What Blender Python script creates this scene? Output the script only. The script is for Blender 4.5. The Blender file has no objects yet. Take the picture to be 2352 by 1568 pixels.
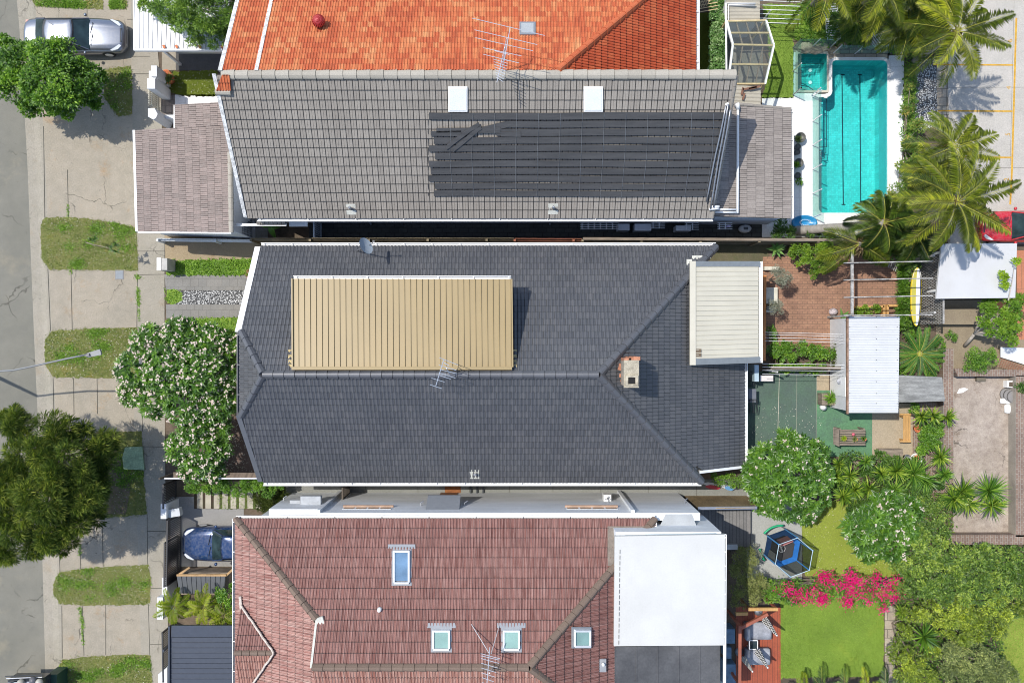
import bpy, bmesh, math, random
import numpy as np
from math import floor
from mathutils import Vector, Matrix
random.seed(7); rng = np.random.default_rng(7)
S = bpy.context.scene
PI = math.pi
# ---------------------------------------------------------------- camera, sky, sun, exposure
CAMH = 40.0
cam = bpy.data.objects.new('camera', bpy.data.cameras.new('camera')); S.collection.objects.link(cam)
cam.location = (0, 0, CAMH); cam.rotation_euler = (0, 0, 0)
cam.data.sensor_width = 36; cam.data.lens = 36 * CAMH / 47.04; cam.data.clip_start = 0.5; cam.data.clip_end = 500
S.camera = cam
w = bpy.data.worlds.new('World'); S.world = w; w.use_nodes = True
nt = w.node_tree; nt.nodes.clear()
sky = nt.nodes.new('ShaderNodeTexSky'); sky.sky_type = 'NISHITA'; sky.sun_disc = False
SUN = Vector((-0.46, 0.22, 1.0)).normalized()
sky.sun_elevation = math.asin(SUN.z); sky.sun_rotation = math.atan2(SUN.x, SUN.y)
bg = nt.nodes.new('ShaderNodeBackground'); bg.inputs[1].default_value = 0.15
wo = nt.nodes.new('ShaderNodeOutputWorld')
nt.links.new(sky.outputs[0], bg.inputs[0]); nt.links.new(bg.outputs[0], wo.inputs[0])
sl = bpy.data.lights.new('sun', 'SUN'); sl.energy = 3.1; sl.angle = math.radians(0.55); sl.color = (1, .955, .89)
so = bpy.data.objects.new('sun', sl); S.collection.objects.link(so)
so.rotation_euler = SUN.to_track_quat('Z', 'Y').to_euler(); so.location = (0, 0, 30)
S.view_settings.view_transform = 'Standard'; S.view_settings.look = 'None'
S.view_settings.exposure = 0.55; S.view_settings.gamma = 1
S.cycles.pixel_filter_type = 'BLACKMAN_HARRIS'; S.cycles.filter_width = 1.0
S.render.resolution_x = 1024; S.render.resolution_y = 682

# ---------------------------------------------------------------- coordinates
D = 50.0
def px(u, v, z=0.0):
    k = (1 - z / CAMH) / D
    return ((u - 1176) * k, (784 - v) * k, z)
def onplane(u, v, pl):
    p0, n = pl
    d = Vector(((u - 1176) / D / CAMH, (784 - v) / D / CAMH, -1.0)); C = Vector((0, 0, CAMH))
    t = n.dot(p0 - C) / n.dot(d)
    return C + d * t
def plane(u, v, z, dx, dy, tan):
    return (Vector(px(u, v, z)), Vector((-dx * tan, -dy * tan, 1)).normalized())
# ---------------------------------------------------------------- materials
MATS = {}
class NT:
    def __init__(s, name):
        s.m = bpy.data.materials.new(name); s.m.use_nodes = True; s.t = s.m.node_tree
        s.b = s.t.nodes['Principled BSDF']; s.out = s.t.nodes['Material Output']
    def n(s, typ, **k):
        x = s.t.nodes.new(typ)
        for a, b in k.items():
            if isinstance(a, str) and hasattr(x, a): setattr(x, a, b)
            else: x.inputs[a].default_value = b
        return x
    def l(s, a, b): s.t.links.new(a, b)
    def noise(s, vec, scale, detail=4, rough=.6):
        x = s.n('ShaderNodeTexNoise'); x.inputs['Scale'].default_value = scale
        x.inputs['Detail'].default_value = detail; x.inputs['Roughness'].default_value = rough
        s.l(vec, x.inputs['Vector']); return x.outputs[0]
    def ramp(s, fac, stops):
        r = s.n('ShaderNodeValToRGB'); e = r.color_ramp.elements
        while len(e) < len(stops): e.new(.5)
        for i, (p, c) in enumerate(stops):
            e[i].position = p; e[i].color = (*c, 1) if len(c) == 3 else c
        s.l(fac, r.inputs[0]); return r.outputs[0]
    def mix(s, fac, a, b, typ='MIX'):
        x = s.n('ShaderNodeMix', data_type='RGBA', blend_type=typ)
        for sock, val in ((x.inputs[0], fac), (x.inputs[6], a), (x.inputs[7], b)):
            if hasattr(val, 'links') or hasattr(val, 'is_linked'): s.l(val, sock)
            elif isinstance(val, (int, float)): sock.default_value = val
            else: sock.default_value = (*val, 1)
        return x.outputs[2]
    def math(s, op, a, b=0.0):
        x = s.n('ShaderNodeMath', operation=op)
        for i, val in enumerate((a, b)):
            if hasattr(val, 'is_linked'): s.l(val, x.inputs[i])
            else: x.inputs[i].default_value = val
        return x.outputs[0]
    def bump(s, h, strength=.3, dist=.02):
        b = s.n('ShaderNodeBump'); b.inputs['Strength'].default_value = strength; b.inputs['Distance'].default_value = dist
        s.l(h, b.inputs['Height']); s.l(b.outputs[0], s.b.inputs['Normal'])
def obc(t): return t.n('ShaderNodeTexCoord').outputs['Object']
def sc(c, k): return tuple(min(1, x * k) for x in c)
def mat(name, col, rough=.6, var=.15, scale=3.0, fine=.1, fscale=30, metal=0.0, bump=.15, col2=None, stretch=None, spec=None, thr=(.35, .65), dirt=0, dstretch=(1, 1, 1), dcol=(.32, .28, .22)):
    if name in MATS: return MATS[name]
    t = NT(name); co = obc(t)
    if stretch:
        mp = t.n('ShaderNodeMapping'); mp.inputs['Scale'].default_value = stretch; t.l(co, mp.inputs[0]); co = mp.outputs[0]
    n1 = t.noise(co, scale, 5); n2 = t.noise(co, fscale, 3)
    c = t.ramp(n1, [(thr[0], sc(col, 1 - var)), (thr[1], col2 or sc(col, 1 + var))])
    c = t.mix(1.0, c, t.ramp(n2, [(.3, (1 - fine,) * 3), (.7, (1 + fine,) * 3)]), 'MULTIPLY')
    if dirt:
        mp2 = t.n('ShaderNodeMapping'); mp2.inputs['Scale'].default_value = dstretch; t.l(obc(t), mp2.inputs[0])
        c = t.mix(t.math('MULTIPLY', t.ramp(t.noise(mp2.outputs[0], 1.0, 9, .75), [(.46, (0, 0, 0)), (.72, (1, 1, 1))]), dirt), c, dcol)
        c = t.mix(t.math('MULTIPLY', t.ramp(t.noise(mp2.outputs[0], 9.0, 4, .7), [(.62, (0, 0, 0)), (.72, (1, 1, 1))]), dirt), c, dcol)
    t.l(c, t.b.inputs['Base Color']); t.b.inputs['Roughness'].default_value = rough; t.b.inputs['Metallic'].default_value = metal
    if spec is not None: t.b.inputs['Specular IOR Level'].default_value = spec
    if bump: t.bump(n2, bump, .02)
    MATS[name] = t.m; return t.m
def mat_ground(name, c1, c2, c3, s1=.35, s2=2.5, s3=18, rough=.9, bump=.4, stain=.45, stainc=(.75, .62, .45), speck=0, speckc=(.7, .68, .6), crack=0, cscale=.45):
    "large mottling, medium blotches, fine grain and sparse stains"
    if name in MATS: return MATS[name]
    t = NT(name); co = obc(t)
    a = t.noise(co, s1, 6, .65); b = t.noise(co, s2, 6, .7); f = t.noise(co, s3, 4, .7)
    c = t.mix(t.ramp(a, [(.36, (0, 0, 0)), (.64, (1, 1, 1))]), c1, c2)
    c = t.mix(t.math('MULTIPLY', t.ramp(b, [(.4, (0, 0, 0)), (.7, (1, 1, 1))]), .6), c, c3)
    c = t.mix(1.0, c, t.ramp(f, [(.25, (.8, .8, .8)), (.75, (1.2, 1.2, 1.2))]), 'MULTIPLY')
    if stain:
        st = t.noise(co, s2 * .37, 8, .75)
        c = t.mix(t.math('MULTIPLY', t.ramp(st, [(.56, (0, 0, 0)), (.70, (1, 1, 1))]), stain), c, stainc, 'MULTIPLY')
    if speck:
        v = t.n('ShaderNodeTexVoronoi'); v.inputs['Scale'].default_value = 9; t.l(co, v.inputs['Vector'])
        c = t.mix(t.math('MULTIPLY', t.ramp(v.outputs['Distance'], [(.05, (1, 1, 1)), (.12, (0, 0, 0))]), speck), c, speckc)
    if crack:
        wp = t.mix(.12, co, t.n('ShaderNodeTexNoise', Scale=3.0).outputs['Color']) if 0 else None
        nz = t.n('ShaderNodeTexNoise'); nz.inputs['Scale'].default_value = 2.2; nz.inputs['Detail'].default_value = 6; t.l(co, nz.inputs['Vector'])
        ad = t.n('ShaderNodeVectorMath', operation='MULTIPLY_ADD'); t.l(nz.outputs['Color'], ad.inputs[0]); ad.inputs[1].default_value = (.7, .7, .7); t.l(co, ad.inputs[2])
        v = t.n('ShaderNodeTexVoronoi', feature='DISTANCE_TO_EDGE'); v.inputs['Scale'].default_value = cscale; t.l(ad.outputs[0], v.inputs['Vector'])
        line = t.ramp(v.outputs['Distance'], [(.004, (1, 1, 1)), (.012, (0, 0, 0))]); mk = t.ramp(t.noise(co, .55, 3), [(.5, (0, 0, 0)), (.6, (1, 1, 1))])
        c = t.mix(t.math('MULTIPLY', t.math('MULTIPLY', line, mk), crack), c, (.05, .045, .035))
        sp = t.noise(co, 7, 2, .4); c = t.mix(t.math('MULTIPLY', t.ramp(sp, [(.70, (0, 0, 0)), (.74, (1, 1, 1))]), .35), c, (.12, .11, .09))
    t.l(c, t.b.inputs['Base Color']); t.b.inputs['Roughness'].default_value = rough; t.b.inputs['Specular IOR Level'].default_value = .25
    t.bump(t.math('ADD', f, t.math('MULTIPLY', b, .5)), bump, .03)
    MATS[name] = t.m; return t.m
def mat_tile(name, cols, rough=.7, weather=(.5, .5, .5), wamt=.3, streak=(8, 60, 8), lichen=None, spec=.3, clump=.45, joint=.55, jw=(.07, .07)):
    "roof tiles: one random tone per tile (UV cell), streaked weathering and fine grain"
    t = NT(name); uv = t.n('ShaderNodeTexCoord').outputs['UV']; co = obc(t)
    fl = t.n('ShaderNodeVectorMath', operation='FLOOR'); t.l(uv, fl.inputs[0])
    wn = t.n('ShaderNodeTexWhiteNoise', noise_dimensions='2D'); t.l(fl.outputs[0], wn.inputs['Vector'])
    big = t.noise(uv, .13, 4, .6)
    f = t.math('ADD', t.math('MULTIPLY', wn.outputs[0], 1 - clump), t.math('MULTIPLY', t.math('SUBTRACT', t.math('MULTIPLY', big, 2.2), .6), clump))
    c = t.ramp(f, [(i / (len(cols) - 1) * .8 + .1, k) for i, k in enumerate(cols)])
    mp = t.n('ShaderNodeMapping'); mp.inputs['Scale'].default_value = streak; t.l(uv, mp.inputs[0])
    s_ = t.noise(mp.outputs[0], 1.0, 4, .7)
    c = t.mix(t.math('MULTIPLY', t.ramp(s_, [(.42, (0, 0, 0)), (.72, (1, 1, 1))]), wamt), c, weather)
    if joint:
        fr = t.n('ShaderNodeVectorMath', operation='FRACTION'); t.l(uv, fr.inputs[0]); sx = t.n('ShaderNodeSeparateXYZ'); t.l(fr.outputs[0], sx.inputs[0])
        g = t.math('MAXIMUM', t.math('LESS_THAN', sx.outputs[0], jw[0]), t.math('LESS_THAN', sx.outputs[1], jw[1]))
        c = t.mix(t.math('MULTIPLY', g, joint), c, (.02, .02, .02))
    fi = t.noise(co, 25, 4, .7)
    c = t.mix(1.0, c, t.ramp(fi, [(.25, (.78, .78, .78)), (.75, (1.22, 1.22, 1.22))]), 'MULTIPLY')
    if lichen:
        v = t.noise(co, 4.5, 6, .8)
        c = t.mix(t.ramp(v, [(.67, (0, 0, 0)), (.72, (.8, .8, .8))]), c, lichen)
    t.l(c, t.b.inputs['Base Color']); t.b.inputs['Roughness'].default_value = rough; t.b.inputs['Specular IOR Level'].default_value = spec
    t.bump(fi, .25, .01)
    MATS[name] = t.m; return t.m
def mat_brick(name, c1, c2, mortar, bw=.23, bh=.115, ms=.012, rough=.9, rot=0, offset=.5, blotch=.25):
    if name in MATS: return MATS[name]
    t = NT(name); co = obc(t)
    mp = t.n('ShaderNodeMapping'); mp.inputs['Rotation'].default_value = (0, 0, rot); t.l(co, mp.inputs[0])
    b = t.n('ShaderNodeTexBrick'); b.offset = offset; t.l(mp.outputs[0], b.inputs['Vector'])
    b.inputs['Color1'].default_value = (*c1, 1); b.inputs['Color2'].default_value = (*c2, 1); b.inputs['Mortar'].default_value = (*mortar, 1)
    b.inputs['Scale'].default_value = 1; b.inputs['Mortar Size'].default_value = ms; b.inputs['Brick Width'].default_value = bw; b.inputs['Row Height'].default_value = bh
    b.inputs['Mortar Smooth'].default_value = .1
    n1 = t.noise(co, 1.2, 6, .7); n2 = t.noise(co, 30, 3)
    c = t.mix(1.0, b.outputs[0], t.ramp(n1, [(.3, (1 - blotch,) * 3), (.7, (1 + blotch,) * 3)]), 'MULTIPLY')
    c = t.mix(1.0, c, t.ramp(n2, [(.3, (.85,) * 3), (.7, (1.15,) * 3)]), 'MULTIPLY')
    t.l(c, t.b.inputs['Base Color']); t.b.inputs['Roughness'].default_value = rough
    t.bump(t.math('SUBTRACT', n2, t.math('MULTIPLY', b.outputs['Fac'], 1.5)), .3, .01)
    MATS[name] = t.m; return t.m
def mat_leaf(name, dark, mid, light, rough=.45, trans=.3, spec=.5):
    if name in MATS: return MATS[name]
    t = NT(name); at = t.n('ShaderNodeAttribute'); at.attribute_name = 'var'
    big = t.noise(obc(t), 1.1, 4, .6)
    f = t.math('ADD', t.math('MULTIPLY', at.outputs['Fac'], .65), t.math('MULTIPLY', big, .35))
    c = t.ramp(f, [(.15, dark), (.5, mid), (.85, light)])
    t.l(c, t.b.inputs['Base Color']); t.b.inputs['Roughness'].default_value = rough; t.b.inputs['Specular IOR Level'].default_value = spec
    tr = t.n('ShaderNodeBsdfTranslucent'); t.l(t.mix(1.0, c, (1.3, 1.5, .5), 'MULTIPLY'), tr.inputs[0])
    ms = t.n('ShaderNodeMixShader'); ms.inputs[0].default_value = trans
    t.l(t.b.outputs[0], ms.inputs[1]); t.l(tr.outputs[0], ms.inputs[2]); t.l(ms.outputs[0], t.out.inputs[0])
    MATS[name] = t.m; return t.m
def mat_glass(name, tint, opacity, rough=.05, col=(.1, .15, .15)):
    if name in MATS: return MATS[name]
    t = NT(name); t.b.inputs['Base Color'].default_value = (*col, 1); t.b.inputs['Roughness'].default_value = rough
    tr = t.n('ShaderNodeBsdfTransparent'); tr.inputs[0].default_value = (*tint, 1)
    ms = t.n('ShaderNodeMixShader'); ms.inputs[0].default_value = opacity
    t.l(tr.outputs[0], ms.inputs[1]); t.l(t.b.outputs[0], ms.inputs[2]); t.l(ms.outputs[0], t.out.inputs[0])
    MATS[name] = t.m; return t.m
def plain(name, col, rough=.5, metal=0.0, coat=0.0):
    if name in MATS: return MATS[name]
    t = NT(name); n1 = t.noise(obc(t), 6, 4)
    t.l(t.ramp(n1, [(.3, sc(col, .92)), (.7, sc(col, 1.08))]), t.b.inputs['Base Color'])
    t.b.inputs['Roughness'].default_value = rough; t.b.inputs['Metallic'].default_value = metal; t.b.inputs['Coat Weight'].default_value = coat
    MATS[name] = t.m; return t.m
WHITE = mat('white_paint', (.78, .78, .76), .5, .05, 1.5, .05)
GREYM = plain('grey_metal', (.35, .36, .38), .4, .7)
ALU = plain('aluminium', (.72, .73, .75), .35, .6)
DARKM = plain('dark_metal', (.035, .04, .045), .4)
GLASSD = plain('dark_glass', (.03, .045, .05), .08)
TIMBER = mat('weathered_timber', (.20, .16, .12), .85, .3, 2, .25, 20, stretch=(1, 8, 1))
TIMBERL = mat('pale_timber', (.55, .42, .22), .8, .2, 2, .15)
TERRA = mat('terracotta', (.55, .17, .07), .8, .2, 6)
SOIL = mat_ground('soil', (.09, .07, .05), (.16, .12, .085), (.06, .05, .035), s1=.6, s2=4)

# ---------------------------------------------------------------- mesh builder and scene graph
class MB:
    def __init__(s): s.v = []; s.f = []; s.uv = None; s.var = None
    def add(s, vs, fs):
        o = len(s.v); s.v += [tuple(p) for p in vs]; s.f += [tuple(i + o for i in f) for f in fs]; return s
    def quad(s, a, b, c, d): return s.add([a, b, c, d], [(0, 1, 2, 3)])
    def poly(s, pts): return s.add(pts, [tuple(range(len(pts)))])
    def hull(s, bot, top):
        n = len(bot)
        return s.add(list(bot) + list(top), [tuple(range(n))[::-1], tuple(range(n, 2 * n))] + [(i, (i + 1) % n, n + (i + 1) % n, n + i) for i in range(n)])
    def prism(s, pts, z0, z1): return s.hull([(p[0], p[1], z0) for p in pts], [(p[0], p[1], z1) for p in pts])
    def box(s, x0, y0, z0, x1, y1, z1): return s.prism([(x0, y0), (x1, y0), (x1, y1), (x0, y1)], z0, z1)
    def cbox(s, c, dx, dy, dz, rot=0):
        ca, sa = math.cos(rot), math.sin(rot)
        pts = [(c[0] + a * ca - b * sa, c[1] + a * sa + b * ca) for a, b in ((-dx / 2, -dy / 2), (dx / 2, -dy / 2), (dx / 2, dy / 2), (-dx / 2, dy / 2))]
        return s.prism(pts, c[2], c[2] + dz)
    def topbox(s, u0, v0, u1, v1, zt, zb):
        a, b = px(u0, v1, zt), px(u1, v0, zt); return s.box(a[0], a[1], zb, b[0], b[1], zt)
    def toppoly(s, uv, zt, zb): return s.prism([px(u, v, zt) for u, v in uv][::-1], zb, zt)
    def slab(s, pts, th):
        "pts: 3-D polygon, thickness straight down"
        return s.hull([(p[0], p[1], p[2] - th) for p in pts], pts)
    def tube(s, pts, r, n=6, r1=None, cap=True):
        pts = [Vector(p) for p in pts]; m = len(pts); rings = []
        for i, p in enumerate(pts):
            d = (pts[min(i + 1, m - 1)] - pts[max(i - 1, 0)]).normalized()
            a = d.cross(Vector((0, 0, 1)));
            if a.length < .05: a = d.cross(Vector((1, 0, 0)))
            a.normalize(); b = d.cross(a)
            rr = r if r1 is None else r + (r1 - r) * i / (m - 1)
            rings.append([p + a * math.cos(2 * PI * j / n) * rr + b * math.sin(2 * PI * j / n) * rr for j in range(n)])
        return s.loft(rings, cap)
    def loft(s, rings, cap=True):
        n = len(rings[0]); vs = [p for r in rings for p in r]
        fs = [(i * n + j, i * n + (j + 1) % n, (i + 1) * n + (j + 1) % n, (i + 1) * n + j) for i in range(len(rings) - 1) for j in range(n)]
        if cap: fs += [tuple(range(n))[::-1], tuple(range((len(rings) - 1) * n, len(rings) * n))]
        return s.add(vs, fs)
    def lathe(s, c, prof, n=20):
        return s.loft([[(c[0] + r * math.cos(2 * PI * j / n), c[1] + r * math.sin(2 * PI * j / n), c[2] + z) for j in range(n)] for r, z in prof])
    def bar(s, a, b, w=.05, h=.05):
        "rectangular bar a->b, width w (horizontal), height h"
        a, b = Vector(a), Vector(b); d = (b - a).normalized(); x = d.cross(Vector((0, 0, 1)))
        if x.length < .05: x = Vector((1, 0, 0))
        x.normalize(); y = x.cross(d).normalized(); x = x * w / 2; y = y * h / 2
        return s.loft([[p - x - y, p + x - y, p + x + y, p - x + y] for p in (a, b)])
    def build(s, name, m, parent=None, smooth=False, label=None, kind=None, fixn=True):
        off = PLOC(parent); me = bpy.data.meshes.new(name)
        V = np.array(s.v, dtype=np.float64).reshape(-1, 3) - np.array(off)
        me.from_pydata(V.tolist() if len(V) < 200000 else V, [], s.f)
        if s.uv is not None:
            uvl = me.uv_layers.new(name='UVMap'); li = np.empty(len(me.loops), dtype=np.int32); me.loops.foreach_get('vertex_index', li)
            uvl.data.foreach_set('uv', np.array(s.uv, dtype=np.float32)[li].ravel())
        if s.var is not None:
            a = me.attributes.new('var', 'FLOAT', 'FACE'); a.data.foreach_set('value', np.array(s.var, dtype=np.float32))
        if fixn and len(s.f) < 60000:
            bm = bmesh.new(); bm.from_mesh(me); bmesh.ops.recalc_face_normals(bm, faces=bm.faces); bm.to_mesh(me); bm.free()
        if smooth: me.shade_smooth()
        return link(name, me, m, parent, label, kind)
def PLOC(p):
    o = Vector((0, 0, 0))
    while p is not None: o = o + p.location; p = p.parent
    return o
def link(name, me, m, parent=None, label=None, kind=None):
    o = bpy.data.objects.new(name, me); S.collection.objects.link(o)
    if m: me.materials.append(m)
    if parent: o.parent = parent
    if label: o['label'] = label
    if kind: o['kind'] = kind
    return o
def thing(name, label, cat, loc=(0, 0, 0), group=None):
    o = bpy.data.objects.new(name, None); S.collection.objects.link(o); o.location = loc; o.empty_display_size = .2
    return tag(o, label, cat, group)
def tag(o, label, cat, group=None):
    o['label'] = label; o['category'] = cat
    if group: o['group'] = group
    return o
def dup(root, loc, rotz=0, label=None, scale=1):
    r = root.copy(); S.collection.objects.link(r); r.location = loc; r.rotation_euler = (0, 0, rotz); r.scale = (scale,) * 3
    if label: r['label'] = label
    for ch in list(root.children):
        c = ch.copy(); S.collection.objects.link(c); c.parent = r
        for g in ch.children:
            d = g.copy(); S.collection.objects.link(d); d.parent = c
    return r
def one(mb, name, m, label, cat, base=None, group=None, smooth=False):
    "a thing that is a single mesh"
    if base is None:
        V = np.array(mb.v); base = (float(V[:, 0].mean()), float(V[:, 1].mean()), float(V[:, 2].min()))
    mb.v = [(p[0] - base[0], p[1] - base[1], p[2] - base[2]) for p in mb.v]
    o = mb.build(name, m, None, smooth); o.location = base
    return tag(o, label, cat, group)
def sheet(name, uv, z, m, kind='structure', parent=None):
    pts = [px(u, v, 0)[:2] + (z,) for u, v in uv]
    bm = bmesh.new(); f = bm.faces.new([bm.verts.new(p) for p in pts]); bmesh.ops.recalc_face_normals(bm, faces=[f])
    f.normal_update()
    if f.normal.z < 0: f.normal_flip()
    bmesh.ops.triangulate(bm, faces=[f]); me = bpy.data.meshes.new(name); bm.to_mesh(me); bm.free()
    return link(name, me, m, parent, None, kind)
# ---------------------------------------------------------------- roofs
PROF = {
 'roll': [(0, .0), (.12, .028), (.24, .03), (.36, .006), (.5, .0), (.62, .028), (.74, .03), (.86, .006), (.97, -.004)],
 'rib': [(0, -.012), (.04, .016), (.46, .018), (.5, .004), (.54, .018), (.95, .016)],
 'fine': [(0, 0), (.1, .03), (.2, .035), (.32, .004), (.5, .0), (.6, .03), (.72, .035), (.84, .004)],
}
def tile_roof(name, corners, eave, tw, cl, prof, m, parent, step=.03, stagger=.0, lift=.05, label=None, jit=.0):
    """corners: convex 3-D polygon; eave=(a,b) two points giving the eave direction; rows of real tiles clipped to the polygon"""
    c = [Vector(p) for p in corners]
    n = Vector((0, 0, 0))
    for i in range(len(c)): n += c[i].cross(c[(i + 1) % len(c)])
    n.normalize()
    if n.z < 0: n = -n
    a, b = Vector(eave[0]), Vector(eave[1]); s_ = (b - a); s_ -= n * s_.dot(n); s_.normalize(); t_ = n.cross(s_)
    if t_.z < 0: t_ = -t_
    o = a
    ss = [(p - o).dot(s_) for p in c]; ts = [(p - o).dot(t_) for p in c]
    s0, s1, t0, t1 = (floor(min(ss) / tw) - 1) * tw, max(ss) + tw, floor(min(ts) / cl + .001) * cl, max(ts)
    if t0 < min(ts) - .6 * cl: t0 += 0
    P = PROF[prof]; nr = int(math.ceil((t1 - t0) / cl)); nc = int(math.ceil((s1 - s0) / tw)) + 1
    V = []; F = []; UV = []
    for r in range(nr):
        sh = (stagger * tw if (r + round(t0 / cl)) % 2 else 0) - tw; base = len(V); cols = []
        for q in range(nc):
            dz = random.uniform(-jit, jit)
            for fr, h in P: cols.append((s0 + sh + (q + fr) * tw, h + dz, q + fr))
        for k, (tt, dh, vv) in enumerate(((t0 + r * cl, -.012, r + .02), (t0 + r * cl, step, r + .03), (t0 + (r + 1) * cl, .0, r + .97))):
            for (sx, h, uu) in cols:
                V.append(o + s_ * sx + t_ * tt + n * (h + dh + lift)); UV.append((uu + .001, vv))
        L = len(cols)
        for k in (0, 1):
            for i in range(L - 1):
                a0 = base + k * L + i; F.append((a0, a0 + 1, a0 + L + 1, a0 + L))
    me = bpy.data.meshes.new(name); me.from_pydata([tuple(v) for v in V], [], F)
    uvl = me.uv_layers.new(name='UVMap'); li = np.empty(len(me.loops), dtype=np.int32); me.loops.foreach_get('vertex_index', li)
    uvl.data.foreach_set('uv', np.array(UV, dtype=np.float32)[li].ravel())
    bm = bmesh.new(); bm.from_mesh(me); cen = sum(c, Vector((0, 0, 0))) / len(c)
    for i in range(len(c)):
        p, q = c[i], c[(i + 1) % len(c)]; e = q - p; pn = e.cross(n)
        if pn.dot(cen - p) > 0: pn = -pn
        bmesh.ops.bisect_plane(bm, geom=bm.verts[:] + bm.edges[:] + bm.faces[:], plane_co=p, plane_no=pn, clear_outer=True)
    # underside deck so nothing shows through
    dv = [bm.verts.new(p + n * .0) for p in c]; dv2 = [bm.verts.new(p - n * .08) for p in c]
    bm.faces.new(dv); bm.faces.new(dv2[::-1])
    for i in range(len(c)): bm.faces.new((dv[i], dv[(i + 1) % len(c)], dv2[(i + 1) % len(c)], dv2[i]))
    off = PLOC(parent)
    for v in bm.verts: v.co -= off
    bm.normal_update(); bm.to_mesh(me); bm.free()
    return link(name, me, m, parent, label)
def ridge(mb, p0, p1, wd=.24, seg=.42, lift=.09, h=.08):
    a, b = Vector(p0), Vector(p1); d = b - a; L = d.length; d.normalize(); x = d.cross(Vector((0, 0, 1))).normalized(); y = x.cross(d)
    n = max(1, round(L / seg)); UV = mb.uv if mb.uv is not None else []
    for i in range(n):
        st = a + d * (L * i / n); en = a + d * (L * (i + 1) / n - .012); j = random.uniform(-.006, .006)
        rings = []
        for p, k, e in ((st, 1.0, .0), (en, 1.1, .022)):
            rings.append([p + x * wd / 2 * k * q + y * (lift + j + e + hh) for q, hh in ((-1, -.07), (-.8, .0), (-.35, h * .9), (0, h), (.35, h * .9), (.8, 0), (1, -.07))])
        mb.loft(rings, True); UV += [(i + .5, random.randint(0, 50) + .5)] * 14
    mb.uv = UV
def gutter(mb, p0, p1, out, wd=.13, clips=1.2):
    "open gutter along p0-p1; out = horizontal unit vector away from the roof"
    a, b, o = Vector(p0), Vector(p1), Vector(out)
    z = Vector((0, 0, 1))
    mb.hull([a + o * wd - z * .11, b + o * wd - z * .11, b + o * (wd + .03) - z * .11, a + o * (wd + .03) - z * .11], [a + o * wd, b + o * wd, b + o * (wd + .03), a + o * (wd + .03)])
    mb.hull([a - z * .12, b - z * .12, b + o * wd - z * .12, a + o * wd - z * .12], [a - z * .10, b - z * .10, b + o * wd - z * .10, a + o * wd - z * .10])
    L = (b - a).length; d = (b - a).normalized(); n = int(L / clips)
    for i in range(n + 1):
        p = a + d * (i * clips + .1)
        mb.hull([p - z * .01, p + d * .035 - z * .01, p + d * .035 + o * wd - z * .01, p + o * wd - z * .01], [p + z * .005, p + d * .035 + z * .005, p + d * .035 + o * wd + z * .005, p + o * wd + z * .005])
def ribbed(mb, a, b, c, d, n, prof, th=.05):
    """sheet roof: corners a->b along side A, d->c along side B; ribs run a->d; prof list of (frac,height)"""
    a, b, c, d = map(Vector, (a, b, c, d)); nn = (b - a).cross(d - a).normalized()
    if nn.z < 0: nn = -nn
    A = []; B = []
    for i in range(n):
        for fr, h in prof:
            f = (i + fr) / n; A.append(a.lerp(b, f) + nn * h); B.append(d.lerp(c, f) + nn * h)
    A.append(b); B.append(c); k = len(A)
    vs = A + B + [p - nn * th - nn * .03 for p in A] + [p - nn * th - nn * .03 for p in B]
    fs = [(i, i + 1, k + i + 1, k + i) for i in range(k - 1)] + [(2 * k + i, 3 * k + i, 3 * k + i + 1, 2 * k + i + 1) for i in range(k - 1)]
    fs += [(i, 2 * k + i, 2 * k + i + 1, i + 1) for i in range(k - 1)] + [(k + i, k + i + 1, 3 * k + i + 1, 3 * k + i) for i in range(k - 1)]
    fs += [(0, k, 3 * k, 2 * k), (k - 1, 3 * k - 1, 4 * k - 1, 2 * k - 1)]
    return mb.add(vs, fs)
# ---------------------------------------------------------------- foliage
def _n(a): return a / np.maximum(np.linalg.norm(a, axis=1, keepdims=True), 1e-6)
def leafarr(P, dr, up, L, W, fold=.12, droop=.15):
    """vectorised leaves -> verts (4N), tris (2N)"""
    N = len(P); dr = _n(dr); sd = _n(np.cross(dr, up)); nu = _n(np.cross(sd, dr)); L = np.asarray(L).reshape(-1, 1) * np.ones((N, 1)); W = np.asarray(W).reshape(-1, 1) * np.ones((N, 1))
    mid = P + dr * L * .5 + nu * (W * fold)
    tip = P + dr * L + nu * (-L * droop)
    V = np.stack([P, mid + sd * W * .5, tip, mid - sd * W * .5], axis=1).reshape(-1, 3)
    i = np.arange(N) * 4; T = np.stack([np.stack([i, i + 1, i + 2], 1), np.stack([i, i + 2, i + 3], 1)], 1).reshape(-1, 3)
    return V, T
def tri_mesh(name, V, T, var, m, parent=None, label=None, kind=None):
    V = V - np.array(PLOC(parent)); me = bpy.data.meshes.new(name)
    me.vertices.add(len(V)); me.vertices.foreach_set('co', V.astype(np.float32).ravel())
    me.loops.add(len(T) * 3); me.loops.foreach_set('vertex_index', T.astype(np.int32).ravel())
    me.polygons.add(len(T)); me.polygons.foreach_set('loop_start', np.arange(len(T), dtype=np.int32) * 3)
    me.polygons.foreach_set('loop_total', np.full(len(T), 3, dtype=np.int32))
    me.update(calc_edges=True)
    a = me.attributes.new('var', 'FLOAT', 'FACE'); a.data.foreach_set('value', np.asarray(var, dtype=np.float32))
    return link(name, me, m, parent, label, kind)
def join(parts):
    Vs, Ts, vs = [], [], []; o = 0
    for V, T, v in parts: Vs.append(V); Ts.append(T + o); vs.append(v); o += len(V)
    return np.concatenate(Vs), np.concatenate(Ts), np.concatenate(vs)
def rnd_dirs(N, zmin=-.3):
    z = rng.uniform(zmin, 1, N); a = rng.uniform(0, 2 * PI, N); r = np.sqrt(1 - z * z); return np.stack([r * np.cos(a), r * np.sin(a), z], 1)
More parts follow.
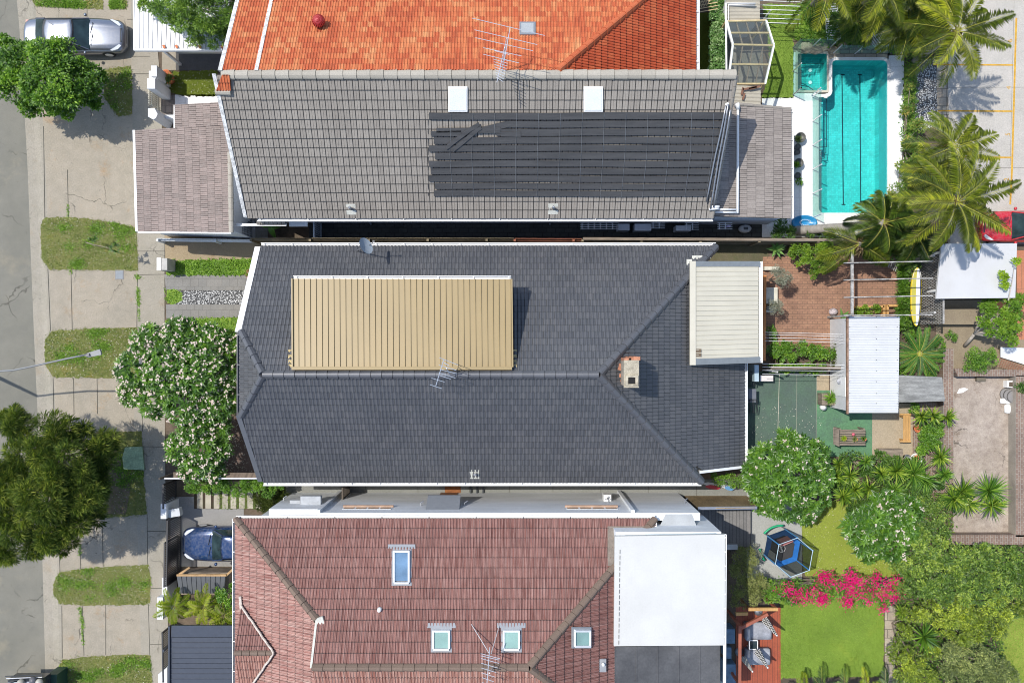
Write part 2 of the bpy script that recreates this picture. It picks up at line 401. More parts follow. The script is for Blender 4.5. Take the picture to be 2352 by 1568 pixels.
def blob_leaves(blobs, dens, L, W, spread=.5, zmin=-.3, inner=.25, flat=.7, fold=.15, droop=.15):
    """blobs: (x,y,z,r) -> leaves on lumpy shells; sub-clumps give light and dark tufts"""
    out = []
    for (x, y, z, r) in blobs:
        c = np.array([x, y, z]); nc = max(6, int(10 * r * r / .6)); cd = rnd_dirs(nc, zmin)
        cc = c + cd * np.array([1, 1, flat]) * r * rng.uniform(.55, .95, (nc, 1)); cr = r * rng.uniform(.22, .42, nc)
        N = int(dens * r * r * 4)
        k = rng.integers(0, nc, N); dd = rnd_dirs(N, -.5)
        P = cc[k] + dd * (cr[k] * rng.uniform(.55, 1.05, N)).reshape(-1, 1)
        out.append((P, dd, rng.uniform(0, 1, nc)[k]))
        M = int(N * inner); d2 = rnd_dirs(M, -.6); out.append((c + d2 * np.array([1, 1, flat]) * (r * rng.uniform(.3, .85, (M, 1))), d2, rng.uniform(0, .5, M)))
    P = np.concatenate([o[0] for o in out]); dd = np.concatenate([o[1] for o in out]); cv = np.concatenate([o[2] for o in out]); N = len(P)
    rd = rnd_dirs(N, -.6); dr = _n(dd * (1 - spread) + rd * spread + np.array([0, 0, -.05])); up = _n(dd * .4 + np.array([0, 0, .8]) + rnd_dirs(N, -1) * .35)
    V, T = leafarr(P, dr, up, L * rng.uniform(.7, 1.25, N), W * rng.uniform(.75, 1.2, N), fold, droop)
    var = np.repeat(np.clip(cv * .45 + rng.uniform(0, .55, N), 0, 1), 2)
    return V, T, var, P, dd
def tree(name, label, cat, blobs, base, dens, L, W, m, bark, zspread=0, group=None, trunk_r=.12, limbs=True, **k):
    "blobs in image coordinates (u,v,r_px,z)"
    B = []
    for (u, v, r, z) in blobs:
        p = px(u, v, z); B.append((p[0], p[1], z, r * (1 - z / CAMH) / D))
    b = px(*base) if len(base) == 3 else px(base[0], base[1], 0)
    t = thing(name, label, cat, b, group)
    V, T, var, P, dd = blob_leaves(B, dens, L, W, **k)
    V[:, 2] = np.maximum(V[:, 2], .015 + b[2] * .0)
    tri_mesh('crown', V, T, var, m, t)
    if limbs:
        mb = MB(); hz = min(x[2] for x in B) * .55
        fork = Vector((b[0] * .7 + B[0][0] * .3, b[1] * .7 + B[0][1] * .3, max(.25, hz)))
        mb.tube([b, Vector(b).lerp(fork, .5) + Vector((.03, .02, 0)), fork], trunk_r, 8, trunk_r * .75)
        for x in B:
            e = Vector((x[0], x[1], x[2])); md = fork.lerp(e, .5) + Vector((random.uniform(-.1, .1), random.uniform(-.1, .1), -.05)); mb.tube([fork, md, e], trunk_r * .55, 5, trunk_r * .15)
        mb.build('trunk', bark, t, True)
    return t, P, dd, B
def flowers(P, dd, n, size, m, parent, name='flowers', petals=5, clump=3, lift=.05):
    ii = rng.choice(np.where(dd[:, 2] > -.1)[0], n); parts = []
    for c in range(clump):
        Q = P[ii] + dd[ii] * lift + rng.normal(0, size * .9, (n, 3)) + np.array([0, 0, lift])
        a0 = rng.uniform(0, 6.28, n)
        for k in range(petals):
            a = a0 + 2 * PI * k / petals; dr = np.stack([np.cos(a), np.sin(a), np.full(n, .25)], 1)
            V, T = leafarr(Q, dr, np.tile([0, 0, 1.0], (n, 1)), size, size * .75, .0, .0); parts.append((V, T, rng.uniform(0, 1, len(T))))
    V, T, v = join(parts); tri_mesh(name, V, T, v, m, parent)
BARK = mat('bark', (.22, .18, .14), .9, .3, 5, .3, 40, stretch=(1, 1, .2))
BARKL = mat('pale_bark', (.38, .34, .29), .85, .25, 5, .2, 30)
# ================================================================ GROUND
CONC = mat_ground('verge_concrete', (.31, .27, .205), (.255, .23, .18), (.36, .315, .25), stain=.75, stainc=(.98, .76, .54), crack=.7)
CONC2 = mat_ground('path_concrete', (.26, .24, .19), (.30, .27, .215), (.33, .30, .25), stain=.5, stainc=(.9, .74, .56), crack=.5)
CONCG = mat_ground('grey_concrete', (.185, .19, .17), (.21, .21, .19), (.235, .235, .215), stain=.3, stainc=(.8, .8, .75))
CARPK = mat_ground('car_park_concrete', (.40, .375, .33), (.46, .43, .385), (.36, .345, .31), s1=.6, stain=.35, stainc=(.8, .75, .7))
ASPH = mat_ground('asphalt', (.165, .16, .13), (.21, .20, .165), (.145, .142, .12), s1=.25, s2=1.2, s3=40, stain=.6, stainc=(1.6, 1.45, 1.25), crack=.6, cscale=.3)
GRASSB = mat_ground('grass_base', (.12, .15, .035), (.17, .18, .05), (.20, .165, .085), s1=1.0, s2=3.0, s3=30, stain=.9, stainc=(1.6, 1.15, .85))
LAWNB = mat_ground('lawn_base', (.13, .20, .03), (.19, .28, .04), (.15, .24, .035), s1=.8, s2=2.2, s3=40, stain=.7, stainc=(1.5, 1.2, 1.1))
LAWNY = mat_ground('dry_lawn_base', (.21, .25, .04), (.26, .30, .055), (.19, .23, .04), s1=.6, s2=3, s3=40, stain=.3)
TURF = mat_ground('turf_base', (.09, .12, .012), (.12, .15, .015), (.10, .13, .015), s1=.8, s2=4, s3=40, stain=.2)
PEBB = NT('pebbles')
_v = PEBB.n('ShaderNodeTexVoronoi'); _v.inputs['Scale'].default_value = 16; PEBB.l(obc(PEBB), _v.inputs['Vector'])
PEBB.l(PEBB.mix(PEBB.ramp(_v.outputs['Distance'], [(.25, (0, 0, 0)), (.6, (1, 1, 1))]), PEBB.ramp(_v.outputs['Color'], [(.1, (.22, .22, .21)), (.5, (.62, .62, .60))]), (.04, .04, .04)), PEBB.b.inputs['Base Color'])
PEBB.bump(PEBB.math('SUBTRACT', 1.0, _v.outputs['Distance']), .9, .04); PEBB = PEBB.m
BRICKP = mat_brick('brick_paving', (.30, .165, .10), (.25, .135, .085), (.13, .085, .06), .23, .115, .008)
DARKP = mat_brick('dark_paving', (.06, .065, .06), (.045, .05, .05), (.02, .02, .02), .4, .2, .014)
WTILE = mat_brick('white_tile_paving', (.72, .71, .69), (.75, .74, .72), (.5, .5, .48), .6, .6, .006, .6, blotch=.06, offset=0)
GREENP = mat_ground('green_deck_paint', (.07, .105, .085), (.085, .12, .10), (.09, .16, .10), s1=.5, s2=1.2, s3=14, stain=.3)
JOINT = plain('joint_dark', (.07, .065, .05), .9)

EDGE = [(30, -60), (38, 0), (53, 250), (61, 392), (68, 588), (76, 784), (84, 960), (95, 1300), (102, 1568), (106, 1700)]
def edge(v, du=0):
    for (a, b), (c, d) in zip(EDGE, EDGE[1:]):
        if b <= v <= d: return a + (c - a) * (v - b) / (d - b) + du
VS = [-60, 60, 180, 250, 320, 392, 480, 588, 680, 784, 870, 960, 1070, 1180, 1300, 1420, 1568, 1690]
# ground sheets with the pool pit left open
def rect(u0, v0, u1, v1): return [(u0, v0), (u1, v0), (u1, v1), (u0, v1)]
HOLE = (1822, 116, 2044, 492)
for i, r in enumerate((rect(-3000, -3000, 1822, 5000), rect(2044, -3000, 5500, 5000), rect(1822, -3000, 2044, 116), rect(1822, 492, 2044, 5000))):
    sheet('ground', r, -.16, SOIL)
for r in ([(edge(v, 40), v) for v in VS] + [(1822, 1690), (1822, -60)], rect(2044, -60, 2500, 1690), rect(1822, -60, 2044, 116), rect(1822, 492, 2044, 1690)):
    sheet('yard_ground', r, -.02, SOIL)
sheet('road', [(-700, -60)] + [(edge(v), v) for v in VS] + [(-700, 1690)], -.10, ASPH)
mb = MB()
for a, b in zip(VS, VS[1:]):
    rows = []
    for v in (a, b): rows.append([px(edge(v, d_), v)[:2] + (z,) for d_, z in ((0, -.098), (20, -.085), (24, -.07), (36, -.005), (44, .0))])
    for i in range(4): mb.quad(rows[0][i], rows[0][i + 1], rows[1][i + 1], rows[1][i])
mb.build('kerb', CONC2, None, kind='structure')
sheet('verge', [(edge(v, 44), v) for v in VS] + [(330, 1690), (318, 1300), (308, 960), (316, 750), (316, 560), (305, 320), (300, -60)], 0, CONC)
sheet('pavement', [(300, -60), (305, 320), (316, 560), (316, 750), (308, 960), (318, 1300), (330, 1690), (392, 1690), (383, 1300), (380, 1100), (378, 900), (378, 540), (378, 390), (372, 280), (366, 160), (362, 110), (345, 40), (340, -60)], .004, CONC2)
mb = MB()
def jl(a, b, w_=.025, z=.009):
    A, B = Vector(px(*a)), Vector(px(*b)); d = (B - A).normalized(); x = Vector((-d.y, d.x, 0)) * w_ / 2
    mb.poly([p[:2] + (z,) for p in ((A - x)[:], (B - x)[:], (B + x)[:], (A + x)[:])])
for a, b in (((100, 290), (103, 500)), ((155, 390), (157, 500)), ((110, 617), (116, 760)), ((163, 618), (166, 757)), ((122, 868), (124, 960)), ((169, 868), (170, 950)), ((223, 868), (224, 950)),
             ((136, 1270), (138, 1312)), ((183, 1200), (185, 1305)), ((235, 1200), (237, 1300)), ((338, 1180), (339, 1295)), ((142, 1390), (143, 1510)), ((189, 1390), (193, 1505)), ((243, 1386), (243, 1503)), ((341, 1386), (344, 1502)),
             ((316, 577), (378, 577)), ((316, 631), (378, 630)), ((313, 840), (316, 632)), ((317, 1025), (390, 1026)), ((339, 1219), (392, 1219)), ((347, 1350), (376, 1350)), ((345, 1479), (377, 1479)),
             ((326, 950), (328, 990)), ((200, 20), (200, 40)), ((292, 45), (336, 45)), ((303, 130), (345, 130)), ((305, 170), (350, 170))): jl(a, b)
mb.build('pavement_joint', JOINT, None, kind='structure', fixn=False)
# grass ------------------------------------------------------------
GRASSL = mat_leaf('grass_blades', (.075, .12, .02), (.145, .195, .04), (.28, .29, .10), .6, .2, .2)
LAWNL = mat_leaf('lawn_blades', (.10, .17, .02), (.17, .28, .035), (.30, .42, .08), .6, .25, .2)
GARDL = mat_leaf('groundcover_leaves', (.08, .17, .015), (.16, .30, .03), (.30, .46, .06), .5, .3, .35)
PETAL = mat_leaf('fallen_petals', (.45, .40, .33), (.62, .58, .5), (.75, .7, .62), .8, .1, .1)
from math import floor
def inpoly(X, Y, poly):
    r = np.zeros(len(X), bool); n = len(poly)
    for i in range(n):
        x1, y1 = poly[i]; x2, y2 = poly[(i + 1) % n]
        c = ((y1 > Y) != (y2 > Y)) & (X < (x2 - x1) * (Y - y1) / ((y2 - y1) or 1e-9) + x1); r ^= c
    return r
def scatter(uv, n, edge_wobble=2.0):
    U = [p[0] for p in uv]; Vv = [p[1] for p in uv]
    X = rng.uniform(min(U), max(U), n * 2); Y = rng.uniform(min(Vv), max(Vv), n * 2)
    ok = inpoly(X + rng.normal(0, edge_wobble, 2 * n), Y + rng.normal(0, edge_wobble, 2 * n), uv); X, Y = X[ok], Y[ok]
    return np.stack([(X - 1176) / D, (784 - Y) / D, np.zeros(len(X))], 1)
def grass(name, uv, base, leafm, per=260, L=.06, W=.016, z=.012, petals=0, petal_m=None, label=None):
    rag = []
    for i in range(len(uv)):
        (x0, y0), (x1, y1) = uv[i], uv[(i + 1) % len(uv)]; n_ = max(1, int(math.hypot(x1 - x0, y1 - y0) / 4))
        for k in range(n_):
            w0 = 1.1 if 0 < k else .4; rag.append((x0 + (x1 - x0) * k / n_ + random.gauss(0, w0), y0 + (y1 - y0) * k / n_ + random.gauss(0, w0)))
    sheet('grass_bed', rag, z, base)
    area = abs(sum(uv[i][0] * uv[(i + 1) % len(uv)][1] - uv[(i + 1) % len(uv)][0] * uv[i][1] for i in range(len(uv)))) / 2 / D / D
    P = scatter(uv, int(area * per), 3.0); P[:, 2] = z; N = len(P)
    dr = rnd_dirs(N, .15); V, T = leafarr(P, dr, np.tile([0, 0, 1.0], (N, 1)), L * rng.uniform(.6, 1.5, N), W * rng.uniform(.7, 1.4, N), 0, .3)
    V[:, 2] = np.maximum(V[:, 2], z)
    pn = np.sin(P[:, 0] * 1.7 + 3) * np.cos(P[:, 1] * 2.1) * .2
    o = tri_mesh(name, V, T, np.repeat(np.clip(rng.uniform(0, 1, N) * .8 + .1 + pn, 0, 1), 2), leafm, None, label, 'stuff')
    return o
def litter(uv, n, size=.035, m=None, z=.03, name='fallen_petals'):
    P = scatter(uv, n, 4); P[:, 2] = z + rng.uniform(0, .02, len(P)); N = len(P)
    dr = rnd_dirs(N, -.1); V, T = leafarr(P, dr, np.tile([0, 0, 1.0], (N, 1)), size * rng.uniform(.6, 1.5, N), size * rng.uniform(.5, .9, N), 0, .1)
    V[:, 2] = np.maximum(V[:, 2], .014)
    return (V, T, np.repeat(rng.uniform(0, 1, N), 2))
G_A = [(75, -40), (75, 5), (85, 15), (140, 17), (237, 22), (237, -40)]; G_B = [(251, -40), (251, 20), (292, 22), (292, -40)]
G_C = [(236, 162), (262, 156), (300, 152), (303, 182), (304, 215), (305, 262), (272, 268), (240, 225)]
G_D = [(93, 516), (104, 501), (155, 499), (210, 503), (265, 512), (313, 522), (318, 622), (160, 619), (112, 618), (96, 595)]
G_E = [(103, 780), (118, 760), (165, 757), (292, 752), (315, 752), (318, 800), (312, 868), (225, 868), (122, 866), (104, 838)]
G_F = [(215, 992), (326, 990), (330, 1100), (338, 1180), (230, 1190), (160, 1188), (190, 1080)]
G_G = [(122, 1340), (137, 1313), (185, 1306), (260, 1300), (342, 1296), (347, 1330), (345, 1384), (335, 1388), (190, 1389), (138, 1386), (123, 1366)]
G_H = [(131, 1535), (143, 1514), (190, 1508), (280, 1503), (344, 1503), (350, 1570), (352, 1660), (140, 1660), (131, 1600)]
for i, g in enumerate((G_A, G_B, G_C, G_D, G_E, G_F, G_G, G_H)):
    grass('grass', g, GRASSB, GRASSL, 430)
    # taller greener tufts and worn earth in uneven patches
    U = [p[0] for p in g]; V_ = [p[1] for p in g]; tp_ = []
    for k in range(int(3 + (max(U) - min(U)) / 22)):
        cu, cv_ = rng.uniform(min(U) + 8, max(U) - 8), rng.uniform(max(0, min(V_)) + 8, min(1568, max(V_)) - 8); m_ = int(rng.uniform(60, 260)); P = np.stack([(cu + rng.normal(0, 9, m_) - 1176) / D, (784 - cv_ - rng.normal(0, 6, m_)) / D, np.full(m_, .014)], 1)
        P = P[inpoly(P[:, 0] * D + 1176, 784 - P[:, 1] * D, g)]
        if len(P): V, T = leafarr(P, rnd_dirs(len(P), .1), np.tile([0, 0, 1.0], (len(P), 1)), .10, .03, 0, .3); V[:, 2] = np.maximum(V[:, 2], .014); tp_.append((V, T, np.repeat(rng.uniform(0, 1, len(P)), 2)))
    V, T, v = join(tp_); tri_mesh('grass_tufts', V, T, v, GARDL, None, None, 'stuff')
grass('grass', [(383, 600), (588, 594), (588, 632), (383, 631)], LAWNB, GARDL, 520, .09, .05)
grass('grass', [(383, 668), (398, 664), (420, 672), (416, 690), (400, 698), (384, 697)], LAWNB, GARDL, 420, .07, .035)
grass('grass', [(380, 735), (560, 728), (562, 775), (380, 790)], LAWNB, GARDL, 420, .08, .04)
grass('grass', [(1795, 1372), (2030, 1368), (2030, 1552), (1791, 1556), (1791, 1400)], LAWNB, LAWNL, 700, .05, .014)
grass('grass', [(1840, 1150), (2060, 1150), (2060, 1325), (1850, 1322), (1845, 1300)], LAWNY, mat_leaf('dry_lawn_blades', (.16, .21, .02), (.26, .33, .04), (.40, .45, .09), .6, .2, .2), 500, .05, .014)
grass('grass', [(1752, 10), (1822, 10), (1822, 225), (1750, 226), (1770, 150)], LAWNB, LAWNL, 600, .06, .016)
grass('grass', [(1822, 10), (2080, 10), (2080, 112), (1822, 92)], LAWNB, GARDL, 350, .09, .04)
grass('grass', [(1594, 30), (1650, 30), (1650, 168), (1594, 168)], TURF, mat_leaf('turf_blades', (.08, .11, .01), (.12, .16, .015), (.17, .21, .02), .6, .2, .2), 500, .04, .014)
grass('grass', [(385, 165), (500, 162), (500, 222), (420, 222), (385, 208)], TURF, MATS['turf_blades'], 500, .04, .014)
grass('grass', [(2300, 1400), (2400, 1350), (2400, 1600), (2290, 1600)], LAWNY, LAWNL, 420, .06, .02)
grass('grass', [(2078, 150), (2106, 140), (2106, 280), (2100, 320), (2075, 330), (2074, 200)], GRASSB, GARDL, 420, .07, .03)
parts = [litter(g, n) for g, n in ((G_A, 60), (G_C, 90), (G_D, 260), (G_E, 300), (G_F, 120), (G_G, 300), (G_H, 280), ([(520, 960), (600, 960), (610, 1085), (500, 1085)], 420), ([(1722, 930), (1900, 930), (1880, 1000), (1722, 1010)], 70), ([(1845, 1150), (2040, 1150), (2040, 1320), (1850, 1320)], 130), ([(385, 160), (500, 160), (500, 220), (390, 215)], 70))]
V, T, v = join(parts); tri_mesh('fallen_petals', V, T, v, PETAL, None, None, 'stuff')
sheet('bare_soil', [(232, 1010), (262, 1020), (300, 1120), (290, 1180), (240, 1180), (225, 1100)], .020, mat_ground('verge_soil', (.14, .10, .07), (.17, .13, .09), (.11, .09, .06), s1=1, s2=5))
# front gardens, driveways
sheet('driveway', [(378, 630), (590, 632), (590, 668), (381, 666)], .008, mat_brick('grey_paver', (.21, .20, .18), (.195, .19, .175), (.12, .115, .1), .36, .36, .006, blotch=.12))
sheet('driveway', [(381, 699), (590, 698), (590, 732), (382, 732)], .008, MATS['grey_paver'])
sheet('pebble_bed', [(400, 668), (590, 666), (590, 699), (400, 699)], .008, PEBB)
sheet('side_path', [(378, 540), (600, 550), (600, 602), (380, 601)], .006, mat_ground('sandy_path', (.30, .24, .15), (.26, .20, .13), (.33, .27, .18)))
sheet('front_patio', [(402, 218), (545, 216), (560, 300), (402, 300)], .012, WTILE)
sheet('front_step_paving', [(370, 219), (402, 219), (402, 266), (372, 266)], .010, mat_brick('worn_paver', (.20, .17, .15), (.17, .145, .13), (.09, .08, .07), .3, .3, .012))
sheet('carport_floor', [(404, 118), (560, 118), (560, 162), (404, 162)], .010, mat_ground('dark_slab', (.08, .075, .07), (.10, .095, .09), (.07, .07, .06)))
sheet('driveway', [(372, 30), (404, 30), (404, 162), (372, 162)], .006, CONC)
sheet('driveway', [(392, 1140), (560, 1140), (560, 1300), (392, 1300)], .010, mat_ground('forecourt_concrete', (.24, .235, .225), (.27, .26, .245), (.22, .215, .20)))
sheet('garden_gravel', [(510, 955), (640, 955), (640, 1090), (500, 1090)], .010, mat_ground('brown_gravel', (.13, .09, .075), (.17, .12, .10), (.10, .075, .06), s3=60, bump=.8))
sheet('side_path', [(600, 1100), (1735, 1100), (1735, 1140), (600, 1140)], .008, CONCG)
mb = MB()
for u in (840, 960, 1078, 1170, 1270, 1380, 1490, 1600): jl((u, 1100), (u, 1138), .02, .012)
jl((700, 1134), (1560, 1134), .03, .012)
mb.build('path_joint', JOINT, None, kind='structure', fixn=False)
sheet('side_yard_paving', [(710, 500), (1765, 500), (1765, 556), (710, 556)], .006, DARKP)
sheet('side_yard_paving', [(560, 500), (615, 500), (615, 556), (560, 556)], .006, MATS['grey_paver'])
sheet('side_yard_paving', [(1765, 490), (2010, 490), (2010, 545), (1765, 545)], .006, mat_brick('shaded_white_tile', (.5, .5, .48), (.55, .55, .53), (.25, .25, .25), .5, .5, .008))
sheet('side_yard_soil', [(600, 556), (1765, 556), (1765, 600), (600, 600)], .004, mat_ground('mossy_soil', (.10, .09, .055), (.14, .12, .07), (.07, .085, .035)))
# pool deck pieces
for r in (rect(1750, 224, 1824, 545), rect(2041, 128, 2076, 500), rect(1824, 489, 2060, 520)): sheet('pool_deck', r, .012, WTILE)
sheet('pebble_bed', [(2106, 140), (2150, 134), (2152, 282), (2130, 300), (2100, 300)], .014, PEBB)
CREV = mat_brick('crazy_paving', (.30, .25, .19), (.36, .31, .24), (.15, .13, .1), .5, .4, .02, blotch=.3)
sheet('garden_path', [(2146, 130), (2176, 130), (2180, 300), (2150, 300)], .010, CREV)
sheet('car_park', [(2172, -60), (2480, -60), (2480, 560), (2178, 560)], .008, CARPK)
YEL = mat('yellow_line_paint', (.50, .28, .02), .7, .2, 5, .2)
mb = MB()
def strip(a, b, w_, z=.013):
    A, B = Vector(px(*a)), Vector(px(*b)); d = (B - A).normalized(); x = Vector((-d.y, d.x, 0)) * w_ / 2
    mb.poly([p[:2] + (z,) for p in ((A - x)[:], (B - x)[:], (B + x)[:], (A + x)[:])])
strip((2334, 42), (2324, 392), .085); strip((2324, 392), (2320, 470), .085)
for a, b, c in ((2143, 149, 2327), (2154, 255, 2325), (2160, 361, 2322)): strip((a, b), (c, b + 1), .07, .017)
mb.build('parking_line', YEL, None, kind='structure', fixn=False)
mb = MB(); jl((2175, 201), (2352, 201), .012, .012); jl((2175, 40), (2173, 330), .014, .012); jl((2175, 384), (2352, 386), .012, .012); jl((2320, 380), (2329, 0), .01, .0125)
mb.build('slab_joint', JOINT, None, kind='structure', fixn=False)
def text(body, loc, size, m, name, rot=0, parent=None, kind=None, ext=.002):
    cu = bpy.data.curves.new(name, 'FONT'); cu.body = body; cu.size = size; cu.extrude = ext; cu.align_x = 'CENTER'; cu.align_y = 'CENTER'
    o = bpy.data.objects.new(name, cu); S.collection.objects.link(o)
    dg = bpy.context.evaluated_depsgraph_get(); me = bpy.data.meshes.new_from_object(o.evaluated_get(dg)); bpy.data.objects.remove(o)
    me.materials.clear(); me.transform(Matrix.Rotation(rot, 4, 'Z')); ob = link(name, me, m, parent, None, kind)
    ob.location = Vector(loc) - PLOC(parent); return ob
for ch, u, v in (('6', 2320, 94), ('4', 2317, 202), ('5', 2315, 309), ('2', 2312, 412)):
    text(ch, px(u, v)[:2] + (.014,), .30, YEL, 'parking_number', PI / 2, None, 'structure')
# right rear yards
sheet('brick_patio', [(1752, 590), (2098, 585), (2098, 720), (1962, 745), (1940, 812), (1752, 812)], .010, BRICKP)
sheet('concrete_path', [(1906, 735), (1962, 735), (1962, 850), (1906, 850)], .014, CONC2)
sheet('green_deck', [(1712, 852), (1876, 852), (1876, 1048), (1712, 1048)], .012, GREENP)
sheet('green_deck', [(1876, 896), (2003, 896), (2003, 1048), (1876, 1048)], .012, mat_ground('green_deck_paint_bright', (.08, .13, .10), (.10, .22, .11), (.12, .27, .13), s1=.9, s2=1.2, s3=14, stain=.3))
sheet('concrete_path', [(1876, 852), (1904, 852), (1904, 896), (1876, 896)], .016, mat_ground('tan_concrete', (.34, .28, .19), (.38, .31, .22), (.30, .25, .17)))
sheet('concrete_patio', [(2003, 926), (2096, 926), (2096, 1060), (2003, 1060)], .014, MATS['tan_concrete'])
mb = MB(); jl((1790, 855), (1786, 1000), .025, .018)
for u in (1830, 1875): jl((u, 860), (u - 1, 1045), .01, .018)
mb.build('deck_joint', plain('deck_joint_pale', (.4, .38, .3)), None, kind='structure', fixn=False)
sheet('yard_slab', [(2188, 858), (2330, 862), (2332, 1225), (2188, 1225)], .010, mat_ground('stained_slab', (.30, .25, .20), (.42, .36, .30), (.19, .15, .125), s1=.8, s2=3, stain=.9, stainc=(.5, .42, .36), crack=.7))
sheet('rear_yard_paving', [(2150, 690), (2420, 690), (2420, 860), (2150, 860)], .004, mat_ground('rear_dirt', (.22, .18, .12), (.28, .23, .16), (.18, .14, .1)))
sheet('terracotta_paving', [(2335, 575), (2400, 575), (2400, 780), (2335, 780)], .010, mat_brick('terracotta_tile', (.42, .17, .09), (.38, .15, .08), (.25, .12, .07), 1.2, 1.2, .01, blotch=.1))
sheet('side_path', [(1715, 1130), (1842, 1130), (1842, 1330), (1715, 1330)], .010, mat_ground('pale_paving', (.33, .335, .31), (.36, .365, .34), (.30, .30, .28)))
sheet('red_deck', [(1690, 1392), (1793, 1392), (1793, 1575), (1690, 1575)], .016, mat_brick('deck_boards', (.33, .075, .03), (.28, .06, .025), (.06, .02, .015), 4, .115, .006, .6, rot=PI / 2, blotch=.2))
sheet('stone_edging', [(2032, 1390), (2056, 1390), (2056, 1568), (2032, 1568)], .016, CREV)

# ================================================================ HOUSES
def west(p): return p
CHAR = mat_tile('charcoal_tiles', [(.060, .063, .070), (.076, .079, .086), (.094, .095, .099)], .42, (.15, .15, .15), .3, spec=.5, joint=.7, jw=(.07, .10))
CHARC = mat_tile('charcoal_caps', [(.075, .08, .09), (.10, .105, .115)], .45, (.1, .1, .11), .3, spec=.5)
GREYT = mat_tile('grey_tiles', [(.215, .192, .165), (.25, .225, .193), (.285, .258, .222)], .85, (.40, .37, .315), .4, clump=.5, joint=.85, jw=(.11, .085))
GREYC = mat_tile('grey_caps', [(.30, .275, .225), (.38, .35, .29)], .85, (.4, .38, .34), .4, lichen=(.12, .12, .08))
ORNG = mat_tile('orange_tiles', [(.34, .062, .022), (.43, .085, .03), (.50, .15, .055), (.54, .24, .10)], .75, (.58, .30, .16), .35, lichen=(.45, .42, .33), clump=.5)
ORNC = mat_tile('orange_caps', [(.42, .085, .03), (.5, .12, .045)], .75, (.6, .35, .2), .25)
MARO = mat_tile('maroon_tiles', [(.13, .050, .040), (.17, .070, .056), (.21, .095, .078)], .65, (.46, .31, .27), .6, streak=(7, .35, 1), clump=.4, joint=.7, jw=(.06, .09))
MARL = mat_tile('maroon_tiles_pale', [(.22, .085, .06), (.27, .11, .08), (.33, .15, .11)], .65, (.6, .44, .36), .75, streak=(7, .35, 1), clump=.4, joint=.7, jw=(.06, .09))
MARC = mat_tile('brown_caps', [(.13, .09, .07), (.17, .12, .09)], .8, (.3, .26, .2), .35, lichen=(.3, .3, .2))
WALLW = mat('white_render', (.62, .63, .64), .8, .06, .8, .06, 40, stretch=(1, 1, .3))
WALLG = mat('grey_render', (.66, .68, .69), .8, .12, .9, .08, 30, stretch=(.35, 1, 1))
BRICKW = mat_brick('red_brick_wall', (.24, .09, .06), (.20, .075, .05), (.25, .22, .19))
def walls(pts, z1, m, parent, z0=-.02):
    mb = MB(); mb.prism(pts, z0, z1); return mb.build('wall', m, parent)

# ---- charcoal duplex -------------------------------------------------
dh = thing('duplex_house', 'pair of joined houses under one charcoal tiled hip roof with a gold dormer', 'house', (-1.5, .3, 0))
R0 = Vector(px(605, 860, 6.0)); R1 = Vector(px(1375, 860, 6.0))
PN = plane(1176, 860, 6.0, 0, -1, .62); PS = plane(1176, 860, 6.0, 0, 1, .62); PE = plane(1375, 860, 6.0, -1, 0, .62)
nA = onplane(600, 567, PN); nB = onplane(1628, 570, PN); nB.z = nA.z
hipN = Vector((R1.x + (R1.y * -1 + nA.y), nA.y, nA.z)); # 45 degree hip to the north-east
sA = onplane(605, 1105, PS); hipS = Vector((R1.x + (R1.y - sA.y), sA.y, sA.z))
jN = onplane(555, 762, PN); jS = Vector((jN.x, 2 * R0.y - jN.y, jN.z)); jA = Vector((px(605, 860, 6.0)[0], R0.y, 6.0))
wN = Vector((nA.x, nA.y, nA.z)); wS = Vector((sA.x, sA.y, sA.z))
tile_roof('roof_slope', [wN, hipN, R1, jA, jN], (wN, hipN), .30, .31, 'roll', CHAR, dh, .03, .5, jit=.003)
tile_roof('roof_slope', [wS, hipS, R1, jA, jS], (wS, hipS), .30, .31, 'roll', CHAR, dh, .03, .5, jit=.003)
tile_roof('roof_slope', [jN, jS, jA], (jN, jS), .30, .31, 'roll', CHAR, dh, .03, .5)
eN = Vector((onplane(1716, 860, PE).x, hipN.y - .9, 0)); zE = onplane(1716, 900, PE).z
eS0 = onplane(1606, 1080, PE); eE1 = onplane(1707, 1068, PE); eE2 = Vector((eE1.x, hipN.y, eE1.z)); 
xs = hipS.x - .3; f_ = (xs - R1.x) / (hipS.x - R1.x); hs_, hn_ = R1.lerp(hipS, f_), R1.lerp(hipN, (xs - R1.x) / (hipN.x - R1.x)); EV = (eE1, Vector((eE1.x, 1.2, eE1.z)))
tile_roof('roof_slope', [R1, hs_, hn_], EV, .30, .31, 'roll', CHAR, dh, .03, .5)
tile_roof('roof_slope', [Vector((xs, eS0.y + .25, hs_.z)), Vector((xs + .3, eS0.y, hs_.z - .186)), eE1, EV[1], Vector((xs, 1.2, hs_.z)), ], EV, .30, .31, 'roll', CHAR, dh, .03, .5)
def ridges(lst, m, parent):
    for (p, q, wd_) in lst: mb = MB(); mb.uv = []; ridge(mb, p, q, wd_, .42, .10, .10); mb.build('ridge_cap', m, parent)
ridges([(jA, R1, .32), (hipS, R1, .34), (hipN, R1, .34), (jN, jA, .32), (jS, jA, .32)], CHARC, dh)
mb = MB(); gutter(mb, wN + Vector((0, .02, .06)), hipN + Vector((0, .02, .06)), (0, 1, 0)); mb.build('gutter', WHITE, dh)
mb = MB(); gutter(mb, wS + Vector((0, -.02, .06)), hipS + Vector((0, -.02, .06)), (0, -1, 0)); mb.build('gutter', WHITE, dh)
mb = MB(); gutter(mb, eE1 + Vector((.02, 0, .06)), Vector((eE1.x + .02, 1.2, eE1.z + .06)), (1, 0, 0)); mb.build('gutter', WHITE, dh)
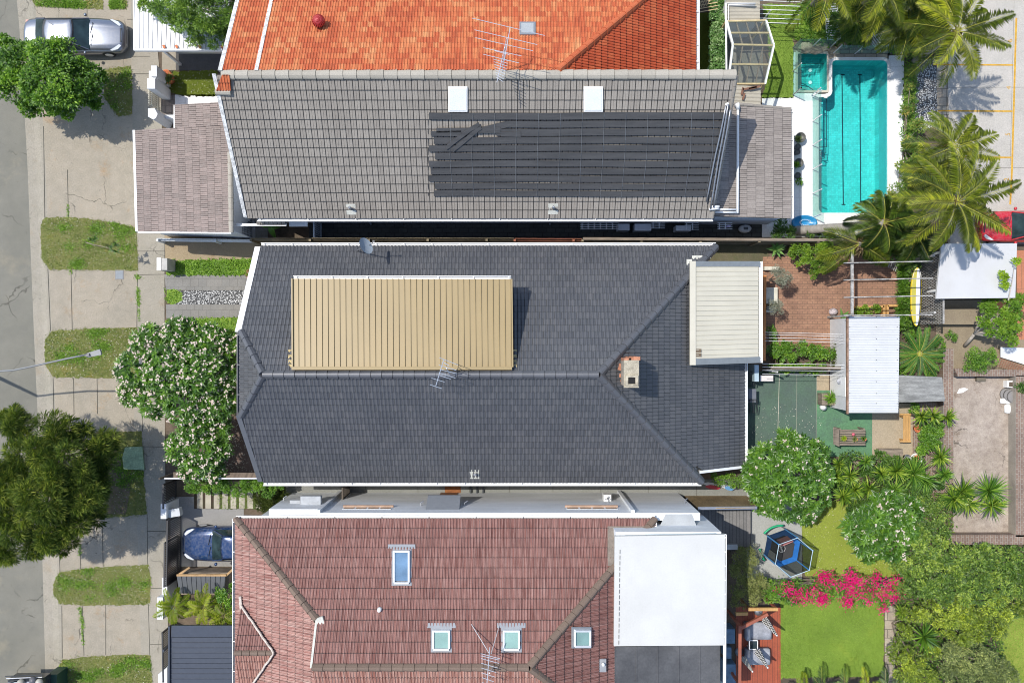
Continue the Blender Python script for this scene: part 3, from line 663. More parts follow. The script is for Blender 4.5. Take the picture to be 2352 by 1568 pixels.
mb = MB(); gutter(mb, jN + Vector((-.02, 0, .06)), jS + Vector((-.02, 0, .06)), (-1, 0, 0)); mb.build('gutter', CHARC if 0 else plain('charcoal_metal', (.10, .105, .115), .4), dh)
def rake(mb, a, b, out, w=.16, up=.12, dn=.16):
    o = Vector(out) * w; z = Vector((0, 0, 1)); a, b = Vector(a), Vector(b)
    mb.hull([a - z * dn, b - z * dn, b + o - z * dn, a + o - z * dn], [a + z * up, b + z * up, b + o + z * up, a + o + z * up])
mb = MB(); rake(mb, wN, jN, (-1, 0, 0), .24); mb.build('bargeboard', WHITE, dh)
mb = MB(); rake(mb, wS, jS, (-1, 0, 0), .2); mb.build('bargeboard', plain('charcoal_metal', (.1, .105, .115), .4), dh)
mb = MB(); rake(mb, eS0, eE1, (0, -1, 0), .12, .08); mb.build('flashing', WHITE, dh)
b_ = .35
W0 = [(wN.x + .15, wN.y - b_), (hipN.x - b_, wN.y - b_), (hipN.x - b_, wS.y + b_), (wS.x + .2, wS.y + b_)]
walls(W0, 2.6, mat('cream_brick_wall', (.45, .40, .32), .85, .1), dh)
mb = MB(); mb.prism([(hipN.x - b_ + .02, 1.0), (eE1.x - .3, 1.0), (eE1.x - .3, hipS.y + .9), (hipN.x - b_ + .02, hipS.y + .9)], -.02, 1.7); mb.build('wall', MATS['cream_brick_wall'], dh)
# gable walls under the west rakes
mb = MB(); mb.hull([(wN.x + .16, wN.y - b_, 2.6), (wN.x + .16, wS.y + b_, 2.6), (wN.x + .3, wS.y + b_, 2.6), (wN.x + .3, wN.y - b_, 2.6)], [(wN.x + .16, jN.y, 4.6), (wN.x + .16, jS.y, 4.6), (wN.x + .3, jS.y, 4.6), (wN.x + .3, jN.y, 4.6)]); mb.build('gable', MATS['cream_brick_wall'], dh)
# gold ribbed dormer
dm = mat('gold_sheet_metal', (.28, .205, .09), .45, .04, .5, .03, 20, bump=.03, dirt=.22, dstretch=(3, .5, 1), dcol=(.22, .17, .09))
zt, zb_ = 5.65, 6.1
cA, cB, cC, cD = Vector(px(673, 640, zt)), Vector(px(1174, 641, zt)), Vector(px(1176, 843, zb_)), Vector(px(674, 843, zb_))
mb = MB(); ribbed(mb, cA, cB, cC, cD, 37, [(0, 0), (.80, 0), (.84, .045), (.93, .045), (.97, 0)])
dr = mb.build('dormer', dm, dh, label='gold ribbed metal box dormer roof on the northern slope')
mb = MB()
mb.prism([(cA.x + .05, cA.y - .12), (cB.x - .08, cB.y - .12), (cC.x - .08, cC.y + .1), (cD.x + .05, cD.y + .1)], 3.6, 5.52)
mb.build('dormer_wall', mat('dark_blue_cladding', (.10, .12, .14), .7, .1), dr)
mb = MB(); gutter(mb, cA + Vector((0, .0, -.02)), cB + Vector((0, .0, -.02)), (0, 1, 0), .10, 1.4); mb.build('gutter', WHITE, dr)
mb = MB(); rake(mb, cA, cD, (-1, 0, 0), .05, .09, .2); mb.bar(cD + Vector((-.05, -.04, .05)), cC + Vector((0, -.04, .05)), .12, .12); rake(mb, cB, cC, (1, 0, 0), .05, .07, .2); mb.build('flashing', dm, dr)
for s, u in ((-1, 668), (1, 1182)):
    mb = MB()
    for i, v in enumerate((808, 820, 832, 842)):
        q = onplane(u, v, PN); mb.cbox((q.x, q.y, q.z + .03), .16, .2, .06, random.uniform(-.2, .2))
    mb.build('mortar_patch', mat('lichen_mortar', (.5, .4, .2), .9, .4, 8, .3), dr)
# chimney
ch = MB(); q = px(1450, 862, 7.3)
c0, c1 = px(1437, 830, 7.0), px(1466, 887, 7.0)
ch.box(c0[0], c1[1], 4.3, c1[0], c0[1], 6.85)
chim = ch.build('chimney', mat('stained_brick', (.33, .28, .22), .9, .3, 4, .3), dh)
m2 = MB(); m2.box(c0[0] - .06, c1[1] - .05, 6.85, c1[0] + .03, c0[1] + .05, 7.0); m2.build('chimney_cap', mat('old_cement', (.36, .32, .24), .95, .25, 5, .3), chim)
m2 = MB(); fx, fy = px(1451, 874, 7.02)[:2]
for a, b, c, d in ((-.24, -.2, .24, -.13), (-.24, .13, .24, .2), (-.24, -.13, -.14, .13), (.14, -.13, .24, .13)): m2.box(fx + a, fy + b, 7.0, fx + c, fy + d, 7.08)
m2.box(fx - .14, fy - .13, 7.001, fx + .14, fy + .13, 7.01); m2.build('flue', MATS['old_cement'], chim)
m2 = MB(); m2.box(fx - .13, fy - .12, 7.011, fx + .13, fy + .12, 7.02); m2.build('flue_opening', plain('soot', (.01, .01, .01), .9), chim)
m2 = MB()
for (u, v, z) in ((1441, 826, 6.4), (1452, 824, 6.4), (1462, 823, 6.5)): p = px(u, v, z); m2.cbox((p[0], p[1], z - 1.6), .26, .14, 1.7, random.uniform(-.1, .1))
for (u, v) in ((1426, 838), (1424, 846), (1427, 862), (1430, 873)): q = onplane(u, v, PE); m2.cbox((q.x, q.y, q.z - .05), .2, .14, .22, random.uniform(-.3, .3))
m2.build('brick_ledge', mat('loose_brick', (.38, .17, .10), .9, .3, 4, .2), chim)
# vents on the south slope
def vent(u, v, pl, parent, h=.35, pm=None, patch=True, lean=0):
    q = onplane(u, v, pl); n = pl[1]
    t = MB()
    if patch:
        s_ = Vector((1, 0, 0)); t_ = n.cross(s_).normalized(); c = q + n * .085
        pp = [c - s_ * .2 - t_ * .22, c + s_ * .2 - t_ * .22, c + s_ * .2 + t_ * .26, c - s_ * .2 + t_ * .26]; t.hull([p - n * .04 for p in pp], pp)
    o = t.build('vent', mat('lead_flashing', (.5, .5, .44), .6, .15, 6, .15) if patch else GREYM, parent) if patch else None
    t2 = MB(); t2.tube([q + n * .05, q + Vector((0, 0, h)), q + Vector((.04, 0, h + .05)), q + Vector((.09, 0, h + .02))] if lean else [q, q + Vector((0, 0, h))], .05, 10)
    t2.build('vent_pipe', GREYM, o or parent, True)
vent(1090, 1087, PS, dh, .3, lean=1)
# white flashing at the head of the patio roof
mb = MB(); zc = 3.85
pA, pB, pC, pD = Vector(px(1584, 600, zc)), Vector(px(1745, 600, zc - .55)), Vector(px(1745, 833, zc - .55)), Vector(px(1584, 838, zc))
for (u, v, du, dv) in ((1582, 605, 13, 18), (1600, 592, 24, 9), (1625, 590, 12, 9)):
    q = onplane(u, v, PN if u < 1620 else PE); mb.cbox((q.x, q.y, q.z + .10), du / 55, dv / 55, .03)
mb.build('flashing', MATS['lead_flashing'], dh)

pr = thing('patio_roof', 'cream ribbed sheet-metal patio roof joined to the rear of the charcoal tiled house', 'roof', px(1665, 715, 0))
cm = mat('cream_sheet_metal', (.50, .475, .385), .45, .04, .6, .03, 20, bump=.03, dirt=.15, dstretch=(.5, 3, 1))
mb = MB(); a, b = pA + Vector((.22, 0, 0)), pB
ribbed(mb, pD + Vector((.22, .22, 0)), pA + Vector((.22, -.2, 0)), pB + Vector((-.05, -.2, 0)), pC + Vector((-.05, .22, 0)), 19, [(0, 0), (.86, 0), (.89, .04), (.96, .04), (.99, 0)])
mb.build('roof_sheet', cm, pr)
mb = MB(); mb.slab([pD + Vector((0, 0, .07)), pD + Vector((.24, 0, .07)), pA + Vector((.24, 0, .07)), pA + Vector((0, 0, .07))], .12)
mb.build('head_flashing', cm, pr)
mb = MB()
mb.slab([pA + Vector((.24, -.22, .05)), pB + Vector((0, -.22, .05)), pB + Vector((0, 0, .05)), pA + Vector((.24, 0, .05))][::-1], .16)
mb.slab([pD + Vector((.2, 0, .05)), pC + Vector((0, 0, .05)), pC + Vector((0, .26, .05)), pD + Vector((.2, .26, .05))], .16)
mb.build('side_gutter', plain('blue_grey_metal', (.17, .19, .20), .4), pr)
mb = MB(); gutter(mb, pC + Vector((.0, 0, .0)), pB + Vector((.0, 0, .0)), (1, 0, 0), .1); mb.build('gutter', WHITE, pr)
for yy in (pB.y - .15, (pB.y + pC.y) / 2, pC.y + .15):
    mb = MB(); mb.cbox((pB.x - .12, yy, 0), .09, .09, 3.2); mb.build('post', WHITE, pr)
mb = MB()
for v in (805, 815): p = px(1602, v, 3.9); mb.cbox((p[0], p[1], 3.83), .34, .14, .03)
mb.build('roof_outlet', plain('old_bronze', (.12, .085, .05), .5), pr)

# ---- grey tiled house ---------------------------------------------------
gh = thing('grey_tiled_house', 'long house with weathered grey tiled roof and black solar pool heating strips on it', 'house', (-2, 7.7, 0))
GR = Vector(px(510, 170, 6.9)); GR2 = Vector(px(1690, 174, 6.9)); tg = .665
PG = plane(1176, 172, 6.9, 0, 1, tg)
gW = onplane(569, 498, PG); gE = onplane(1637, 502, PG); gW.z = gE.z = (gW.z + gE.z) / 2; gW.y = gE.y = (gW.y + gE.y) / 2
GR.x = px(498, 170, 6.9)[0]
GR.y = GR2.y = px(1176, 172, 6.9)[1]
tile_roof('roof_slope', [gW, gE, GR2, GR], (gW, gE), .225, .385, 'rib', GREYT, gh, .028, 0, jit=.004)
mb = MB(); mb.uv = []; ridge(mb, GR + Vector((.2, 0, 0)), GR2, .36, .52, .09, .07)
rg = mb.build('ridge_cap', GREYC, gh)
mb = MB(); mb.uv = []; ridge(mb, gE + Vector((-.05, 0, 0)), GR2, .2, .42, .05, .05); mb.build('verge_tiles', GREYT, gh)
mb = MB(); gutter(mb, gW + Vector((0.4, 0, .05)), gE + Vector((0, 0, .05)), (0, -1, 0), .13, 2.0); mb.build('gutter', WHITE, gh)
mb = MB(); rake(mb, gW, GR, (-1, 0, 0), .14, .14, .2); mb.build('bargeboard', mat('peeling_white', (.55, .55, .53), .8, .35, 6, .3, 25), gh)
walls([(gW.x + .12, gW.y + .25), (gE.x - .1, gW.y + .25), (gE.x - .1, GR.y), (gW.x + .12, GR.y)], 3.62, mat('white_render_shade_tint', (.50, .56, .64), .8, .05), gh)  # white wall; the bluish tone of its shade is put into the colour
for x in (gW.x + .12, gE.x - .22): mb = MB(); mb.hull([(x, gW.y + .25, 3.62), (x + .12, gW.y + .25, 3.62), (x + .12, GR.y, 3.62), (x, GR.y, 3.62)], [(x, gW.y + .45, 3.65), (x + .12, gW.y + .45, 3.65), (x + .12, GR.y, 6.75), (x, GR.y, 6.75)]); mb.build('gable', WALLW, gh)
# roof hatches
def skybox(u0, v0, u1, v1, pl, parent, h=.16, frame=WHITE, pane=None, label=None, low=None):
    "low-profile box skylight following the slope"
    n = pl[1]; c = [onplane(u, v, pl) for u, v in ((u0, v1), (u1, v1), (u1, v0), (u0, v0))]
    mb = MB(); mb.hull([p - n * .02 for p in c], [p + n * h for p in c]); o = mb.build('skylight', frame, parent, label=label)
    cc = sum(c, Vector((0, 0, 0))) / 4; k = .78 if pane else .9
    mb = MB(); mb.hull([cc + (p - cc) * k + n * (h + .002) for p in c], [cc + (p - cc) * (k - .03) + n * (h + .02) for p in c])
    mb.build('pane' if pane else 'dome', pane or mat('opal_acrylic', (.70, .72, .72), .3, .03), o); return o
skybox(1030, 197, 1074, 254, PG, gh); skybox(1340, 197, 1384, 254, PG, gh)
vent(807, 480, PG, gh, .45); vent(1270, 479, PG, gh, .45)
# downpipes on the shaded wall
for u in (852, 1262):
    p = px(u, 514); mb = MB(); mb.tube([(p[0], gW.y - .06, gW.z - .1), (p[0] + .02, gW.y + .18, gW.z - .7), (p[0] + .02, gW.y + .2, .1)], .04, 8); mb.build('downpipe', mat('white_render_shade_tint', (.5, .56, .64)), gh)
for u0, z0 in ((760, 1.1), (980, 1.1), (1150, 1.2), (1400, 1.0), (1560, 1.1)):
    x0 = px(u0, 0)[0]; mb = MB(); mb.box(x0, gW.y + .20, z0, x0 + 1.2, gW.y + .255, z0 + 1.1); wi = mb.build('window', WHITE, gh)
    mb = MB(); mb.box(x0 + .06, gW.y + .19, z0 + .06, x0 + 1.14, gW.y + .205, z0 + 1.04); mb.build('pane', GLASSD, wi)
# lower roof piece at the west corner
mb = MB()
q0, q1, q2, q3 = Vector(px(590, 513, 3.2)), Vector(px(655, 513, 3.2)), Vector(px(655, 497, 3.5)), Vector(px(590, 497, 3.5))
tile_roof('roof_slope', [q0, q1, q2, q3], (q0, q1), .178, .4, 'rib', GREYT, gh)
mb = MB(); gutter(mb, q0 + Vector((-.9, 0, .03)), q1 + Vector((.05, 0, .03)), (0, -1, 0), .08); mb.build('gutter', WHITE, gh)
# garage wing
ga = thing('garage', 'garage with pinkish grey tiled roof in front of the grey tiled house', 'garage', px(420, 400))
zl, zr = 2.75, 3.55
g1, g2 = Vector(px(312, 300, zl)), Vector(px(318, 532, zl)); g3, g4 = Vector(px(532, 534, zr)), Vector(px(528, 288, zr))
GART = mat_tile('pinkish_tiles', [(.19, .155, .135), (.24, .19, .165), (.30, .235, .205)], .85, (.33, .29, .26), .4, streak=(1, 3, 1), clump=.5)
tile_roof('roof_slope', [g1, g2, g3, g4], (g1, g2), .17, .33, 'rib', GART, ga, .012, .5)
k1 = g1.lerp(g4, .43); k2 = Vector(px(404, 242, 3.1)); k3 = Vector(px(506, 236, zr)); k2.z = k1.z
tile_roof('roof_slope', [k1, g4 + Vector((0, .0, 0)), k3, k2], (k1, k2), .17, .33, 'rib', GART, ga, .012, .5)
mb = MB(); mb.uv = []; ridge(mb, g3, g4 + (g4 - g3) * -.25, .22, .5, .07, .05); mb.build('ridge_cap', GREYC, ga)
mb = MB(); rake(mb, g1 + Vector((0, 0, .02)), g2 + Vector((0, 0, .02)), (-1, 0, 0), .1, .07, .16); rake(mb, g2, g3, (0, -1, 0), .06, .06, .16); rake(mb, k1 + Vector((-.02, 0, 0)), k2 + Vector((-.02, 0, 0)), (-1, 0, 0), .05, .06, .14); mb.build('fascia', WHITE, ga)
mb = MB(); ge = px(528, 400, 3.55)[0]
mb.prism([(g1.x + .25, g2.y + .15), (ge + .02, g3.y + .12), (ge + .02, g4.y - .05), (g1.x + .25, g1.y - .1)], -.02, 2.7)
mb.hull([(ge - .1, g3.y + .12, 2.7), (ge + .02, g3.y + .12, 2.7), (ge + .02, g4.y - .1, 2.7), (ge - .1, g4.y - .1, 2.7)], [(ge - .1, g3.y + .12, 3.5), (ge + .02, g3.y + .12, 3.5), (ge + .02, g4.y - .1, 3.5), (ge - .1, g4.y - .1, 3.5)])
mb.build('wall', WALLW, ga)
mb = MB()
for i in range(7):
    for j in range(9 - i):
        y0 = g3.y + .15 + i * .0; 
        mb.box(ge + .021, g3.y + .16 + j * .1, .5 + i * .22, ge + .03, g3.y + .22 + j * .1, .64 + i * .22)
mb.build('lattice_vent', plain('vent_dark', (.05, .055, .06)), ga)
mb = MB(); mb.box(g1.x + .2, g2.y + .5, .0, g1.x + .249, g1.y - .5, 2.2); mb.build('garage_door', WHITE, ga)
# low white roof and cladding beside garage
ax = thing('rear_annex', 'single-storey rear annex with grey-brown tiled roof beside the pool deck', 'annex', px(1735, 375))
za, zc2 = 3.15, 2.65
a1, a2, a3, a4 = Vector(px(1640, 238, za)), Vector(px(1816, 251, zc2)), Vector(px(1816, 502, zc2)), Vector(px(1640, 497, za))
tile_roof('roof_slope', [a2, a3, a4, a1], (a2, a3), .172, .40, 'rib', mat_tile('taupe_tiles', [(.20, .175, .155), (.25, .22, .195), (.30, .265, .235)], .85, (.38, .33, .29), .35, streak=(1, 3, 1)), ax, .014, .5)
mb = MB(); mb.uv = []; ridge(mb, a1 + Vector((.4, .02, 0)), a2, .14, .42, .05, .04); mb.build('verge_tiles', GREYT, ax)
mb = MB(); gutter(mb, a2 + Vector((0, 0, .05)), a3 + Vector((0, 0, .05)), (1, 0, 0), .09); mb.build('gutter', WHITE, ax)
walls([(a4.x, a3.y + .1), (a3.x - .25, a3.y + .1), (a3.x - .25, a2.y - .15), (a4.x, a2.y - .1)], 2.45, mat('white_render_shade_tint', (.5, .56, .64)), ax)
mb = MB(); z = 3.0
p = [Vector(px(1637, 487, 3.45)), Vector(px(1694, 488, 3.25)), Vector(px(1695, 250, 3.25)), Vector(px(1694, 240, 3.35))]
mb.tube([p[0], p[1]], .045, 10); mb.tube([p[1] + Vector((0, -.03, 0)), p[2]], .055, 10); mb.tube([p[2], p[3], p[3] + Vector((-.02, .0, -.2))], .09, 10); mb.tube([p[0] + Vector((0, .12, 0)), p[1] + Vector((0, .12, 0))], .035, 8)
mb.build('pipe', WHITE, ax, True)
# solar strips
sh = thing('solar_pool_heater', 'long black rubber solar heating strips with return pipes laid over the grey roof', 'solar heater', onplane(1320, 350, PG))
RUB = mat('black_rubber', (.062, .061, .060), .5, .15, 1.5, .15, 20, stretch=(.3, 4, 4), spec=.4)
rows = [255, 274, 292, 311, 329.5, 347, 365, 382.5, 399.5, 417, 433.5, 450]
nG = PG[1]
def onG(u, v, h=.17): return onplane(u, v, PG) + nG * h
for i in range(11):
    v0, v1 = rows[i] + .8, rows[i + 1] - 3.0; ul = random.choice((990, 997, 986, 1000)); ur = 1664 - (i * 3.2) + random.uniform(-3, 1)
    if i == 1: ul = 1100
    if i == 2: ul = 1140
    n = 26; top = []; bot = []
    for k in range(n + 1):
        u = ul + (ur - ul) * k / n; wv = math.sin(k * .7 + i * 2.1) * .35 + math.sin(k * .23 + i * .4) * .8
        bend = 0
        if i == 1 and k < 3: bend = (3 - k) * 5.0
        top.append(onG(u, v0 + wv + bend, .17 + .008 * math.sin(k * 1.3 + i))); bot.append(onG(u, v1 + wv + bend, .17))
    mb = MB()
    for k in range(n): mb.hull([p - nG * .03 for p in (bot[k], bot[k + 1], top[k + 1], top[k])], [bot[k], bot[k + 1], top[k + 1], top[k]])
    mb.build('collector_strip', RUB, sh)
for pts in (((1100, 281), (1080, 292), (1045, 318), (1024, 335)), ((1104, 287), (1090, 298), (1062, 322), (1038, 341))):
    mb = MB()
    for a, b in zip(pts, pts[1:]):
        A0, A1, B1, B0 = onG(a[0], a[1] - 4, .22), onG(a[0] + 3, a[1] + 5, .22), onG(b[0] + 3, b[1] + 5, .22), onG(b[0], b[1] - 4, .22)
        mb.hull([p - nG * .03 for p in (A1, B1, B0, A0)], [A1, B1, B0, A0])
    mb.build('collector_strip', RUB, sh, label='folded loose black strip')
for (u0, u1, v) in ((1003, 1150, 296), (990, 1060, 303), (1150, 1196, 305)):
    mb = MB(); c = [onG(u0, v + 5, .195), onG(u1, v + 6, .195), onG(u1, v - 7, .195), onG(u0, v - 5, .195)]; mb.hull([p - nG * .03 for p in c], c); mb.build('collector_strip', RUB, sh, label='short black strip end')
for u in range(1035, 1650, 50):
    mb = MB(); mb.tube([onG(u + 2, 256, .2), onG(u - 1, 352, .2), onG(u - (u - 1176) * .035, 449, .2)], .006, 4); mb.build('strap', GREYM, sh)
mb = MB(); mb.tube([onG(u, 262 + i * 6, .06) for i, u in enumerate([984] * 32)], .03, 6); mb.build('header_pipe', RUB, sh)
for j, (u0, u1, v0, v1) in enumerate(((1664, 1620, 240, 455), (1669, 1629, 235, 470), (1674, 1636, 247, 466))):
    mb = MB(); mb.tube([onG(u0 + (u1 - u0) * t / 8, v0 + (v1 - v0) * t / 8 + 3 * math.sin(t),   .24 + .02 * j) for t in range(9)], .032, 8); mb.build('return_pipe', GREYM, sh, True)
mb = MB(); mb.tube([onG(1629, 470, .18), onG(1650, 470, .2)], .05, 8); mb.tube([onG(1627, 476, .18), onG(1648, 474, .2)], .05, 8); mb.build('pipe_elbow', WHITE, sh, True); mb = MB(); mb.tube([onG(1664, 238, .2), onG(1671, 233, .2)], .05, 8); mb.build('pipe_elbow', WHITE, sh, True)

# ---- orange tiled house -----------------------------------------------
oh = thing('orange_tiled_house', 'house with bright orange terracotta tiled hip roof at the top of the frame', 'house', (-1, 14, 0))
PO = plane(1176, 165, 6.95, 0, -1, .60); yr = px(1176, 164, 6.95)[1]
xw = px(512, 164, 6.95)[0]; r1 = Vector((px(1280, 164, 6.95)[0], yr, 6.95)); zr_ = 6.95
run = 7.2; 
oW = Vector((xw, yr + run, zr_ - run * .6)); oE = Vector((r1.x + run, yr + run, zr_ - run * .6))
tile_roof('roof_slope', [oW, oE, r1, Vector((xw, yr, zr_))], (oW, oE), .22, .30, 'fine', ORNG, oh, .03, .0, jit=.003)
xe = onplane(1596, 80, plane(1280, 164, 6.95, -1, 0, .6)).x; 
PEo = (Vector(r1), Vector((.6, 0, 1)).normalized())
def zE_(x): return 6.95 - (x - r1.x) * .6
e1 = Vector((xe, yr, zE_(xe))); e2 = Vector((xe, yr + (xe - r1.x), zE_(xe)))
tile_roof('roof_slope', [r1, e1, e2], (e1, e2), .22, .31, 'fine', mat_tile('orange_tiles_lichen', [(.36, .055, .02), (.44, .075, .028), (.5, .13, .05)], .75, (.3, .15, .06), .3, lichen=(.4, .38, .28)), oh, .03)
mb = MB(); mb.uv = []; ridge(mb, e2, r1, .30, .42, .1, .1); mb.build('ridge_cap', ORNC, oh)
mb = MB(); gutter(mb, e1 + Vector((0.02, 0, .05)), e2 + Vector((.02, 0, .05)), (1, 0, 0), .14, .7); mb.build('gutter', WHITE, oh)
q0, q1 = onplane(591, 162, PO), onplane(626, 0, PO)
xx = (q0.x + q1.x) / 2; q0 = Vector((xx, yr, zr_)); q1 = q0 + Vector((0, 6, -3.6))
mb = MB(); mb.slab([q0 + Vector((-.07, 0, .13)), q0 + Vector((.07, 0, .13)), q1 + Vector((.07, 0, .13)), q1 + Vector((-.07, 0, .13))], .1); mb.build('flashing', MATS['peeling_white'], oh)
mb = MB(); rake(mb, Vector((xw, yr, zr_)), oW, (-1, 0, 0), .16, .12, .2); mb.build('bargeboard', MATS['peeling_white'], oh)
walls([(xw + .1, yr + .01), (xe - .4, yr + .01), (xe - .4, yr + run - .4), (xw + .1, yr + run - .4)], 2.4, BRICKW, oh)
# orange return below the ridge line at the west end
s1, s2 = Vector((xw - .1, yr, zr_ + .02)), onplane(533, 205, PG) + nG * .13
mb = MB(); c = [onplane(500, 205, PG), onplane(533, 205, PG), onplane(530, 168, PG), onplane(513, 168, PG)]
tile_roof('roof_slope', [p + nG * .12 for p in c], (c[0] + nG * .12, c[1] + nG * .12), .22, .3, 'fine', ORNG, oh)
mb = MB(); mb.uv = []; ridge(mb, onplane(497, 209, PG) + nG * .1, onplane(533, 210, PG) + nG * .1, .25, .42, .06, .06); mb.build('ridge_cap', GREYC, oh)
skybox(1193, 57, 1230, 86, PO, oh, .14, GREYM, mat('grey_translucent', (.33, .35, .36), .2, .05), label='small grey square skylight')
# turbine vent
tv = thing('turbine_vent', 'round red spinning roof ventilator on the orange tiles', 'roof vent', onplane(737, 58, PO))
q = onplane(737, 58, PO); REDM = plain('red_metal', (.35, .03, .03), .3, .1)
mb = MB(); mb.lathe((q.x, q.y, q.z - .05), [(.17, 0), (.17, .25), (.15, .3)], 20); mb.build('neck', REDM, tv, True)
mb = MB()
for k in range(20):
    a = 2 * PI * k / 20; pts = []
    for (r, z) in ((.15, .28), (.24, .38), (.25, .5), (.18, .6), (.08, .66)): pts.append((q.x + r * math.cos(a + z), q.y + r * math.sin(a + z), q.z + z))
    for i in range(4):
        A, B = Vector(pts[i]), Vector(pts[i + 1]); t = Vector((-math.sin(a), math.cos(a), .0)) * .028; mb.hull([A - t, B - t * .8, B + t * .8 - Vector((0, 0, .01)), A + t - Vector((0, 0, .01))], [A - t + Vector((0, 0, .012)), B - t * .8 + Vector((0, 0, .012)), B + t * .8, A + t])
mb.lathe((q.x, q.y, q.z), [(.12, .635), (.1, .67), (.03, .69), (.0, .69)], 16); mb.lathe((q.x, q.y, q.z), [(.13, .28), (.13, .64)], 16); mb.build('vane_head', REDM, tv)

# ---- maroon tiled house -----------------------------------------------
mh = thing('maroon_tiled_house', 'house with weathered maroon tiled roof, skylights and pale rendered side wall', 'house', (-3, -11, 0))
ze = 4.9; eN_ = px(543, 1191, ze); Ye = eN_[1]; tm = .6
PM = plane(1176, 1191, ze, 0, -1, tm)
rr = onplane(1215, 1531, PM); rl = onplane(718, 1531, PM); rr.z = rl.z = (rr.z + rl.z) / 2; rr.y = rl.y = (rr.y + rl.y) / 2
nW = Vector(px(543, 1191, ze)); nE = Vector(px(1504, 1191, ze))
hl = onplane(724, 1423, PM); hl.x = rl.x
sW = Vector((rl.x, 2 * rl.y - hl.y, hl.z)); yS = 2 * rl.y - nW.y
fh = (hl.y - nE.y) / (rr.y - nE.y); hx = nE.lerp(rr, fh); hx2 = Vector((hx.x, 2 * rl.y - hx.y, hx.z)); nWs, nEs = Vector((nW.x, yS, ze)), Vector((nE.x, yS, ze))
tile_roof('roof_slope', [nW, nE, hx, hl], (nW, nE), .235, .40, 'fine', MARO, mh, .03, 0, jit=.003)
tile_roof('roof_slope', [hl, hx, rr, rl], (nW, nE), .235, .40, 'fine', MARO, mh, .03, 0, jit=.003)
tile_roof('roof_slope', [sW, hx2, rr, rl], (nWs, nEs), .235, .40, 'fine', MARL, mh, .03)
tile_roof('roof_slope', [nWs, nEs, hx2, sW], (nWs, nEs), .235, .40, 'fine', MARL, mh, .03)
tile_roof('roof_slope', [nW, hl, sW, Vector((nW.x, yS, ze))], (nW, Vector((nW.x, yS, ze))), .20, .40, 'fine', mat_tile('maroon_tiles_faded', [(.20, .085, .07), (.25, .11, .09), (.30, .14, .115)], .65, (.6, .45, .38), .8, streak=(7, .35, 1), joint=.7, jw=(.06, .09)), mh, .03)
tile_roof('roof_slope', [nE, Vector((nE.x, yS, ze)), rr], (nE, Vector((nE.x, yS, ze))), .20, .40, 'fine', MARO, mh, .03)
ridges([(nW, hl, .28), (nE, rr, .30), (rl, rr, .28), (Vector((nE.x, yS, ze)), rr, .28)], MARC, mh)
mb = MB(); mb.poly([hl, rl, sW]); mb.build('gable', WALLW, mh)
mb = MB(); rake(mb, hl, rl, (-1, 0, 0), .08, .1, .1); mb.cbox((hl.x + .1, hl.y, hl.z + .05), .3, .28, .1, .3); mb.build('flashing', MATS['lead_flashing'], mh)
# small gablet on the west face
g0, g1_, g2_ = Vector(px(558, 1385, 5.0)), Vector(px(633, 1495, 5.75)), Vector(px(556, 1605, 5.0)); gm = Vector(px(556, 1495, 5.85))
PW = (Vector(nW), Vector((-(hl.z - ze) / (hl.x - nW.x), 0, 1)).normalized())
g0, g1_, g2_ = onplane(557, 1386, PW) + Vector((0, 0, .08)), onplane(633, 1495, PW) + Vector((0, 0, .12)), onplane(557, 1604, PW) + Vector((0, 0, .08)); gm = Vector((g0.x, g1_.y, g1_.z))
tile_roof('gablet', [g0, g1_, gm], (g0, Vector((g1_.x, g0.y, g0.z))), .2, .4, 'fine', MARO, mh)
tile_roof('gablet', [g2_, g1_, gm], (g2_, Vector((g1_.x, g2_.y, g2_.z))), .2, .4, 'fine', MARL, mh)
mb = MB(); mb.uv = []; ridge(mb, gm, g1_, .2, .3, .1, .05); mb.build('ridge_cap', MARC, mh)
mb = MB()
for a, b in ((g0, g1_), (g1_, g2_)):
    pts = [a.lerp(b, t / 12) + Vector((random.uniform(-.02, .02), random.uniform(-.02, .02), .14)) for t in range(13)]; mb.tube(pts, .045, 6)
for p in (g0,): mb.cbox((p.x - .02, p.y + .1, p.z + .05), .1, .5, .08, .1)
mb.build('mortar_flashing', mat('pale_mortar', (.5, .44, .38), .9, .2, 8, .3), mh)
mb = MB(); gutter(mb, nW + Vector((0, .02, .06)), nE + Vector((0, .02, .06)), (0, 1, 0), .08, 1.9); mb.build('gutter', WHITE, mh)
mb = MB(); gutter(mb, nW + Vector((-.02, 0, .06)), Vector((nW.x - .02, yS, ze + .06)), (-1, 0, 0), .1, 1.2); mb.build('gutter', WHITE, mh)
mb = MB(); rake(mb, nE + Vector((-.05, 0, 0)), nE + Vector((-.05, -.9, 0)), (1, 0, 0), .12, .1, .1); mb.build('bargeboard', WHITE, mh)
walls([(nW.x + .3, Ye - .35), (nE.x - .2, Ye - .35), (nE.x - .2, yS), (nW.x + .3, yS)], 4.7, WALLG, mh)
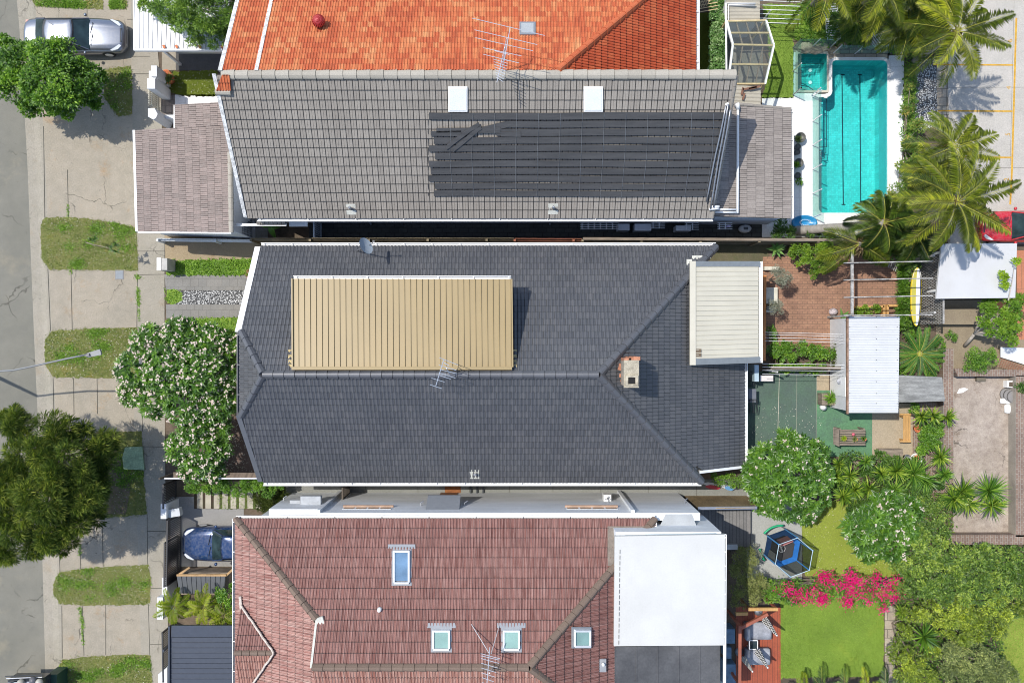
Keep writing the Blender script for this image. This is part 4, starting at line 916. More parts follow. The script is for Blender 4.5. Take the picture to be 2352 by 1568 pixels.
# side wall towards the path
Yw = -347 / D; Xl, Xr = px(672, 0)[0], px(1557, 0)[0]
mb = MB(); mb.prism([(px(672, 0)[0], Yw), (px(784, 0)[0], Yw), (px(784, 0)[0], Ye - .1), (px(672, 0)[0], Ye - .1)], -.02, 3.9)
mb.prism([(px(784, 0)[0], Yw), (Xr, Yw - .0), (Xr, Ye - .1), (px(784, 0)[0], Ye - .1)], -.02, 4.72); mb.build('wall', WALLG, mh, label='pale rendered side wall')
mb = MB()
for u in (784, 1421):
    x = px(u, 0)[0]; mb = MB(); mb.box(x - .07, Yw, 0, x + .07, Yw + .12, 4.74); mb.build('pilaster', WALLG, mh)
def wallbox(x0, x1, z0, z1, p, m, name, parent=mh): mb = MB(); mb.box(x0, Yw - .01, z0, x1, Yw + p, z1); return mb.build(name, m, parent)
for u0, u1 in ((787, 899), (1301, 1419)):
    zt_ = 3.85; k = 1 / (1 - zt_ / CAMH); x0, x1 = (u0 - 1176) / D / k, (u1 - 1176) / D / k
    wn = wallbox(x0, x1, 3.55, 4.0, .012, WHITE, 'window'); mb = MB()
    for i in range(4):
        w4 = (x1 - x0) / 4; mb.box(x0 + i * w4 + .04, Yw + .012, 3.6, x0 + (i + 1) * w4 - .04, Yw + .018, 3.92)
    mb.build('pane', GLASSD, wn)
    mb = MB(); mb.box(x0 - .04, Yw, 3.48, x1 + .04, Yw + .09, 3.55); mb.build('sill', mat('tan_sill', (.38, .25, .17), .8), wn)
x0, x1 = (983 - 1176) / D * .925, (1058 - 1176) / D * .925
mb = MB(); mb.hull([(x0, Yw, 3.9), (x1, Yw, 3.9), (x1, Yw + .42, 2.95), (x0, Yw + .42, 2.95)], [(x0, Yw, 3.98), (x1, Yw, 3.98), (x1, Yw + .42, 3.03), (x0, Yw + .42, 3.03)]); mb.build('awning', plain('awning_grey', (.20, .215, .235), .5), mh)
wallbox(x0 + .3, x1 - .3, 0, 2.05, .02, mat('brown_door', (.2, .1, .06), .5), 'door')
for u0, u1, z0, z1, p in ((692, 738, 2.65, 2.95, .36), (664, 688, 2.5, 2.68, .14)):
    wallbox((u0 - 1176) / D * .93, (u1 - 1176) / D * .93, z0, z1, p, mat('hood_grey', (.34, .36, .38), .6), 'exhaust_hood')
c = wallbox((1386 - 1176) / D * .95, (1403 - 1176) / D * .95, 1.6, 2.15, .28, WHITE, 'meter_box')
for u, z in ((640, 2.0), (968, 3.2), (1068, 3.2), (1575, 2.6)):
    x = (u - 1176) / D * .93; mb = MB(); mb.tube([(x, Yw, z), (x, Yw + .12, z), (x + .12, Yw + .2, z - .05)], .025, 6); mb.build('camera_bracket', GREYM, mh)
mb = MB(); x = (1395 - 1176) / D * .95
for k in range(4): mb.tube([(x, Yw + .14, 2.15), (x + .13 * math.cos(k * 1.6), Yw + .14 + .12 * math.sin(k * 1.6), 2.4)], .018, 5)
mb.build('floodlight', GREYM, mh)
# roof windows
def roofwin(u0, v0, u1, v1, pl, lab=None, f=.05, tab=True, glass=None):
    n = pl[1]; c = [onplane(u, v, pl) for u, v in ((u0, v1), (u1, v1), (u1, v0), (u0, v0))]; cc = sum(c, Vector((0, 0, 0))) / 4
    mb = MB(); ex = (c[1] - c[0]).normalized(); ey = (c[3] - c[0]).normalized()
    fl = [c[0] - ex * .1 - ey * .1, c[1] + ex * .1 - ey * .1, c[2] + ex * .1 + ey * .12, c[3] - ex * .1 + ey * .12]
    mb.hull([p + n * .06 for p in fl], [p + n * .10 for p in fl])
    if tab:
        t_ = [c[3] - ex * .25 + ey * .12, c[2] + ex * .25 + ey * .12, c[2] + ex * .25 + ey * .3, c[3] - ex * .25 + ey * .3]; mb.hull([p + n * .06 for p in t_], [p + n * .095 for p in t_])
    o = mb.build('skylight', plain('zinc_flashing', (.30, .31, .32), .45, .3), mh, label=lab)
    mb = MB()
    for a, b in ((0, 1), (1, 2), (2, 3), (3, 0)): mb.bar(c[a] + n * .15, c[b] + n * .15, .07, .14)
    mb.build('frame', plain('frame_white', (.6, .62, .63), .4), o)
    mb = MB(); mb.poly([cc + (p - cc) * .9 + n * .17 for p in c]); mb.build('pane', glass or mat('sky_glass', (.24, .38, .34), .15, .12, 1.0, .02), o)
roofwin(906, 1268, 940, 1340, PM, 'tall roof window with dark blind', glass=mat('blue_glass', (.13, .22, .33), .12, .25, .9, .02)); roofwin(996, 1450, 1032, 1492, PM); roofwin(1157, 1450, 1192, 1492, PM)
PMe = (Vector(nE), Vector((tm, 0, 1)).normalized())
roofwin(1315, 1445, 1350, 1480, PMe, tab=False)
q = onplane(1384, 1525, PMe); mb = MB(); mb.cbox((q.x, q.y, q.z + .04), .26, .5, .08); o = mb.build('vent', MATS['zinc_flashing'], mh); mb = MB(); mb.lathe((q.x, q.y + .08, q.z + .1), [(.06, 0), (.06, .18), (.0, .19)], 10); mb.build('vent_pipe', WHITE, o, True)
vent(873, 1397, PM, mh, .25, patch=False); 
q = onplane(873, 1397, PM); mb = MB(); mb.lathe((q.x, q.y, q.z + .08), [(.1, 0), (.08, .05), (.06, .2), (.0, .2)], 12); mb.build('vent', WHITE, mh, True)
n_ = PM[1]; mb = MB(); c = [onplane(1395, 1210, PM), onplane(1500, 1210, PM), onplane(1500, 1226, PM), onplane(1395, 1226, PM)]; mb.hull([p + n_ * .05 for p in c], [p + n_ * .11 for p in c]); c = [onplane(1395, 1226, PM), onplane(1412, 1226, PM), onplane(1412, 1300, PM), onplane(1395, 1300, PM)]; mb.hull([p + n_ * .05 for p in c], [p + n_ * .112 for p in c]); mb.build('flashing', mat('brown_flashing', (.19, .16, .13), .8, .15, 4, .2), mh)
# rear white flat roof box
rb = thing('rear_extension', 'flat-roofed rear extension with plain white roof behind the maroon tiles', 'extension', px(1540, 1350))
mb = MB(); zt = 6.2; pts = [px(u, v, zt)[:2] for u, v in ((1412, 1231), (1665, 1227), (1665, 1481), (1410, 1483))][::-1]
mb.prism(pts, 6.0, 6.2); mb.build('roof', mat('white_membrane', (.50, .50, .475), .6, .04, .7, .03, 15, dirt=.16, dstretch=(.6, .4, 1), dcol=(.36, .34, .29)), rb)
mb = MB(); mb.prism([px(u, v, zt)[:2] for u, v in ((1416, 1224), (1660, 1224), (1660, 1482), (1416, 1482))][::-1], -.02, 5.95); mb.prism([px(u, v, zt)[:2] for u, v in ((1416, 1483), (1655, 1483), (1655, 1600), (1416, 1600))][::-1], -.02, 5.4); mb.build('wall', WALLG, rb)
mb = MB(); a, b = Vector(px(1664, 1227, zt)), Vector(px(1662, 1566, zt)); gutter(mb, a, b + Vector((0, -.4, 0)), (1, 0, 0), .06, .55); mb.build('gutter', WHITE, rb)
mb = MB(); a, b = Vector(px(1424, 1262, zt + .02)), Vector(px(1421, 1483, zt + .02))
for i in range(17): mb.bar(a.lerp(b, i / 17), a.lerp(b, (i + .7) / 17), .02, .02)
mb.build('seam', plain('seam_dark', (.12, .12, .12)), rb)
mb = MB(); mb.hull([px(1425, 1231, 6.0), px(1655, 1227, 6.0), px(1640, 1222, 5.8), px(1440, 1226, 5.8)], [px(1425, 1231, 6.15), px(1655, 1227, 6.15), px(1640, 1222, 5.9), px(1440, 1226, 5.9)]); mb.build('edge_flashing', plain('pale_blue_metal', (.4, .47, .48), .4), rb)
mb = MB(); ribbed(mb, px(1411, 1485, 6.0), px(1654, 1480, 5.8), px(1654, 1620, 5.8), px(1411, 1620, 6.0), 5, [(0, 0), (.02, .02), (.06, .02), (.08, 0)])
mb.build('translucent_roof', mat('smoky_polycarbonate', (.085, .085, .085), .35, .25, .8, .12, 12), rb)
# lower parapet end
mb = MB(); zt_ = 4.0; mb.hull([px(1508, 1222, 4.3), px(1607, 1225, 4.3), px(1589, 1180, 4.3), px(1529, 1180, 4.3)][::-1], [px(1508, 1222, 4.75), px(1607, 1225, 4.75), px(1589, 1180, 4.75), px(1529, 1180, 4.75)][::-1]); mb.build('parapet_roof', mat('parapet_shade_grey', (.36, .38, .39), .7, .1, 1.2, .08), rb)  # darker, bluer than the wall render: parapet shade is mixed into the colour
# ================================================================ CARS
def car(name, label, uv, heading, L, W, H, paint, loc_z=0.0, dark=False, wagon=False):
    x, y = px(*uv)[:2]; t = thing(name, label, 'car', (0, 0, 0))
    h = L / 2
    def half(s):          # plan half-width along the body, s in -1 (tail) .. 1 (nose)
        a = abs(s); w_ = W / 2 * (1 - .10 * max(0, (a - .45) / .55) ** 1.6 - .34 * max(0, (a - .86) / .14) ** 2.2)
        if s > 0: w_ *= 1 - .04 * s
        return w_
    def top(s):
        if s > .28: return H * (.66 - .17 * ((s - .28) / .72) ** 1.5 - .10 * max(0, (s - .93) / .07) ** 2)
        if s > -.62: return H * .66
        if wagon: return H * (.66 - .03 * ((-s - .62) / .38))
        return H * (.69 - .03 * ((-s - .62) / .38) - .08 * max(0, (-s - .95) / .05) ** 2)
    xs = np.concatenate([np.linspace(-1, -.9, 5), np.linspace(-.86, .84, 28), np.linspace(.88, 1, 6)]); ys = np.linspace(-1, 1, 21)
    mb = MB(); rings = []
    for s in xs:
        w_ = half(s); zt = top(s); ring = []
        for q in (-1, 1):
            pass
        low = [(-w_ * .90, .17), (-w_ * .99, .28), (-w_ * 1.0, .42), (-w_ * .985, zt * .80)]
        ring += [(s * h, a, b) for a, b in low]
        for q in ys[1:-1]: ring.append((s * h, w_ * .96 * q, zt - .075 * abs(q) ** 3.5 - .03 * q * q + (.012 * (1 - abs(abs(q) - .62) / .1) if abs(abs(q) - .62) < .1 and s > .28 else 0)))
        ring += [(s * h, -a, b) for a, b in low[::-1]]
        rings.append(ring)
    mb.loft(rings); mb.build('body', paint, t, True)
    # greenhouse
    g0, g1, r0, r1 = (-.90 if wagon else -.78), .36, (-.80 if wagon else -.50), .10
    def outline(a, b, w_, z, nz=10, front=.10, crown=0):
        pts = []
        for k in range(nz + 1):
            q = -1 + 2 * k / nz; pts.append((b * h - front * L * .28 * q * q * .55, w_ * q, z))
        for k in range(7):
            f = k / 6; pts.append(((b + (a - b) * f) * h - front * L * .154 * (1 - f), w_, z)) if 0 < f < 1 else None
        for k in range(nz + 1):
            q = 1 - 2 * k / nz; pts.append((a * h + .04 * L * q * q * .6, w_ * q, z))
        for k in range(1, 6):
            f = 1 - k / 6; pts.append(((b + (a - b) * f) * h - front * L * .154 * (1 - f), -w_, z))
        return pts
    lo = outline(g0, g1, W * .445, H * .63); hi = outline(r0, r1, W * .335, H * .955)
    mb = MB(); mb.loft([lo, hi], False); mb.poly(lo[::-1]); mb.build('windows', mat('car_glass', (.025, .045, .05), .08, .5, 1.2, .02, bump=0), t, True)
    hi2 = outline(r0 - .015, r1 + .01, W * .345, H * .95); hi3 = outline(r0 + .05, r1 - .04, W * .27, H * .985); hi4 = outline(r0 + .2, r1 - .2, W * .12, H)
    mb = MB(); mb.loft([hi2, hi3, hi4], True); mb.build('roof_panel', paint, t, True)
    for s in (-1, 1):
        mb = MB(); n = 11
        mb.tube([Vector(lo[0 if s < 0 else 10]) + Vector((0, s * .0, .01)), Vector(hi2[0 if s < 0 else 10])], .028, 6)
        mb.build('pillar', paint, t)
        mb = MB(); mb.tube([Vector(lo[26 if s < 0 else 16]), Vector(hi2[26 if s < 0 else 16])], .04, 6); mb.build('pillar', paint, t)
        mb = MB(); mb.lathe((0, 0, 0), [(.02, -.05), (.07, -.04), (.075, .03), (.04, .06)], 12)
        mb.v = [(h * .26 + a * .9, s * (W / 2 + .06) + b, H * .66 + c) for a, b, c in mb.v]; mb.build('mirror', paint, t, True)
        mb = MB(); q = [(s * .30, .935), (s * .40, .87), (s * .455, .76), (s * .44, .72), (s * .36, .80), (s * .26, .90)]
        mb.hull([(b * h, a * W, top(b) - .12) for a, b in q], [(b * h, a * W * .99, top(b) + .004 - .09 * abs(a * 2) ** 4) for a, b in q]); mb.build('headlight', plain('lamp_glass', (.55, .58, .6), .1), t)
        mb = MB(); mb.cbox((-h * .93, s * W * .34, top(-.9) - .26), .12, W * .16, .14); mb.build('tail_light', plain('tail_red', (.35, .02, .02), .2), t)
        for sx in (-.60, .62):
            mb = MB(); R_ = .29; c = (sx * h, s * (W / 2 - .10), R_)
            for yy, rr_ in ((-.09, R_ * .9), (-.08, R_), (.08, R_), (.09, R_ * .9)): pass
            rings = [[(c[0] + rr_ * math.cos(2 * PI * k / 20), c[1] + yy, c[2] + rr_ * math.sin(2 * PI * k / 20)) for k in range(20)] for yy, rr_ in ((-.09, R_ * .9), (-.08, R_), (.08, R_), (.09, R_ * .9))]
            mb.loft(rings); wh = mb.build('wheel', plain('tyre', (.02, .02, .02), .9), t)
            mb = MB(); mb.loft([[(c[0] + rr_ * math.cos(2 * PI * k / 20), c[1] + s * yy, c[2] + rr_ * math.sin(2 * PI * k / 20)) for k in range(20)] for yy, rr_ in ((.085, R_ * .66), (.10, R_ * .6))]); mb.build('rim', ALU, wh)
    mb = MB(); mb.tube([(h * .37 - .02, -W * .33, H * .665), (h * .41, -.02, H * .665)], .012, 4); mb.build('wiper', DARKM, t)
    mb = MB(); mb.tube([(h * .37 - .02, .03, H * .665), (h * .41, W * .32, H * .665)], .012, 4); mb.build('wiper', DARKM, t)
    mb = MB(); mb.hull([(h * .985, -W * .2, .45), (h * .985, W * .2, .45), (h * .9, W * .2, top(.9) - .02), (h * .9, -W * .2, top(.9) - .02)], [(h * 1.005, -W * .2, .45), (h * 1.005, W * .2, .45), (h * .93, W * .2, top(.93) + .01), (h * .93, -W * .2, top(.93) + .01)]); mb.build('grille', DARKM, t)
    for dx, w_ in ((.14, .2), (-.05, .2)):
        mb = MB(); mb.cbox((dx * h, 0, H * .40), .45, W * .62, .12); mb.build('seats', mat('beige_seat', (.30, .29, .25), .8), t)
    mb = MB(); mb.cbox((h * .99, 0, .3), .03, .36, .1); mb.build('number_plate', WHITE, t)
    t.location = (x, y, loc_z); t.rotation_euler = (0, 0, heading); return t
def paintm(name, col, metal=.6, rough=.28):
    t = NT(name); t.b.inputs['Base Color'].default_value = (*col, 1); t.b.inputs['Metallic'].default_value = metal; t.b.inputs['Roughness'].default_value = rough; t.b.inputs['Coat Weight'].default_value = .6; t.b.inputs['Coat Roughness'].default_value = .05
    n = t.noise(obc(t), 9, 5); t.l(t.mix(t.ramp(n, [(.4, (0, 0, 0)), (.8, (.25, .25, .25))]), col, (.4, .38, .34)), t.b.inputs['Base Color']); MATS[name] = t.m; return t.m
car('sedan_car', 'silver grey sedan parked nose-in across the verge beside the round street tree', (188, 93), 0, 4.5, 1.58, 1.32, paintm('silver_paint', (.20, .22, .26), .75, .3))
car('hatchback_car', 'dark blue car parked behind the black sliding gate, tail under the maroon roof', (541, 1241), PI, 4.5, 1.56, 1.42, paintm('blue_paint', (.012, .04, .12), .3, .15), wagon=True)
car('small_car', 'red car parked at the right edge beside the white carport roof', (2333, 524), PI, 3.9, 1.42, 1.3, paintm('red_paint', (.50, .008, .02), .1, .25), wagon=True)
# dark ute at the bottom edge
ut = thing('utility_truck', 'dark utility truck with loaded roof rack, cut off at the bottom left corner', 'truck', px(60, 1625))
mb = MB(); mb.topbox(18, 1562, 108, 1800, .95, .3); mb.build('body', paintm('black_paint', (.03, .03, .035), .3), ut)
mb = MB(); mb.topbox(22, 1556, 100, 1640, 1.55, .95); mb.build('cab', MATS['black_paint'], ut)
for i in range(7):
    mb = MB(); mb.tube([px(12 + i * 3, 1552 + i * 5, 1.75), px(98 - i, 1549 + i * 5, 1.75)], .022, 6); mb.build('rack_bar', ALU if i % 2 else DARKM, ut)
for i, (u, v) in enumerate(((24, 1572), (50, 1566), (78, 1560), (92, 1565))):
    mb = MB(); p = px(u, v, 1.78); mb.lathe(p, [(.02, 0), (.16, .02), (.17, .1), (.1, .2), (.0, .22)], 10); mb.build('load', plain('load_grey_%d' % i, ((.2, .2, .22), (.35, .33, .28), (.1, .1, .11), (.4, .38, .33))[i]), ut, True)
bn = thing('bin', 'dark green open bin on the kerb beside the truck', 'bin', px(120, 1590))
mb = MB(); mb.topbox(108, 1548, 131, 1650, .95, .0); mb.build('tub', plain('bin_green', (.02, .055, .035), .5), bn)
bo = thing('bollard', 'short pale timber post standing in the grass at the bottom left', 'bollard', px(146, 1590))
mb = MB(); mb.tube([px(146, 1590), px(147, 1590)[:2] + (1.0,)], .13, 10, .12); mb.build('post', CONC, bo, True)

# ================================================================ STREET FURNITURE AND FRONT YARDS
sl_ = thing('street_light', 'grey street light reaching over the kerb on a long curved arm', 'street light', px(-25, 858))
mb = MB(); z = 5.0
mb.tube([px(-25, 858), px(-25, 858)[:2] + (4.6,)], .09, 10, .06); mb.build('pole', GREYM, sl_, True)
pts = [px(-25, 858)[:2] + (4.6,)] + [px(u, v, z_) for u, v, z_ in ((-60, 853, 4.85), (0, 852, 4.95), (30, 850, 5), (60, 844, 5), (110, 833, 5.05), (160, 822, 5.05), (205, 813, 5.1))]
mb = MB(); mb.tube(pts, .042, 8, .035); mb.build('arm', plain('galvanised', (.20, .205, .205), .6, .2), sl_, True)
mb = MB(); a, b = Vector(px(200, 816, 5.1)), Vector(px(231, 808, 5.1)); d = (b - a).normalized(); x = Vector((-d.y, d.x, 0))
mb.hull([a + x * .07 + Vector((0, 0, -.08)), b + x * .11 + Vector((0, 0, -.1)), b - x * .11 + Vector((0, 0, -.1)), a - x * .07 + Vector((0, 0, -.08))][::-1], [a + x * .09, b + x * .12, b - x * .12, a - x * .09][::-1]); mb.build('lamp_head', plain('galvanised', (.45, .46, .46)), sl_)
mb = MB(); mb.cbox(tuple(a + d * .05 - Vector((0, 0, .0))), .14, .1, .07, .3); mb.build('photo_cell', plain('cell_grey', (.12, .12, .12)), sl_)
def topthing(name, label, cat, uv, zt, m, group=None, zb=0, part='body'):
    c = px(sum(p[0] for p in uv) / len(uv), sum(p[1] for p in uv) / len(uv), zt); t = thing(name, label, cat, (c[0], c[1], zb), group)
    mb = MB(); mb.toppoly(uv, zt, zb); mb.build(part, m, t); return t
cv = thing('pit_cover', 'pale green rectangular utility cover lying on the shaded verge', 'utility cover', px(308, 1053))
mb = MB(); mb.toppoly([(287, 1027), (327, 1025), (331, 1077), (330, 1079), (284, 1077), (281, 1050)], .09, .0); mb.build('lid', mat('green_fibre', (.22, .30, .18), .8, .15, 3, .2, 12, bump=.6), cv)
cv = thing('pit_cover', 'small blue-grey metal pit cover set in the driveway crossing', 'utility cover', px(274, 630))
mb = MB(); mb.toppoly(rect(264, 620, 284, 642), .022, 0); mb.build('frame', plain('cell_grey', (.12, .12, .12)), cv); mb = MB(); mb.toppoly(rect(266, 622, 282, 640), .028, 0); mb.build('lid', plain('lid_steel', (.20, .22, .235), .7), cv)
lb = thing('letterbox', 'square rendered letterbox pillar at the end of the strip of grass', 'letterbox', px(375, 607))
mb = MB(); mb.toppoly(rect(361, 593, 384, 620), 1.0, 0); mb.v = [(a + 0, b, c) for a, b, c in mb.v]; mb.build('pillar', mat('letterbox_render', (.42, .41, .38), .8), lb)
mb = MB(); mb.topbox(360, 592, 369, 621, 1.04, 1.0); mb.build('cap', WHITE, lb)
mb = MB(); a = px(384, 607, .7); mb.cbox((a[0] + .003, a[1], .7), .02, .3, .05); mb.build('slot', DARKM, lb)
# white gate pillars at the grey house
pl = thing('gate_pillar', 'stepped white gate pillar between the picket gate and the terracotta pot', 'pillar', px(362, 190))
mb = MB(); mb.toppoly(rect(347, 151, 360, 176), 1.6, 0); mb.build('upper_step', WALLW, pl)
mb = MB(); mb.toppoly(rect(338, 180, 356, 204), 1.75, 0); mb.toppoly(rect(342, 163, 358, 181), 1.5, 0); mb.build('shaft', WALLW, pl)
pl = thing('gate_pillar', 'chunky white gate pillar next to the garage corner', 'pillar', px(368, 268))
mb = MB(); mb.toppoly([(340, 249), (355, 249), (362, 262), (358, 271), (352, 275), (340, 268)], 1.7, 0); mb.build('shaft', WALLW, pl)
mb = MB(); mb.toppoly(rect(366, 264, 402, 273), .75, 0); mb.build('low_wall', WALLW, pl)
gt = thing('picket_gate', 'small cream picket gate between the two white pillars', 'gate', px(368, 232))
for i in range(10):
    a = px(368, 212 + i * 4.6); mb = MB(); mb.cbox((a[0], a[1], .1), .03, .06, 1.15); mb.build('picket', mat('cream_paint', (.55, .52, .42), .6), gt)
for z_ in (.35, 1.0):
    mb = MB(); a, b = px(370, 210), px(370, 256); mb.box(a[0], b[1], z_, a[0] + .03, a[1], z_ + .08); mb.build('rail', MATS['cream_paint'], gt)
def pot(name, label, u, v, r, h, m, parent=None, z=0, cat='pot'):
    p = px(u, v, z); t = thing(name, label, cat, p)
    mb = MB(); mb.lathe(p, [(r * .7, 0), (r * .95, h * .8), (r * 1.05, h * .82), (r * 1.05, h), (r * .9, h), (r * .85, h * .85), (0, h * .85)], 18); mb.build('pot', m, t, True); return t
LEAFG = mat_leaf('garden_leaf', (0.053, 0.121, 0.016), (0.120, 0.257, 0.026), (0.300, 0.459, 0.046), .4, .35, .5)
LEAFD = mat_leaf('dark_leaf', (0.022, 0.061, 0.010), (0.060, 0.135, 0.018), (0.165, 0.270, 0.033), .45, .25, .5)
LEAFY = mat_leaf('lime_leaf', (0.125, 0.216, 0.012), (0.250, 0.384, 0.018), (0.450, 0.552, 0.036), .45, .35, .4)
LEAFO = mat_leaf('olive_leaf', (0.062, 0.096, 0.024), (0.138, 0.180, 0.048), (0.275, 0.312, 0.096), .6, .25, .3)
LEAFS = mat_leaf('silver_leaf', (.14, .15, .10), (.26, .27, .20), (.40, .40, .32), .7, .2, .3)
def bush(name, label, cat, blobs, m, dens=700, L=.10, W=.045, group=None, stems=True, **k):
    B = [(*px(u, v, z)[:2], z, r * (1 - z / CAMH) / D) for (u, v, r, z) in blobs]; b = (B[0][0], B[0][1], 0); t = thing(name, label, cat, b, group)
    V, T, var, P, dd = blob_leaves(B, dens, L, W, **k); V[:, 2] = np.maximum(V[:, 2], .02); tri_mesh('foliage', V, T, var, m, t)
    if stems:
        mb = MB()
        for x in B: mb.tube([(b[0], b[1], 0), (x[0], x[1], max(.1, x[2]))], .03, 5, .012)
        mb.build('stem', BARK, t)
    return t, P, dd
def rosette(P0, n, L, W, elev=(.1, 1.2), droop=.25, fold=.2, segs=2):
    "strap leaves radiating from a point"
    az = rng.uniform(0, 2 * PI, n); el = rng.uniform(elev[0], elev[1], n); l = L * rng.uniform(.75, 1.1, n)
    d1 = np.stack([np.cos(az) * np.cos(el), np.sin(az) * np.cos(el), np.sin(el)], 1); up = np.tile([0, 0, 1.0], (n, 1)) - d1 * d1[:, 2:3] + 1e-4
    sd = _n(np.cross(d1, up)); P = np.tile(np.array(P0), (n, 1)); Wn = W * rng.uniform(.8, 1.15, (n, 1)); l = l.reshape(-1, 1)
    A = P; mid = P + d1 * l * .5; mid[:, 2] -= droop * .15 * l[:, 0]; tip = P + d1 * l; tip[:, 2] -= droop * l[:, 0]; nu = _n(np.cross(sd, d1))
    nu[:, 2] = np.abs(nu[:, 2])
    V = np.stack([A - sd * Wn * .35, A + sd * Wn * .35, mid - sd * Wn * .5 + nu * Wn * fold, mid - nu * Wn * .0, mid + sd * Wn * .5 + nu * Wn * fold, tip], 1).reshape(-1, 3)
    i = np.arange(n) * 6
    T = np.stack([np.stack([i, i + 3, i + 2], 1), np.stack([i, i + 1, i + 3], 1), np.stack([i + 1, i + 4, i + 3], 1), np.stack([i + 2, i + 3, i + 5], 1), np.stack([i + 3, i + 4, i + 5], 1)], 1).reshape(-1, 3)
    return V, T, np.repeat(rng.uniform(0, 1, n), 5)
p_ = pot('plant_pot', 'large round terracotta pot with a leafy shrub beside the white pillar', 392, 184, .30, .55, TERRA)
V, T, v = join([rosette(px(390, 182, .5), 40, .45, .06, (-.2, 1.3), .3)]); tri_mesh('foliage', V, T, v, LEAFO, p_)
# white corrugated carport
cp = thing('carport', 'white corrugated steel carport roof under the overhanging tree', 'carport', px(410, 60))
COR = [(i / 10, .018 * (1 + math.cos(2 * PI * i / 10))) for i in range(10)]
TRI = [(0, 0), (.62, 0), (.70, .035), (.90, .035), (.98, 0)]
mb = MB(); z = 2.4; ribbed(mb, px(309, -40, z), px(536, -40, z), px(512, 114, z), px(311, 114, z), 20, TRI); mb.build('roof_sheet', mat('white_steel', (.56, .57, .58), .4, .05, dirt=.25, dstretch=(2, .5, 1)), cp)
mb = MB(); mb.bar(px(309, 116, z - .05), px(512, 116, z - .05), .07, .18); mb.bar(px(308, -40, z - .05), px(310, 117, z - .05), .06, .16); mb.build('fascia', WHITE, cp)
mb = MB(); mb.bar(px(415, 149), px(415, 149)[:2] + (2.3,), .1, .1); mb.build('post', WHITE, cp)
mb = MB(); mb.topbox(404, 118, 535, 120, 2.2, 2.0); mb.build('beam', GREYM, cp)
for u in (376, 405, 458, 510):
    p = px(u, 107, 2.5); mb = MB(); mb.cbox((p[0], p[1], 2.45), .1, .14, .05, .4); one(mb, 'broken_tile', TERRA, {376: 'broken terracotta tile piece nearest the street on the white carport', 405: 'second terracotta tile piece from the street on the white carport', 458: 'third terracotta tile piece along the white carport edge', 510: 'terracotta tile piece at the house end of the white carport'}[u], 'tile piece', group='tile pieces on the white carport')
# dark ribbed carport at the bottom
dc = thing('carport', 'dark blue-grey ribbed metal carport roof joined to the maroon house', 'carport', px(465, 1510))
DKM = plain('navy_sheet_metal', (.055, .065, .085), .35, .2)
mb = MB(); z = 2.6; ribbed(mb, px(392, 1700, z), px(392, 1462, z), px(540, 1462, z), px(540, 1700, z), 20, [(0, 0), (.82, 0), (.86, .04), (.94, .04), (.98, 0)]); mb.build('roof_sheet', DKM, dc)
mb = MB(); mb.slab([px(392, 1462, z + .02), px(540, 1462, z + .02), px(540, 1436, z + .04), px(394, 1436, z + .04)][::-1], .1); mb.build('head_flashing', DKM, dc)
mb = MB(); mb.bar(px(390, 1436, z), px(390, 1700, z), .06, .2); mb.build('fascia', DKM, dc)
mb = MB()
a, b = px(1462, 1462), 0
for v in (1450, 1560): p = px(425, v); mb = MB(); mb.cbox(p, .09, .09, 2.5); mb.build('post', DKM, dc)
# slatted gates and fences along the maroon house frontage
BLK = plain('black_powder_coat', (.02, .02, .022), .45)
def slat_screen(name, label, cat, a, b, h, m, n=10, parent=None, horiz=False, group=None, posts=True, gap=.5):
    A, B = Vector(px(*a)), Vector(px(*b)); t = thing(name, label, cat, A.lerp(B, .5), group); d = (B - A).normalized()
    mb = MB()
    if horiz:
        for i in range(n): z = .08 + i * (h - .1) / n; mb.bar(A + Vector((0, 0, z)), B + Vector((0, 0, z)), .03, (h / n) * gap)
    else:
        for i in range(n):
            p = A.lerp(B, (i + .5) / n); w_ = (B - A).length / n * gap; mb.cbox((p.x, p.y, .05), w_, .03, h - .08, math.atan2(d.y, d.x))
    mb.build('slats', m, t)
    mb = MB(); mb.bar(A + Vector((0, 0, h)), B + Vector((0, 0, h)), .06, .05); mb.build('top_rail', m, t)
    mb = MB(); mb.bar(A + Vector((0, 0, .07)), B + Vector((0, 0, .07)), .05, .06); mb.build('bottom_rail', m, t)
    if posts:
        for p in (A, B): mb = MB(); mb.cbox(tuple(p), .07, .07, h + .02); mb.build('post', m, t)
    return t
slat_screen('slatted_gate', 'narrow black slatted pedestrian gate by the brown screen', 'gate', (405, 1101), (405, 1152), 1.5, BLK, 14)
slat_screen('sliding_gate', 'long black slatted sliding gate in front of the dark blue car', 'gate', (416, 1180), (414, 1322), 1.6, BLK, 34)
slat_screen('sliding_gate', 'second black slatted gate leaf overlapping the first on the street side', 'gate', (408, 1230), (407, 1325), 1.5, BLK, 24)
slat_screen('slatted_fence', 'black slatted fence beside the dark carport', 'fence', (403, 1428), (405, 1535), 1.5, BLK, 26)
for lab, r_, z in (('white gate pillar with a small dark plate beside the black gates', rect(369, 1157, 382, 1191), 1.5), ('low pale pillar at the end of the sliding gate', rect(372, 1326, 384, 1368), 1.1), ('bright white block pillar beside the yellow palms', rect(361, 1371, 374, 1422), 1.5), ('white pillar at the bottom edge beside the dark carport', [(363, 1548), (384, 1532), (384, 1600), (363, 1600)], 1.5)):
    pt = topthing('gate_pillar', lab, 'pillar', r_, z, WALLW, part='shaft')
mb = MB(); p = px(424, 1165); mb.cbox((p[0], p[1], .9), .5, .35, .35, .15); one(mb, 'meter_box', plain('pale_box', (.45, .47, .48)), 'pale grey meter box on a stand behind the white pillar', 'meter box')
be = thing('bin_store', 'dark ribbed bin store with timber rim beside the dark blue car', 'bin store', px(475, 1325))
